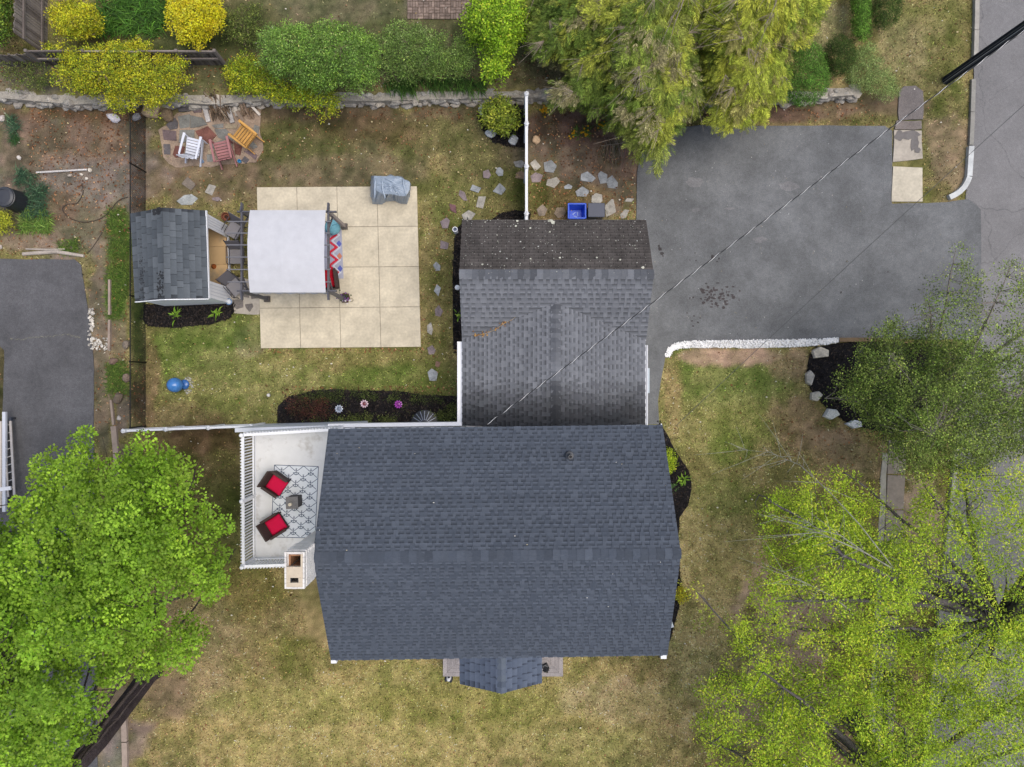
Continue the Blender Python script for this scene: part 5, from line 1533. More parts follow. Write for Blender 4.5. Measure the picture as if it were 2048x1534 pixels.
# slatted garden chairs round the fire pit
def slat_chair(loc, rz, col, label, mode=0):
    t = thing("slatted_chair", loc, label, "garden chair", "slatted garden chairs on the flagstones", rz=rz)
    q = random.Random(len(label)); M_ = M_WOOD if mode else M_PAINT
    def sh(): v = q.uniform(.92, 1.05); return C(*[c * v for c in col])
    for k in range(6):
        MB(sh()).box((0, .30 - k * .098, .38 - k * .022), (.52, .082, .022)).build("seat_slat", M_, t, world=False)
    for k in range(5):
        x_ = (k - 2) * .112; h = .62 - .05 * abs(k - 2) ** 1.5
        MB(sh()).beam((x_ * .9, -.26, .27), (x_ * 1.2, -.26 - h * .46, .27 + h), .098, .02, up=(0, 1, 0)).build("back_slat", M_, t, world=False)
    for s in (-1, 1):
        MB(sh()).prism([(s * .36, .42), (s * .27, .42), (s * .29, -.38), (s * .35, -.38)], .56, .585).build("armrest", M_, t, world=False)
        MB(sh()).box((s * .29, .36, .28), (.07, .04, .56)).build("leg", M_, t, world=False)
        MB(sh()).beam((s * .285, .38, .33), (s * .285, -.55, .02), .035, .1).build("leg", M_, t, world=False)
    MB(sh()).beam((-.34, -.40, .54), (.34, -.40, .54), .04, .06).build("back_rail", M_, t, world=False)
    return t
slat_chair(P(394, 302, .05) + Vector((0, 0, 0)), R(-14), (218, 222, 234), "white slatted garden chair on the flagstones")
slat_chair(P(454, 308, .05), R(12), (168, 116, 116), "faded pink slatted garden chair on the flagstones")
slat_chair(P(497, 279, .05), R(52), (196, 150, 84), "honey brown wooden slatted garden chair on the flagstones", 1)
for (px, py), c, lb in (((406, 324), (140, 170, 206), "pale blue cup on the ground behind the white garden chair"), ((481, 324), (60, 140, 190), "bright blue cup on the ground behind the pink garden chair")):
    o = MB(C(*c)).lathe([(.05, 0), (.07, .13), (.06, .13), (.045, .02), (0, .02)], tuple(P(px, py, .02)), 12).build("cup", M_PLASTIC); tag(o, lb, "cup")

# firewood and rocks by the wall
fw = thing("firewood_pile", P(436, 222, 0), "heap of grey sticks and branches stacked against the stone wall", "firewood")
q = random.Random(14)
for k in range(70):
    a = P(q.uniform(418, 462), q.uniform(190, 204), 0); b = P(q.uniform(424, 466), q.uniform(222, 246), 0)
    a.z = q.uniform(.25, .55); b.z = q.uniform(.03, .25); mid = a.lerp(b, .5) + Vector((q.uniform(-.07, .07), q.uniform(-.05, .05), q.uniform(-.03, .06)))
    v = q.uniform(.6, 1.15); rad = q.choice([.008, .012, .012, .02, .03])
    MB(C(*[c * v for c in q.choice([(132, 112, 92), (148, 136, 120), (112, 96, 82)])])).tube([a, mid, b], [rad, rad, rad * .7], 6).build("stick", M_BARK, fw)
fw2 = thing("firewood_pile", P(490, 216, 0), "weathered planks and branches leaning on the wall right of the stick heap", "firewood")
for (a, b, w, c) in (((468, 197), (474, 232), .13, (186, 178, 166)), ((490, 198), (520, 230), .09, (208, 200, 190)), ((480, 200), (487, 226), .07, (150, 130, 112)), ((486, 204), (500, 238), .06, (132, 112, 96)), ((474, 222), (486, 242), .13, (140, 124, 110)), ((494, 196), (506, 222), .05, (150, 140, 128))):
    pa, pb_ = P(*a, .35), P(*b, .06); MB(C(*c)).beam(pa, pb_, w, .04).build("plank", M_WOOD, fw2)
for k in range(26):
    a = P(q.uniform(474, 506), q.uniform(196, 206), .3); b = P(q.uniform(478, 514), q.uniform(222, 240), .06)
    MB(C(*q.choice([(120, 100, 82), (146, 130, 112)]))).tube([a, b], [.014, .01], 5).build("stick", M_BARK, fw2)
for (a, b) in (((410, 214), (418, 244)), ((457, 216), (466, 246))):
    pa, pb_ = P(*a, .1), P(*b, .05); o = MB(C(176, 172, 170)).beam(pa, pb_, .16, .12).build("stone_block", M_STONE)
    tag(o, "long pale stone block bordering the stick heap on its left" if a[0] == 410 else "long grey stone block between the stick heap and the planks", "stone")
ROCKS = [((309, 224), .85, .6, .38, (188, 164, 136), "large tan boulder beside the flagstones under the forsythia"), ((230, 237), .55, .36, .2, (206, 202, 208), "white angular rock left of the black fence"),
         ((276, 236), .42, .3, .2, (182, 180, 184), "pale rock just right of the black fence"), ((338, 232), .6, .5, .3, (140, 120, 96), "brown mossy boulder next to the tan boulder"),
         ((964, 222), .34, .40, .2, (208, 210, 214), "white rock in the mulch left of the rhododendron"), ((981, 268), .42, .32, .2, (222, 224, 226), "white rock on the mulch edge below the rhododendron"),
         ((1027, 282), .38, .40, .2, (212, 214, 216), "white rock stained black in the mulch nearest the white fence"), ((1072, 281), .33, .31, .2, (214, 184, 150), "tan rock right of the white fence"),
         ((1639, 707), .62, .44, .16, (186, 178, 164), "flat tan rock on the round mulch bed nearest the white pebbles"), ((1618, 756), .32, .52, .16, (188, 182, 172), "oval pale rock on the round mulch bed, second down from the pebbles"),
         ((1630, 792), .44, .36, .16, (194, 188, 176), "square pale rock in the middle of the round bed's rim"), ((1660, 828), .56, .38, .18, (200, 200, 196), "pointed grey white rock low on the round bed's rim"),
         ((1706, 848), .58, .30, .18, (216, 218, 222), "whitest rock at the lower end of the round bed's rim"),
         ((256, 756), .3, .34, .22, (128, 112, 100), "brown rock under the black fence beside the green strip"), ((240, 796), .36, .5, .25, (112, 100, 88), "dark rounded rock beside the low timber kerb"), ((228, 722), .38, .28, .14, (124, 104, 92), "small brown rock on the green strip"), ((255, 690), .28, .36, .2, (140, 128, 116), "grey brown rock at the black fence by the broken white stones"),
         ((182, 341), .16, .16, .1, (214, 206, 192), "small white rock at the end of the pale pole"), ((165, 350), .14, .12, .1, (206, 198, 186), "small pale rock nearest the pale pole's right end"), ((175, 358), .14, .12, .1, (220, 212, 200), "small round pale rock in the bare soil"), ((142, 352), .2, .12, .1, (190, 180, 168), "low tan rock in the bare soil under the pale pole"),
         ((6, 238), .2, .3, .12, (190, 182, 176), "pale rock at the left edge by the blue green plant"), ((40, 316), .16, .2, .1, (206, 200, 194), "small white rock left of the pale pole"), ((2, 494), .2, .2, .12, (196, 188, 180), "pale rock at the left edge above the neighbour's asphalt"),
         ((240, 836), .18, .22, .1, (176, 170, 164), "small pale rock at the top end of the timber kerb"), ((1568, 1527), .22, .14, .1, (236, 238, 242), "small unidentified white object at the bottom edge under the right tree"), ((1610, 1530), .22, .24, .12, (238, 238, 242), "larger unidentified white object at the bottom edge under the right tree")]  # last two entries: white shapes of unknown kind, only modelled as rocks
for k, ((px, py), a, b, h, c, lb) in enumerate(ROCKS):
    p = P(px, py, 0); rk = random.Random(k)
    if 'round' in lb and 'soil' not in lb and 'dark' not in lb:
        pl = []
        for j in range(5):
            an = (j + rk.uniform(-.25, .25)) * 1.2566 + rk.uniform(-.1, .1) + k; pl.append(Vector((math.cos(an) * a * .6, math.sin(an) * b * .6, 0)))
        o = MB(C(*c)).prism(wobble(pl, .12, .012, k), -.04, h * .8, inset=.12).build("rock", M_STONE, bevel=.02)
    else:
        o = MB(C(*c)).rock((0, 0, -.03), (a, b, h), 500 + k, rz=rk.uniform(-.5, .5), n=8).build("rock", M_STONE)
    o.location = (p.x, p.y, .04); tag(o, lb, "rock")
# rim of rough stones set in the upper wall on the right
# ------------------------------------------------------------------ small things
bin_ = thing("recycling_bin", P(1151, 430, 0), "open bright blue recycling bin against the garage back wall", "bin", rz=R(0))
BL = C(44, 92, 214)
m = MB(BL); w0_, w1_, h_ = .22, .30, .62
def rr4(w, d, z): return [(-w, -d, z), (w, -d, z), (w, d, z), (-w, d, z)]
o_, i_ = [rr4(.24, .19, 0), rr4(.32, .27, h_)], [rr4(.29, .24, h_), rr4(.215, .165, .05)]
vs = o_[0] + o_[1] + i_[0] + i_[1]
fs = [(3, 2, 1, 0)]
for L_ in range(3):
    for k in range(4): fs.append((L_ * 4 + k, L_ * 4 + (k + 1) % 4, L_ * 4 + 4 + (k + 1) % 4, L_ * 4 + 4 + k))
fs.append((12, 13, 14, 15)); m.add(vs, fs); m.build("tub", M_PLASTIC, bin_, world=False)
m = MB(BL)
for s in (-1, 1): m.box((s * .325, 0, h_ - .02), (.03, .56, .05)); m.box((0, s * .275, h_ - .02), (.62, .03, .05))
m.build("rim", M_PLASTIC, bin_, world=False, bevel=.01)
m = MB(C(150, 178, 232))      # three bent arrows moulded in the floor
for k in range(3):
    a = R(90 + k * 120); b = R(90 + k * 120 + 75); m.beam((math.cos(a) * .09, math.sin(a) * .09, .056), (math.cos(b) * .09, math.sin(b) * .09, .056), .03, .006)
    c_ = Vector((math.cos(b) * .09, math.sin(b) * .09, .06)); d_ = Vector((math.cos(b) - math.cos(a), math.sin(b) - math.sin(a), 0)).normalized(); s_ = Vector((-d_.y, d_.x, 0))
    m.add([c_ + d_ * .05, c_ + s_ * .035, c_ - s_ * .035], [(0, 1, 2)])
m.build("arrow_emblem", M_PLASTIC, bin_, world=False)
b2 = thing("storage_bin", P(1189, 428, 0), "closed dark navy bin beside the blue recycling bin", "bin")
MB(C(50, 58, 80)).box((0, 0, .28), (.56, .46, .56)).build("tub", M_PLASTIC, b2, world=False, bevel=.03)
MB(C(56, 64, 86)).box((0, 0, .585), (.62, .52, .045)).build("lid", M_PLASTIC, b2, world=False, bevel=.015)

comp = thing("compost_bin", P(40, 405, 0), "black round compost bin at the left edge beside blue green plants", "bin")
m = MB(C(48, 50, 56)); m.lathe([(.42, 0), (.40, .12), (.40, .15), (.385, .4), (.385, .43), (.36, .72), (.38, .74), (.38, .78), (.34, .80)], (0, 0, 0), 24); m.build("drum", M_PLASTIC, comp, world=False)
MB(C(66, 68, 74)).lathe([(.35, .80), (.35, .84), (.27, .87), (.26, .84), (.0, .86)], (0, 0, 0), 24).build("lid", M_PLASTIC, comp, world=False)
def pipe(name, pxs, z, rad, col, material, label, cat):
    pts = [P(a, b, z) for a, b in pxs]; out = []
    for i in range(len(pts) - 1):
        p0, p1, p2, p3 = pts[max(0, i - 1)], pts[i], pts[i + 1], pts[min(len(pts) - 1, i + 2)]
        for k in range(6):
            t = k / 6; out.append(.5 * ((2 * p1) + (p2 - p0) * t + (2 * p0 - 5 * p1 + 4 * p2 - p3) * t * t + (3 * p1 - p0 - 3 * p2 + p3) * t ** 3))
    out.append(pts[-1]); o = MB(C(*col)).tube(out, rad, 6).build(name, material); return tag(o, label, cat)
pipe("garden_hose", [(164, 366), (166, 384), (160, 398), (152, 407), (138, 408), (126, 414), (127, 424), (142, 437), (165, 444), (190, 441), (212, 430), (236, 402), (256, 394)], .03, .016, (72, 62, 56), M_RUBBER, "dark garden hose curling over the bare soil left of the black fence", "hose")
pipe("garden_hose", [(214, 440), (206, 460), (196, 478), (184, 496), (174, 506)], .03, .014, (84, 74, 66), M_RUBBER, "short dark hose lying straight toward the neighbour's asphalt", "hose")
o = MB(C(206, 202, 200)).tube([P(73, 345, .06), P(174, 339, .06)], .035, 8).build("pale_pole", M_WOOD); tag(o, "long pale straight pole lying on the soil above the compost bin", "pole")
for k, (a, b, c, w, lb) in enumerate((((46, 508), (112, 503), (168, 512), .11, "longer pale weathered log edging the neighbour's asphalt top"), ((52, 498), (96, 499), (130, 498), .05, "thin pale log lying in the green strip above the longer log"))):
    o = MB(C(180, 170, 160)).tube([P(*a, .05), P(*b, .06), P(*c, .05)], [w * .6, w * .7, w * .5], 8).build("edging_log", M_WOOD); tag(o, lb, "log")
# low concrete kerb along the neighbour's strip
kb = thing("garden_kerb", P(235, 1000), "long thin concrete kerb strip along the neighbour's asphalt, below the rocks", "kerb")
for a, b in (((222, 640), (221, 700)), ((222, 560), (222, 630)), ((225, 800), (230, 850)), ((230, 852), (235, 905)), ((235, 907), (239, 990)), ((250, 1420), (252, 1480)), ((252, 1482), (254, 1560))):
    pa, pb_ = P(*a), P(*b); MB(C(166, 150, 138, .95)).beam(pa + Vector((0, 0, .05)), pb_ + Vector((0, 0, .05)), .2 if a[1] > 840 else .08, .16).build("kerb_stone", M_CONC, kb)

ball = thing("gazing_globe", P(362, 770, 0), "glossy blue globe lying on the back lawn in a ring of white pebbles", "garden globe")
MB(C(70, 128, 196)).lathe([(.0, 0), (.16, .03), (.25, .13), (.28, .27), (.25, .41), (.16, .51), (0, .54)], (-.1, 0, 0), 22).build("globe", M_GLOSS, ball, world=False, smooth=True)
MB(C(58, 108, 176)).lathe([(.17, 0), (.19, .04), (.12, .08), (.0, .09)], (.14, .02, 0), 16).build("base_dish", M_GLOSS, ball, world=False, smooth=True)
m = MB()
q = random.Random(77)
for k in range(90):
    a = q.uniform(-1.2, 1.2); rr_ = q.uniform(.22, .42); v = q.uniform(.6, 1)
    m.c = C(226 * v, 224 * v, 220 * v); m.rock((.06 + math.cos(a) * rr_, math.sin(a) * rr_ * .9, 0), (.05, .04, .03), k, n=5)
m.build("pebble_ring", M_STONE, ball, world=False, kind="stuff")

def flower(px, py, c1, c2, lb):
    t = thing("flower_ornament", P(px, py, .1), lb, "garden ornament", "flower ornaments in the long mulch bed")
    for k in range(10):
        a = k * 2 * math.pi / 10; m = MB(C(*c1)); u = Vector((math.cos(a), math.sin(a), 0)); s_ = Vector((-u.y, u.x, 0))
        m.add([u * .05 + Vector((0, 0, .36)), u * .11 + s_ * .035 + Vector((0, 0, .40)), u * .165 + Vector((0, 0, .38)), u * .11 - s_ * .035 + Vector((0, 0, .40))], [(3, 2, 1, 0)]); m.build("petal", M_GLOSS, t, world=False)
    MB(C(*c2)).lathe([(.07, .35), (.06, .38), (0, .39)], (0, 0, 0), 12).build("disc", M_GLOSS, t, world=False)
    MB(C(60, 70, 50)).tube([(0, 0, -.1), (0, 0, .36)], .01, 5).build("stake", M_METAL, t, world=False)
flower(733, 807, (226, 196, 206), (120, 50, 60), "pink and white flower ornament with a dark red centre in the long bed")
flower(800, 808, (170, 70, 176), (140, 40, 140), "purple flower ornament in the long mulch bed")
flower(683, 817, (196, 204, 220), (120, 130, 150), "silver grey flower ornament in the long mulch bed")
ww = thing("window_well_cover", P(849, 845, 0), "black ribbed half round window well cover in the long mulch bed", "well cover")
c0 = P(849, 848, .25); m = MB(C(40, 42, 46)); n_ = 18; rw_ = .52
m.add([(c0.x, c0.y, .3)] + [(c0.x + math.cos(math.pi * k / n_) * rw_, c0.y + math.sin(math.pi * k / n_) * rw_, .16) for k in range(n_ + 1)], [(0, k + 1, k + 2) for k in range(n_)]); m.build("dome", M_PLASTIC, ww)
for k in range(3, 16, 2):
    a = math.pi * k / n_; MB(C(150, 156, 168)).beam((c0.x + math.cos(a) * .14, c0.y + math.sin(a) * .14, .30 - .14 * .27 + .02), (c0.x + math.cos(a) * rw_ * .93, c0.y + math.sin(a) * rw_ * .93, .19), .025, .02).build("rib", M_METAL, ww)
o = thing("solar_lamp", P(543, 790, 0), "small white lamp on a bent wire at the left end of the long bed", "lamp")
MB(C(216, 214, 210)).lathe([(.05, .28), (.07, .32), (.05, .38), (0, .40)], (0, 0, 0), 10).build("lamp_head", M_PLASTIC, o, world=False)
MB(C(40, 40, 40)).tube([(0, 0, .3), (-.06, -.04, .42), (-.14, -.1, .3), (-.13, -.14, 0)], .01, 5).build("hook", M_METAL, o, world=False)
o = thing("downspout", P(912, 464, 0), "short white round standpipe at the garage's lawn side near the stepping stones", "pipe")
MB(C(228, 230, 234)).lathe([(.09, 0), (.09, .42), (.1, .43), (.1, .46), (.07, .46), (.065, .3), (0, .3)], (0, 0, 0), 16).build("pipe", M_PLASTIC, o, world=False)
MB(C(90, 100, 130)).lathe([(.064, .36), (0, .37)], (0, 0, 0), 12).build("inlet", M_PLASTIC, o, world=False)
o = thing("wall_lamp", Vector((-1.88, 3.3, 2.2)), "small white lamp under the garage eave beside the black bed", "lamp")
MB(WHITE).lathe([(.04, 0), (.09, .06), (.08, .14), (0, .18)], (0, 0, 0), 10).build("lamp_shade", M_PLASTIC, o, world=False)
MB(WHITE).beam((0, 0, .1), (.33, 0, .1), .03, .03).build("bracket", M_METAL, o, world=False)

def lantern(px, py, z, lb, w=.16, h=.34, body=(58, 60, 66), cat="lantern"):
    t = thing("lantern", P(px, py, z), lb, cat, rz=R(25))
    MB(C(*body)).box((0, 0, .02), (w, w, .04)).build("base", M_METAL, t, world=False)
    for s in (-1, 1):
        for q_ in (-1, 1): MB(C(*body)).box((s * w * .42, q_ * w * .42, h / 2), (.02, .02, h - .08)).build("corner_post", M_METAL, t, world=False)
    MB(C(206, 208, 206)).box((0, 0, h / 2), (w * .7, w * .7, h - .12)).build("glass", M_GLOSS, t, world=False)
    MB(C(*body)).lathe([(w * .72, h - .04), (w * .3, h + .07), (.02, h + .1)], (0, 0, 0), 4).build("roof", M_METAL, t, world=False)
    MB(C(*body)).tube([(math.cos(a) * .05, 0, h + .12 + math.sin(a) * .05) for a in np.linspace(0, 6.28, 10)], .008, 5).build("handle", M_METAL, t, world=False)
    return t
lantern(1091, 1332, .75, "dark square lantern on the porch boards right of the gabled hood", .2, .36)
o = thing("garden_statue", P(899, 1349, .1), "small black and white goose statue at the left porch corner", "statue", rz=R(-10))
MB(C(226, 228, 232)).lathe([(.05, 0), (.12, .1), (.14, .24), (.09, .36), (.05, .42)], (0, 0, 0), 12, sx=.8, sy=1.2).build("body", M_STONE, o, world=False, smooth=True)
MB(C(46, 48, 54)).tube([(0, .05, .34), (0, .10, .46), (0, .16, .56), (0, .24, .57), (0, .30, .55)], [.05, .045, .05, .045, .015], 8).build("neck", M_STONE, o, world=False, smooth=True)
for s in (-1, 1): MB(C(60, 62, 68)).lathe([(.02, 0), (.07, .04), (.05, .1), (0, .12)], (s * .09, -.06, .2), 8, sy=2.0).build("wing", M_STONE, o, world=False, smooth=True)
o = MB(C(226, 230, 236)).beam(P(1340, 1240, .1), P(1345, 1254, .08), .1, .08).build("spout_extension", M_PLASTIC); tag(o, "short white downspout extension on the mulch at the house's right wall", "drain pipe")

# neighbour's house edge and the ladder at the left border
nh = thing("garden_platform", P(-60, 900, 0), "low pale platform with a white edge board at the left border beside the ladder", "platform")
xe_ = P(3, 900, .5).x
MB(C(150, 144, 138)).box((xe_ - 1.2, -3.0, .22), (2.2, 3.0, .4)).build("platform_base", M_WOOD, nh)
MB(C(206, 198, 186)).box((xe_ - 1.2, -3.0, .45), (2.36, 3.2, .06)).build("platform_top", M_DECK, nh)
MB(C(206, 210, 220)).beam((xe_ + .06, -4.75, .42), (xe_ + .06, -1.05, .42), .12, .1).build("edge_board", M_PAINT, nh)
MB(C(228, 230, 236)).beam((xe_ - .1, -3.92, .5), (xe_ + .35, -3.86, .5), .14, .06).build("cross_board", M_PAINT, nh)
ld = thing("ladder", P(18, 900, 0), "aluminium ladder lying beside the white platform edge at the left border", "ladder")
l0, l1 = P(21, 842, .3), P(29, 990, .45)
o2 = P(9, 846, .3) - l0
for s in (0, 1):
    MB(C(196, 190, 184)).beam(l0 + o2 * s, l1 + o2 * s, .085 if s == 0 else .05, .04).build("side_rail", M_METAL, ld)
for k in range(9):
    p = l0.lerp(l1, (k + .4) / 9.4); MB(C(186, 184, 182)).beam(p, p + o2, .03, .03).build("rung", M_METAL, ld)
MB(C(56, 62, 74)).box(l0 + Vector((0, .08, -.02)), (.1, .1, .12)).build("foot", M_RUBBER, ld)
MB(C(80, 80, 86)).beam((l0.x, l0.y + .1, .03), l0 + Vector((0, .1, 0)), .05, .05).build("leg", M_METAL, ld)

# paved terrace corner of the neighbour above
tp_ = thing("brick_terrace", P(875, 0, TERR), kind="structure")
MB(C(98, 84, 76)).prism([tuple(P(812, -120, TERR)), tuple(P(945, -120, TERR)), tuple(P(940, 34, TERR)), tuple(P(816, 40, TERR))], TERR - .1, TERR + .04).build("paver_bed", M_GROUND, tp_)
A = P(814, 40, TERR)
for j in range(10):
    for i in range(6):
        x0, y0_ = A.x + i * .40 + .02, A.y + j * .11 + .01
        basket = (i + j // 2) % 2
        if basket: rect = [(x0, y0_, .19, .10), (x0 + .2, y0_, .19, .10)]
        else:
            if j % 2: continue
            rect = [(x0, y0_, .095, .21), (x0 + .1, y0_, .095, .21), (x0 + .2, y0_, .095, .21), (x0 + .3, y0_, .095, .21)]
        for (a, b, w, h) in rect:
            v = r.uniform(.85, 1.1); MB(C(136 * v, 120 * v, 110 * v)).box((a + w / 2, b + h / 2, TERR + .03), (w - .012, h - .012, .06)).build("paver", M_STONE, tp_)

# ------------------------------------------------------------------ vegetation
def poly_edge_dist(x, y, poly):
    d = np.full(x.shape, 1e9)
    n = len(poly)
    for i in range(n):
        ax, ay = poly[i]; bx, by = poly[(i + 1) % n]
        vx, vy = bx - ax, by - ay
        t = np.clip(((x - ax) * vx + (y - ay) * vy) / (vx * vx + vy * vy + 1e-9), 0, 1)
        d = np.minimum(d, np.hypot(x - ax - t * vx, y - ay - t * vy))
    return d

def crown_pts(poly, n, z0, z1, edge, thick, q, gap=0.0, gap_s=.9, dens=None, rag=.75, soft=3, lump=0.0):
    """centres of leaf clumps: a domed layer over an outline, thickest towards the middle"""
    xs = [p[0] for p in poly]; ys = [p[1] for p in poly]
    N = int(n * 5) + 200
    px = q.uniform(min(xs), max(xs), N); py = q.uniform(min(ys), max(ys), N)
    ok = inside(px, py, poly)
    if dens is not None: ok &= q.rand(N) < dens(px, py)
    px, py = px[ok], py[ok]
    e = np.clip(poly_edge_dist(px, py, poly) / edge, 0, 1)
    nz = fbm(px / 50, py / 50, .8, 3, 3)
    zt = z0 + (z1 - z0) * np.sqrt(e) * (.72 + .5 * (nz - .2))
    if lump: zt = zt + lump * (fbm(px / 50, py / 50, 1.15, 44, 3) - .5)
    z = zt - thick * q.rand(len(px)) ** 1.6 * (.35 + .65 * e)
    if rag:
        k = e > rag * (fbm(px / 50, py / 50, 2.2, 91, 3) - .22)
        px, py, z, e = px[k], py[k], z[k], e[k]
        px = px + q.normal(0, soft, len(px)); py = py + q.normal(0, soft, len(px))
    if gap:
        g = fbm(px / 52, py / 52, gap_s, 71, 4)
        k = g > gap - .10 * e
        px, py, z = px[k], py[k], z[k]
    px, py, z = px[:n], py[:n], z[:n]
    d = (H - z) / F
    return np.stack([(px - 1024) * d, (767 - py) * d, z], -1)

def thin(cen, d, q):
    """drops centres that stand closer than d to one already kept"""
    grid = {}; keep = []
    for i in q.permutation(len(cen)):
        c = cen[i]; k = tuple((c / d).astype(int)); ok = True
        for a in (-1, 0, 1):
            for b in (-1, 0, 1):
                for e in (-1, 0, 1):
                    for j in grid.get((k[0] + a, k[1] + b, k[2] + e), ()):
                        if ((cen[j] - c) ** 2).sum() < d * d: ok = False; break
                    if not ok: break
                if not ok: break
            if not ok: break
        if ok: grid.setdefault(k, []).append(i); keep.append(i)
    return cen[keep]

def leaf_quads(p, axis, nrm, L, W):
    side = np.cross(axis, nrm); side /= np.linalg.norm(side, axis=1, keepdims=True) + 1e-9
    up = np.cross(side, axis)
    L = L[:, None]; W = W[:, None]
    a = p; b = p + axis * L * .45 + side * W * .5 + up * L * .06
    c = p + axis * L; d = p + axis * L * .45 - side * W * .5 + up * L * .06
    return np.stack([a, b, c, d], 1).reshape(-1, 3)

def clumps(cen, m, rad, L, W, pal, q, flat=.6, upb=.7, droop=.0, var=.16, clvar=.14, axis0=None, dome=.35, shell=.5, nj=.4):
    n = len(cen)
    dirs = q.normal(0, 1, (n, m, 3)); dirs[..., 2] = np.abs(dirs[..., 2]) * .9 - .15
    dirs /= np.linalg.norm(dirs, axis=2, keepdims=True)
    rr = q.rand(n, m, 1) ** shell
    pos = cen[:, None, :] + dirs * rr * rad * np.array((1, 1, flat)) * q.uniform(.7, 1.3, (n, 1, 1))
    ax = dirs * np.array((1, 1, .35)) + q.normal(0, .35, (n, m, 3)); ax[..., 2] -= droop
    if axis0 is not None: ax = ax * .5 + axis0[:, None, :]
    ax /= np.linalg.norm(ax, axis=2, keepdims=True)
    nr = q.normal(0, nj, (n, m, 3)) + dirs * dome; nr[..., 2] += upb
    nr /= np.linalg.norm(nr, axis=2, keepdims=True)
    p = pos.reshape(-1, 3); ax = ax.reshape(-1, 3); nr = nr.reshape(-1, 3)
    k = n * m
    V = leaf_quads(p, ax, nr, L * q.uniform(.6, 1.25, k), W * q.uniform(.65, 1.25, k))
    pal = np.array(pal, float)
    ci = q.randint(0, len(pal), n)
    col = pal[ci][:, None, :] * (1 - .45) + pal[q.randint(0, len(pal), (n, m))] * .45
    col = col * np.exp(q.normal(0, clvar, (n, 1, 1))) * np.exp(q.normal(0, var, (n, m, 1)))
    return V, np.repeat(to_lin(col.reshape(-1, 3), LEAFK), 4, 0)
LEAFK = 1.55

def leaf_mesh(name, V, Cc, material, parent):
    return mesh_np(name, V, np.arange(len(V)).reshape(-1, 4), Cc, material, parent)

def branches(m, root, pts, nlimb, ntwig, r0, q, col, lift=.18, tw=.012, sag=0.0, vary=.25):
    """limbs from a fork to targets in the crown, then twigs from the limbs to the clumps"""
    root = Vector(root); paths = []
    if len(pts) == 0: return
    sel = [q.randint(0, len(pts))]; d = np.linalg.norm(pts - pts[sel[0]], axis=1)
    while len(sel) < min(nlimb, len(pts)):
        k = int(np.argmax(d)); sel.append(k); d = np.minimum(d, np.linalg.norm(pts - pts[k], axis=1))
    for k in sel:
        t = Vector(pts[k]); D = (t - root).length
        c = root.lerp(t, .45) + Vector((q.normal(0, vary * .25) * D * .4, q.normal(0, vary * .25) * D * .4, lift * D - sag * D))
        path = []
        for i in range(13):
            u = i / 12; p = root * (1 - u) ** 2 + c * 2 * u * (1 - u) + t * u * u
            path.append(p + Vector((q.normal(0, .03) * D * .12, q.normal(0, .03) * D * .12, q.normal(0, .02) * D * .1)) * (0 if i == 0 else 1))
        rr = r0 * (.45 + .55 * q.rand()) * min(1, .35 + D / 9)
        m.tube(path, [max(tw * .8, rr * (1 - .88 * i / 12)) for i in range(13)], 6, col, cap=False)
        paths += path[2:]
    P_ = np.array([tuple(p) for p in paths])
    for k in q.randint(0, len(pts), ntwig):
        d = np.linalg.norm(P_ - pts[k], axis=1); j = int(np.argmin(d + (d < .15) * 9))
        a, b = Vector(P_[j]), Vector(pts[k]); D = (b - a).length
        if D > 3.2: continue
        mid = a.lerp(b, .5) + Vector((q.normal(0, .1) * D, q.normal(0, .1) * D, .08 * D))
        m.tube([a, mid, b], [tw * 1.5, tw, tw * .4], 4, col, cap=False)

# --- big maple at the lower left
q = np.random.RandomState(101)
mp = thing("maple_tree", P(306, 1340), "big bright green maple with dense leaf clusters filling the lower left corner", "tree")
poly = [(128, 862), (185, 866), (188, 892), (238, 905), (246, 872), (316, 868), (312, 892), (338, 884), (362, 888), (366, 905), (402, 896), (412, 908), (396, 932), (410, 960), (400, 985), (430, 1000), (446, 1015), (440, 1046), (470, 1042), (472, 1058), (446, 1066),
        (440, 1096), (478, 1112), (480, 1140), (462, 1176), (420, 1200), (372, 1214), (376, 1232), (402, 1262), (408, 1300), (396, 1348), (352, 1374), (306, 1350), (282, 1366), (270, 1392), (222, 1396), (226, 1416), (198, 1440), (204, 1462),
        (176, 1484), (168, 1508), (150, 1545), (110, 1590), (60, 1600), (0, 1610), (-90, 1640), (-260, 1560), (-320, 1250), (-220, 1040), (-60, 990), (10, 1010), (36, 965), (52, 930), (92, 912), (96, 890), (118, 885)]
cen = crown_pts(poly, 9000, 6.0, 10.2, 190, 2.8, q, gap=.43, gap_s=1.3, rag=.5, soft=4, lump=3.2)
cen = thin(cen, .34, q)
V, Cc = clumps(cen, 70, .29, .085, .07, [(124, 154, 48), (112, 144, 42), (138, 166, 54), (100, 134, 38), (118, 150, 46)], q, flat=.85, upb=.45, droop=.05, clvar=.11, var=.06, dome=1.2, shell=.25, nj=.2)
leaf_mesh("crown", V, Cc, M_LEAF, mp)
m = MB(C(74, 66, 68)); b0 = P(306, 1340); f0 = Vector((-13.48, -11.9, 5.5))
m.tube([b0 + Vector((0, 0, -.2)), b0 + Vector((-.01, -.02, .25)), b0.lerp(f0, .3) + Vector((.06, .02, 0)), b0.lerp(f0, .65) + Vector((.05, -.08, 0)), f0], [.44, .34, .32, .32, .32], 16)
far = cen[q.rand(len(cen)) < .5] - np.array((0, 0, .8))
branches(m, f0, far, 11, 260, .09, q, C(80, 72, 70), lift=-.02)
m.build("trunk", M_BARK, mp, smooth=True)

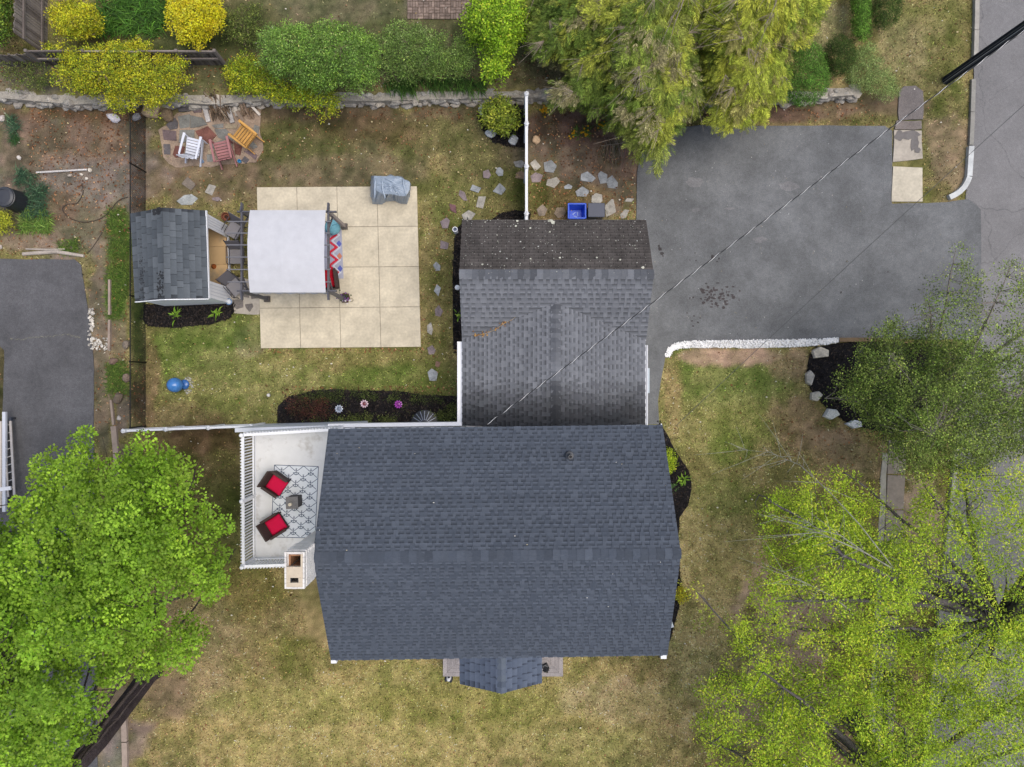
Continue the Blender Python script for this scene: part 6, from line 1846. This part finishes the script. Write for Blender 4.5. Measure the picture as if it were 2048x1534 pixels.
# --- two sparse spring maples at the right
SP = [(150, 174, 46), (134, 160, 40), (164, 186, 54), (116, 144, 36), (144, 160, 52)]
TW = (128, 122, 122)
def spring(label, base_px, fork, poly, n, z0, z1, dens, seed, limbs, r0, gap=.47):
    q = np.random.RandomState(seed)
    t = thing("maple_tree", P(*base_px), label, "tree")
    cen = crown_pts(poly, n, z0, z1, 200, 3.2, q, gap=gap, gap_s=2.4, dens=dens, rag=.35, soft=13)
    cen = thin(cen, .14, q)
    V, Cc = clumps(cen, 42, .30, .08, .036, SP, q, flat=.6, upb=.55, droop=.25, clvar=.13, var=.17)
    leaf_mesh("crown", V, Cc, M_LEAF, t)
    m = MB(C(82, 78, 82)); b0 = P(*base_px); fk = Vector(fork)
    m.tube([b0 + Vector((0, 0, -.2)), b0 + Vector((.02, 0, .2)), b0.lerp(fk, .35) + Vector((.08, .05, 0)), b0.lerp(fk, .7) + Vector((-.06, .04, 0)), fk], [.42, .33, .29, .27, .25], 14)
    branches(m, fk, cen, limbs, 420, r0, q, C(*TW, .6), lift=.16, tw=.012, vary=.6)
    m.build("trunk", M_BARK, t, smooth=True)
    return t
polyA = [(1505, 1020), (1518, 985), (1560, 978), (1600, 950), (1640, 966), (1690, 942), (1720, 972), (1772, 985), (1800, 1010), (1822, 960), (1870, 962), (1892, 935), (1950, 928), (1990, 950), (2048, 900), (2180, 910), (2350, 1100), (2360, 1340), (2200, 1400), (2000, 1400),
         (1850, 1370), (1700, 1330), (1600, 1310), (1540, 1260), (1480, 1210), (1520, 1140), (1500, 1090), (1525, 1050)]
def densA(px, py):
    d = np.full(px.shape, .8); d = np.where((px > 1740) & (px < 1830) & (py < 1080), .25, d); d = np.where((px > 1860) & (py < 1230), .38, d); d = np.where((px > 1570) & (px < 1690) & (py > 1190) & (py < 1300), .32, d); d = np.where((px > 1830) & (px < 2020) & (py > 1120) & (py < 1260), .22, d)
    return d
b0 = P(1868, 1178)
spring("sparse yellow green maple forking wide over the sidewalk in the right half", (1868, 1178), (b0.x + .15, b0.y - .1, 3.1), polyA, 2250, 3.4, 8.0, densA, 202, 30, .21, gap=.455)
polyB = [(1352, 1452), (1348, 1428), (1380, 1412), (1398, 1344), (1430, 1350), (1452, 1330), (1440, 1290), (1404, 1262), (1398, 1200), (1428, 1196), (1446, 1240), (1480, 1190), (1520, 1240), (1580, 1330), (1640, 1300), (1720, 1300), (1850, 1330), (2000, 1350), (2200, 1380),
         (2300, 1700), (1900, 1800), (1500, 1760), (1420, 1540), (1390, 1470)]
def densB(px, py):
    d = np.full(px.shape, .9); d = np.where((px < 1480), .45, d); d = np.where((px > 1560) & (px < 1660) & (py < 1330), .36, d); d = np.where((px > 1470) & (px < 1520) & (py > 1440), .3, d); d = np.where((px > 1850) & (py > 1440), .5, d)
    d = np.where((px > 1655) & (px < 1715) & (py > 1425) & (py < 1540), .10, d)
    return d
b1 = P(1702, 1430)
spring("sparse yellow green maple with a crooked dark trunk in the lower right corner", (1702, 1430), (b1.x - .5, b1.y - .5, 3.4), polyB, 2750, 3.4, 7.6, densB, 203, 30, .20, gap=.44)
bl = bpy.data.objects["maple_tree.001"]
m = MB(C(150, 150, 138)); q = np.random.RandomState(88)
def limb(pxs, r0, tw):
    pts = [P(a, b, z - .35) for a, b, z in pxs]; r0 *= .55
    m.tube(pts, [r0 * (1 - .85 * k / (len(pts) - 1)) for k in range(len(pts))], 6)
    for k in range(tw):
        i = q.randint(len(pts) // 3, len(pts) - 1); t = q.rand(); p = pts[i].lerp(pts[i + 1], t); d = (pts[i + 1] - pts[i]).normalized()
        l = q.uniform(.3, 1.2); u = Vector((d.x + q.normal(0, .7), d.y + q.normal(0, .7), q.normal(0, .2)))
        m.tube([p, p + u * l * .5 + Vector((0, 0, .05)), p + u * l], [.008, .006, .003], 4, cap=False)
limb([(1862, 1180, 4.2), (1790, 1140, 6.6), (1730, 1105, 7.6), (1660, 1075, 7.9), (1600, 1050, 7.6), (1545, 1030, 7.0)], .055, 22)
limb([(1790, 1140, 6.6), (1720, 1050, 7.6), (1660, 985, 7.2), (1600, 930, 6.4), (1540, 905, 5.6), (1470, 898, 5.0)], .036, 26)
limb([(1730, 1105, 7.6), (1680, 1070, 8.0), (1640, 1060, 7.9), (1610, 1040, 7.5)], .03, 14)
limb([(1700, 1220, 6.5), (1660, 1190, 7.2), (1600, 1160, 7.2), (1560, 1140, 6.6)], .03, 12)
m.build("bare_limb", M_BARK, bl)
# --- darker street tree over the round mulch bed
q = np.random.RandomState(104)
st = thing("street_tree", P(1768, 790), "dark green broadleaf tree spreading over the round mulch bed and street edge", "tree")
poly = [(1662, 772), (1690, 760), (1682, 728), (1712, 700), (1738, 690), (1748, 660), (1790, 634), (1812, 652), (1822, 680), (1838, 640), (1832, 590), (1852, 562), (1890, 560), (1905, 520), (1922, 484), (1944, 500), (1946, 540), (1990, 520), (2020, 512), (2048, 545), (2120, 520), (2200, 620), (2240, 800), (2150, 930),
        (2048, 900), (2010, 920), (1940, 950), (1880, 942), (1838, 965), (1800, 925), (1772, 905), (1768, 880), (1730, 862), (1720, 826), (1690, 842), (1666, 812)]
def densS(px, py): return np.where(py + (px - 1850) * -.35 < 650, .20, np.where((px > 1990) & (py < 800), .4, .9))
cen = crown_pts(poly, 2100, 3.0, 7.4, 130, 2.4, q, gap=.38, gap_s=1.8, dens=densS, rag=.1, soft=8)
V, Cc = clumps(cen, 38, .27, .062, .036, [(98, 116, 50), (84, 103, 43), (112, 128, 60), (122, 132, 70), (78, 96, 46)], q, flat=.7, upb=.6, clvar=.16, var=.2)
leaf_mesh("crown", V, Cc, M_LEAF, st)
m = MB(C(110, 102, 96)); b0 = P(1768, 790)
m.tube([b0 + Vector((0, 0, -.2)), b0 + Vector((0, 0, .3)), b0 + Vector((.1, .05, 1.2)), b0 + Vector((.25, 0, 2.2))], [.24, .18, .16, .15], 12)
branches(m, b0 + Vector((.25, 0, 2.2)), cen, 26, 420, .10, q, C(140, 132, 124), lift=.1, tw=.010, vary=.5)
m.build("trunk", M_BARK, st, smooth=True)

# --- golden drooping conifers
def fronds(cen, out, m, L, w, pal, q, droop=.45, idx=None):
    """feathery sprays: a short axis carrying leaflets on both sides"""
    n = len(cen); k = 15
    ax = out + q.normal(0, .22, (n, 3)); ax[:, 2] = -droop + q.normal(0, .22, n); ax /= np.linalg.norm(ax, axis=1, keepdims=True)
    nr = np.tile(np.array((0, 0, 1.0)), (n, 1)) + q.normal(0, .3, (n, 3)); side = np.cross(ax, nr); side /= np.linalg.norm(side, axis=1, keepdims=True)
    Ls = L * q.uniform(.55, 1.3, n)
    Vs = []; Cs = []
    pal = np.array(pal, float); base = pal[q.randint(0, len(pal), n) if idx is None else idx] * np.exp(q.normal(0, .12, (n, 1)))
    for j in range(k):
        t = j / k; s = 1 if j % 2 else -1
        p = cen + ax * (Ls * t)[:, None] + np.array((0, 0, -.12)) * (Ls * t * t)[:, None]
        a = ax * .75 + side * s * (.75 - .35 * t) + q.normal(0, .14, (n, 3)); a /= np.linalg.norm(a, axis=1, keepdims=True)
        l = Ls * (.5 * (1 - .6 * t) + .08)
        if j == k - 1: a = ax; l = Ls * .25
        Vs.append(leaf_quads(p, a, nr, l, np.full(n, w) * q.uniform(.7, 1.3, n)).reshape(n, 4, 3))
        c = base * np.exp(q.normal(0, .14, (n, 1))) * (1 + .10 * t)
        Cs.append(np.repeat(to_lin(c, LEAFK)[:, None, :], 4, 1))
    return np.concatenate(Vs).reshape(-1, 3), np.concatenate(Cs).reshape(-1, 3)
def conifer(label, base_px, height, poly, n, z0, z1, pal, seed, dead=.08):
    q = np.random.RandomState(seed)
    b = P(*base_px, TERR); t = thing("cypress_tree", b, label, "tree")
    cen = crown_pts(poly, n, z0, z1, 150, 3.0, q, gap=.33, gap_s=1.6, rag=.35, lump=1.2)
    cen = thin(cen, .34, q); cen0 = cen
    # gather the sprays along boughs so that bough tips read
    out = cen - np.array((b.x, b.y + .8, 0)); out[:, 2] = 0; out /= np.linalg.norm(out, axis=1, keepdims=True) + 1e-6
    cen = cen0; out = cen - np.array((b.x, b.y + .8, 0)); out[:, 2] = 0; out /= np.linalg.norm(out, axis=1, keepdims=True) + 1e-6
    out = out + q.normal(0, .28, out.shape) * np.array((1, 1, 0)); out /= np.linalg.norm(out, axis=1, keepdims=True)
    # each bough: sprays set along a drooping axis, longest at its root
    nb, ns = len(cen), 30
    tt = q.rand(nb, ns, 1); sd2 = np.stack([-out[:, 1], out[:, 0], np.zeros(nb)], -1)
    lat = q.uniform(-1, 1, (nb, ns, 1)); bl = q.uniform(.45, .95, (nb, 1, 1))
    pos = cen[:, None, :] + out[:, None, :] * (tt - .55) * bl + sd2[:, None, :] * lat * .34 * (1.15 - tt) + np.array((0, 0, -.34)) * tt ** 2 * bl + q.normal(0, .03, (nb, ns, 3))
    dr_ = out[:, None, :] + sd2[:, None, :] * lat * 1.1
    pos = pos.reshape(-1, 3); dr_ = dr_.reshape(-1, 3); dr_ /= np.linalg.norm(dr_, axis=1, keepdims=True)
    bidx = np.repeat(q.randint(0, len(pal), nb), ns)
    V, Cc = fronds(pos, dr_, 15, .30, .020, pal, q, droop=.3, idx=bidx)
    leaf_mesh("crown", V, Cc, M_NEEDLE, t)
    m = MB(C(134, 124, 112)); m.tube([b + Vector((0, 0, -.2)), b + Vector((0, 0, height * .5)), b + Vector((.1, .1, height))], [.24, .15, .03], 10)
    axis = [b + Vector((.1 * u, .1 * u, height * u)) for u in np.linspace(.15, .9, 12)]
    for k in range(12):
        sub = cen[q.randint(0, len(cen), 40)]
        root = axis[k]; tgt = sub[np.argsort(np.abs(sub[:, 2] - root.z + .3))[:4]]
        branches(m, root, tgt, 3, 10, .05, q, C(150, 140, 128), lift=.05, tw=.008)
    # bare grey twigs that stand out among the sprays
    for k in range(90):
        c0 = Vector(cen[q.randint(0, len(cen))]) + Vector((0, 0, .25)); a0 = Vector(out[q.randint(0, len(out))])
        for j in range(11):
            d_ = Vector((a0.x + q.normal(0, .5), a0.y + q.normal(0, .5), q.normal(-.1, .15))); l = q.uniform(.25, .7)
            m.tube([c0, c0 + d_ * l * .5 + Vector((0, 0, .03)), c0 + d_ * l], [.007, .006, .003], 4, C(164, 150, 134), cap=False)
    m.build("trunk", M_BARK, t)
    return t
GOLD = [(116, 127, 53), (103, 117, 49), (90, 107, 44), (134, 140, 57), (82, 100, 42), (116, 124, 60), (124, 119, 86)]
conifer("olive gold drooping cypress whose boughs hang over the stone wall and the driveway corner", (1318, 96), 4.6,
        [(1062, 38), (1076, -40), (1180, -120), (1420, -120), (1436, 0), (1400, 90), (1420, 180), (1432, 225), (1400, 205), (1378, 226), (1374, 242), (1340, 262), (1330, 300), (1346, 318), (1336, 334), (1306, 322), (1294, 296), (1272, 276), (1250, 262), (1232, 246), (1216, 222), (1180, 206), (1146, 224), (1140, 212), (1098, 198), (1104, 168), (1136, 160), (1130, 124), (1092, 118), (1076, 96)], 3400, 2.2, 5.4, GOLD, 301)
conifer("brighter golden cypress standing right of the olive one at the top edge", (1478, 86), 4.8,
        [(1400, 60), (1410, -110), (1620, -120), (1650, -20), (1636, 30), (1604, 76), (1572, 96), (1560, 140), (1562, 176), (1548, 205), (1524, 228), (1502, 236), (1486, 250), (1484, 278), (1470, 276), (1464, 246), (1440, 238), (1424, 200), (1410, 140)], 2600, 2.2, 5.6, [(132, 140, 52), (118, 130, 48), (148, 152, 58), (100, 116, 44), (126, 134, 52), (126, 122, 72)], 302)
# hanging dead bough by the driveway
m = MB(C(166, 152, 136)); q = np.random.RandomState(9)
a0, a1 = P(1290, 285, .9), P(1198, 292, .5)
m.tube([P(1300, 262, 1.6), a0, a0.lerp(a1, .5) + Vector((0, .03, .04)), a1], [.018, .014, .011, .005], 5)
for k in range(60):
    u = q.rand(); p = a0.lerp(a1, u); l = q.uniform(.3, 1.0)
    m.tube([p, p + Vector((q.normal(-.05, .12) * l, -l * .5, -.1)), p + Vector((q.normal(-.02, .2) * l, -l, -.3))], [.006, .005, .002], 4, C(*[c * q.uniform(.8, 1.05) for c in (160, 140, 122)]), cap=False)
for k in range(16):
    u = q.rand(); p = a0.lerp(a1, u); l = q.uniform(.15, .35); m.tube([p, p + Vector((q.normal(-.2, .2) * l, l, .05))], [.006, .002], 4, cap=False)
o = m.build("dead_bough", M_BARK); tag(o, "bare grey dead bough with fine twigs hanging at the driveway's upper left corner", "branch")

# --- shrubs
def shrub(name, label, cat, poly, n, m, rad, L, W, pal, z0, z1, seed, edge=60, thick=.7, gap=.2, base=None, group=None, upb=.6, droop=0, material=None, stems=True, flat=.8, var=.18, ground=TERR, nst=None, rag=.4, soft=5):
    q = np.random.RandomState(seed)
    cx = sum(p[0] for p in poly) / len(poly); cy = sum(p[1] for p in poly) / len(poly)
    b = P(*(base or (cx, cy)), ground); t = thing(name, b, label, cat, group)
    cen = crown_pts(poly, n, z0, z1, edge, thick, q, gap=gap, gap_s=2.0, rag=(.05 if material is M_NEEDLE else rag), soft=(1.5 if material is M_NEEDLE else soft))
    V, Cc = clumps(cen, m, rad, L, W, pal, q, flat=flat, upb=upb, droop=droop, var=var)
    leaf_mesh("foliage", V, Cc, material or M_LEAF, t)
    if stems:
        mb = MB(C(120, 106, 90)); branches(mb, b + Vector((0, 0, .05)), cen, 14, nst or 60, .03, q, C(126, 112, 96), lift=.1, tw=.007); mb.build("stems", M_BARK, t, kind=None)
    return t
YEL = [(196, 182, 40), (172, 168, 38), (136, 146, 40), (106, 122, 36), (112, 132, 38), (206, 190, 48), (96, 114, 36)]
shrub("forsythia_shrub", "small half yellow forsythia right of the stockade fence at the top left", "shrub", [(96, 40), (110, 12), (150, -6), (190, 6), (206, 36), (204, 64), (172, 80), (120, 76)], 330, 22, .16, .07, .04, [(176, 166, 38), (132, 142, 38), (108, 124, 34), (196, 180, 40)], 1.2, 2.3, 401, 40, gap=.3)
shrub("forsythia_shrub", "round bright yellow forsythia ball at the top edge left of the hedge", "shrub", [(332, 20), (340, -30), (390, -50), (440, -24), (448, 30), (436, 72), (400, 96), (360, 84), (338, 58)], 560, 26, .15, .07, .045, [(226, 204, 40), (212, 190, 34), (196, 182, 36), (236, 214, 60), (140, 146, 40)], 1.2, 2.6, 402, 45, gap=.15)
shrub("forsythia_shrub", "wide sprawling yellow forsythia hanging over the stone wall at the left", "shrub", [(84, 92), (112, 82), (170, 96), (230, 88), (282, 76), (302, 94), (330, 112), (352, 112), (384, 122), (372, 150), (398, 164), (350, 186), (372, 214), (334, 202), (304, 238), (288, 208), (258, 230), (222, 222), (206, 194), (150, 186), (118, 172), (96, 146), (128, 128)], 900, 24, .17, .068, .04, YEL, 1.1, 2.3, 403, 45, thick=1.1, gap=.33, nst=160)
shrub("forsythia_shrub", "green and yellow trailing forsythia spilling over the wall left of the hedge", "shrub", [(440, 150), (462, 120), (500, 100), (520, 130), (570, 160), (630, 168), (680, 180), (700, 196), (678, 212), (668, 236), (640, 224), (622, 236), (600, 212), (560, 210), (520, 190), (470, 186)], 480, 24, .17, .068, .035, [(138, 146, 38), (108, 128, 34), (172, 168, 40), (92, 118, 32)], .8, 1.5, 404, 34, thick=.9, gap=.3, droop=.25, nst=110)
HG = [(86, 116, 48), (100, 132, 56), (72, 100, 42), (128, 152, 88), (110, 140, 66), (116, 142, 54)]
shrub("hedge_shrub", "large dark green shrub with pale glossy leaves behind the stone wall, middle left", "shrub", [(508, 96), (530, 64), (572, 44), (622, 54), (664, 40), (716, 52), (752, 66), (770, 104), (768, 150), (752, 180), (704, 194), (676, 180), (632, 184), (584, 168), (540, 146), (514, 124)], 1500, 22, .17, .065, .035, HG, 1.5, 2.9, 405, 60, thick=1.0, gap=.26, nst=140)
shrub("hedge_shrub", "greyer green shrub behind the stone wall between the large one and the lime tree", "shrub", [(752, 72), (790, 40), (830, 44), (872, 62), (930, 72), (952, 104), (950, 146), (900, 162), (850, 160), (800, 168), (762, 150)], 900, 22, .17, .06, .03, [(90, 116, 52), (104, 130, 62), (76, 98, 46), (130, 148, 92), (102, 120, 56)], 1.3, 2.5, 406, 55, thick=.9, gap=.30, nst=140)
lt_ = shrub("ornamental_tree", "small lime green tree with airy foliage left of the cypresses at the top edge", "tree", [(922, 44), (932, 12), (956, -10), (1000, -30), (1044, -20), (1064, 20), (1056, 62), (1034, 96), (1016, 118), (1018, 150), (992, 168), (966, 160), (958, 128), (964, 98), (944, 86)], 620, 22, .2, .085, .05, [(134, 164, 42), (118, 150, 36), (150, 176, 52), (102, 134, 32)], 1.6, 3.6, 407, 50, thick=1.3, gap=.34, base=(1000, 120), nst=120)
shrub("conical_evergreen", "bright green rounded conical evergreen by the wall above the driveway", "evergreen", [(1552, 150), (1566, 112), (1600, 84), (1638, 90), (1660, 126), (1658, 172), (1624, 212), (1586, 208), (1556, 188)], 700, 22, .12, .06, .02, [(74, 108, 42), (62, 94, 36), (88, 120, 50)], .8, 2.7, 408, 55, thick=.6, gap=.1, base=(1612, 176), stems=False, material=M_NEEDLE)
shrub("conical_evergreen", "dark green clipped evergreen between the bright conical one and the juniper", "evergreen", [(1646, 108), (1660, 78), (1686, 68), (1708, 86), (1712, 116), (1696, 144), (1668, 154), (1650, 136)], 520, 22, .09, .045, .016, [(52, 70, 30), (44, 60, 25), (62, 80, 36)], .6, 2.2, 409, 36, thick=.4, gap=.05, base=(1678, 140), stems=False, material=M_NEEDLE)
shrub("conical_evergreen", "dark green clipped evergreen at the top edge beside the bright hedge", "evergreen", [(1742, 24), (1752, -16), (1786, -26), (1806, 0), (1798, 38), (1774, 60), (1748, 54)], 460, 22, .09, .045, .016, [(56, 74, 32), (46, 64, 27), (66, 84, 37)], .6, 2.0, 410, 34, thick=.4, gap=.05, stems=False, material=M_NEEDLE, ground=.3)
shrub("evergreen_hedge", "narrow bright green hedge at the top edge between the two dark clipped evergreens", "hedge", [(1702, -40), (1742, -40), (1742, 30), (1738, 72), (1722, 84), (1706, 70)], 460, 22, .1, .055, .022, [(80, 114, 42), (68, 100, 36), (96, 128, 52)], .8, 1.6, 411, 20, thick=.4, gap=.08, stems=False, material=M_NEEDLE, ground=.4)
shrub("juniper", "low spreading grey green juniper at the right end of the stone wall", "shrub", [(1712, 100), (1744, 84), (1764, 120), (1790, 160), (1800, 186), (1770, 204), (1742, 186), (1706, 176), (1690, 156)], 560, 20, .13, .055, .016, [(112, 130, 76), (98, 118, 66), (126, 142, 88)], .5, .95, 412, 30, thick=.4, gap=.22, stems=False, material=M_NEEDLE, ground=.3)
shrub("rhododendron", "rounded yellow green rhododendron in the black mulch beside the white fence", "shrub", [(962, 238), (970, 212), (990, 198), (1016, 200), (1034, 222), (1038, 244), (1018, 262), (1002, 270), (982, 258)], 210, 16, .15, .13, .045, [(124, 136, 48), (106, 122, 42), (146, 150, 58), (88, 106, 40)], .5, 1.25, 413, 30, thick=.5, gap=.2, ground=0, flat=.5)
shrub("box_shrub", "small lime green shrub in the mulch along the house's right wall", "shrub", [(1326, 906), (1338, 900), (1350, 914), (1350, 934), (1336, 944), (1322, 934)], 110, 18, .08, .05, .035, [(142, 160, 40), (124, 144, 36)], .25, .6, 414, 12, thick=.2, gap=0, ground=0, stems=False)
shrub("flowering_plant", "yellow flowering plant at the house's right wall near the ridge end", "plant", [(1350, 1180), (1362, 1172), (1376, 1186), (1368, 1206), (1352, 1204)], 70, 16, .1, .05, .03, [(196, 176, 40), (150, 146, 44), (120, 130, 50)], .2, .6, 415, 12, thick=.3, gap=.2, ground=0)
shrub("red_shrub", "dark red low plant in the left part of the long mulch bed", "plant", [(580, 800), (620, 792), (660, 806), (656, 834), (610, 842), (576, 830)], 170, 16, .12, .05, .025, [(74, 44, 40), (92, 52, 44), (60, 40, 36), (60, 62, 34)], .12, .4, 416, 18, thick=.2, gap=.3, ground=0, stems=False)
shrub("ground_ivy", "low green leafy cover filling the front of the long mulch bed", "ground cover", [(560, 846), (640, 838), (730, 830), (820, 836), (912, 806), (912, 846)], 300, 12, .12, .045, .03, [(78, 90, 40), (96, 108, 52), (62, 72, 34), (110, 112, 66)], .1, .22, 417, 14, thick=.1, gap=.42, ground=0, stems=False)
shrub("ground_ivy", "dark green plants clustered at the upper rim of the long mulch bed", "ground cover", [(562, 800), (640, 784), (760, 784), (860, 794), (910, 800), (880, 806), (760, 798), (640, 802)], 210, 12, .12, .045, .03, [(66, 78, 38), (84, 94, 48), (52, 62, 32)], .1, .2, 418, 12, thick=.1, gap=.42, ground=0, stems=False)
shrub("hedge_shrub", "dark green shrub in the top left corner beside the stockade fence", "shrub", [(-60, -40), (26, -40), (26, 40), (20, 90), (-20, 100), (-60, 60)], 300, 20, .16, .08, .045, [(60, 86, 32), (74, 100, 38), (96, 124, 44), (120, 132, 44)], 1.2, 2.2, 419, 40, gap=.2)
shrub("leafy_perennial", "small yellow green plant at the left edge below the compost bin", "plant", [(-20, 424), (12, 418), (24, 440), (20, 462), (-16, 462)], 130, 16, .12, .06, .03, [(160, 160, 50), (130, 140, 44)], .3, .7, 420, 20, thick=.3, gap=.1, ground=0)
# low weeds along the upper terrace
for k, (pl, lb, n_) in enumerate((([(440, 18), (520, 10), (536, 60), (500, 96), (448, 80)], "patch of green weeds between the yellow forsythia ball and the dark hedge", 260), ([(0, 110), (60, 118), (110, 140), (120, 176), (40, 186), (0, 170)], "tangle of weeds and twigs on the terrace at the far left above the wall", 150))):
    shrub("weed_patch", lb, "weeds", pl, n_, 14, .14, .06, .03, [(88, 104, 46), (70, 86, 38), (108, 112, 62)], .8, 1.05, 430 + k, 20, thick=.2, gap=.36, nst=50)

# --- strap-leaved clumps
def straps(name, label, cat, pxs, nper, L, w, pal, z, seed, group=None, lean=None):
    q = np.random.RandomState(seed)
    c0 = P(*pxs[0], z); t = thing(name, c0, label, cat, group)
    V = []; Fc = []; Cc = []
    pal = np.array(pal, float)
    for (a, b) in pxs:
        c = P(a, b, z)
        for k in range(nper):
            an = q.uniform(0, 6.283); l = L * q.uniform(.6, 1.2); u = np.array((math.cos(an), math.sin(an), 0))
            if lean is not None: u = u * .6 + np.array(lean) * .6
            s = np.array((-u[1], u[0], 0)) * w * q.uniform(.7, 1.3); o = np.array(tuple(c)) + np.array((q.normal(0, .06), q.normal(0, .06), -.03))
            n0 = len(V); rise = q.uniform(.5, .95)
            for j, (f, h, ww) in enumerate(((0, 0, .8), (.25, .55, 1), (.62, .8, .8), (1, .62, .1))):
                p = o + u * l * f + np.array((0, 0, l * h * rise * .8)); V += [p - s * ww, p + s * ww]
            for j in range(3): Fc.append((n0 + 2 * j, n0 + 2 * j + 1, n0 + 2 * j + 3, n0 + 2 * j + 2))
            cc = pal[q.randint(0, len(pal))] * math.exp(q.normal(0, .16)); Cc += [to_lin(cc, 1.4)] * 8
    mesh_np("leaves", np.array(V), np.array(Fc), np.array(Cc), M_LEAF, t)
    return t
q = random.Random(55)
LG_ = [(72, 110, 38), (58, 94, 32), (88, 126, 46), (52, 82, 30)]
straps("daylily_bed", "lush bed of bright green strap leaves between two yellow shrubs at the top left", "plants", [(q.uniform(196, 330), q.uniform(-10, 70)) for k in range(120)], 13, .48, .012, LG_, TERR, 61)
straps("daylily_row", "row of green strap leaves along the wall top below the lime tree", "plants", [(q.uniform(770, 965), q.uniform(150, 180)) for k in range(80)], 13, .42, .012, [(68, 100, 40), (56, 84, 34), (84, 116, 48)], TERR, 62, lean=(.3, -.9, 0))
BGN = [(62, 92, 66), (52, 80, 60), (78, 104, 76)]
straps("iris_clump", "blue green spiky clump at the left edge, upper of two in the leafy soil", "plant", [(30, 248), (24, 240), (34, 256), (28, 262)], 40, .34, .008, BGN, 0, 63)
straps("iris_clump", "blue green spiky clump at the left edge, lower of two in the leafy soil", "plant", [(30, 276), (28, 282), (34, 278)], 36, .28, .008, [(52, 84, 44), (62, 92, 50)], 0, 64)
straps("iris_clump", "broad blue green spiky clump right of the compost bin", "plant", [(q.uniform(58, 92), q.uniform(378, 428)) for k in range(18)], 26, .42, .008, BGN, 0, 65)
straps("iris_clump", "narrow blue green clump leaning between the pale pole and the compost bin", "plant", [(q.uniform(38, 70), q.uniform(344, 372)) for k in range(10)], 22, .36, .008, BGN, 0, 66)
straps("daylily_clump", "yellow green strap leaved clump below the compost bin", "plant", [(q.uniform(44, 105), q.uniform(430, 462)) for k in range(30)], 18, .34, .010, [(96, 124, 54), (80, 110, 46), (116, 136, 66)], 0, 67)
for k, (xa, xb, ya, yb, lb) in enumerate(((218, 258, 480, 512, "grass tuft by the black fence at the upper end of the green strip"), (216, 258, 530, 596, "grass tuft by the black fence beside the shed's back wall"), (218, 240, 600, 636, "small grass tuft on the strip below the shed"), (216, 256, 726, 790, "grass tuft on the strip among the brown rocks"), (120, 158, 484, 506, "grass tuft at the neighbour's asphalt beside the pale logs"), (214, 244, 420, 470, "sparse grass tuft left of the shed roof"))):
    straps("grass_tuft", lb, "grass tuft", [(q.uniform(xa, xb), q.uniform(ya, yb)) for j in range(int((xb - xa) * (yb - ya) / 28))], 16, .20, .006, [(82, 108, 40), (66, 92, 34), (104, 122, 54)], 0, 70 + k, "grass tufts along the black fence")
for k, (px, py, lb) in enumerate(((350, 630, "small light green plant in the mulch below the shed, left one"), (432, 628, "bright green star shaped plant in the mulch below the shed"), (1364, 962, "small yellow green plant in the mulch by the house's right wall"), (1346, 976, "tiny dark green plant in the mulch close to the house's right wall"), (916, 632, "pale leafed sprig in the black bed at the garage wall"))):
    straps("hosta", lb, "plant", [(px, py), (px + 5, py - 3)], 12 if k != 3 else 8, .24 if k < 3 else .16, .022, [(128, 164, 52), (108, 146, 44), (146, 176, 66)] if k not in (3,) else [(70, 100, 50)], .05, 80 + k)
# daffodils
for px, py, n_, lb in ((1088, 222, 16, "clump of yellow flowers right of the white fence"), (1150, 268, 9, "yellow daffodils in the brown bed, left patch"), (1172, 263, 9, "yellow daffodils in the brown bed, middle patch"), (1204, 250, 7, "yellow daffodils in the brown bed nearest the cypress")):
    t = straps("daffodils", lb, "flowers", [(px + q.uniform(-6, 6), py + q.uniform(-5, 5)) for k in range(6)], 10, .22, .007, [(70, 100, 40), (90, 118, 50)], 0, 90 + n_)
    for k in range(n_):
        p = P(px + q.gauss(0, 6), py + q.gauss(0, 5), .28); m = MB(C(226, 190, 30))
        for j in range(6):
            a = j * 1.047; u = Vector((math.cos(a), math.sin(a), 0)); s = Vector((-u.y, u.x, 0)); m.add([p, p + u * .022 + s * .014, p + u * .045, p + u * .022 - s * .014], [(0, 1, 2, 3)])
        m.lathe([(.014, 0), (.018, .025)], tuple(p), 6, C(234, 160, 20)); m.build("flower", M_LEAF, t)
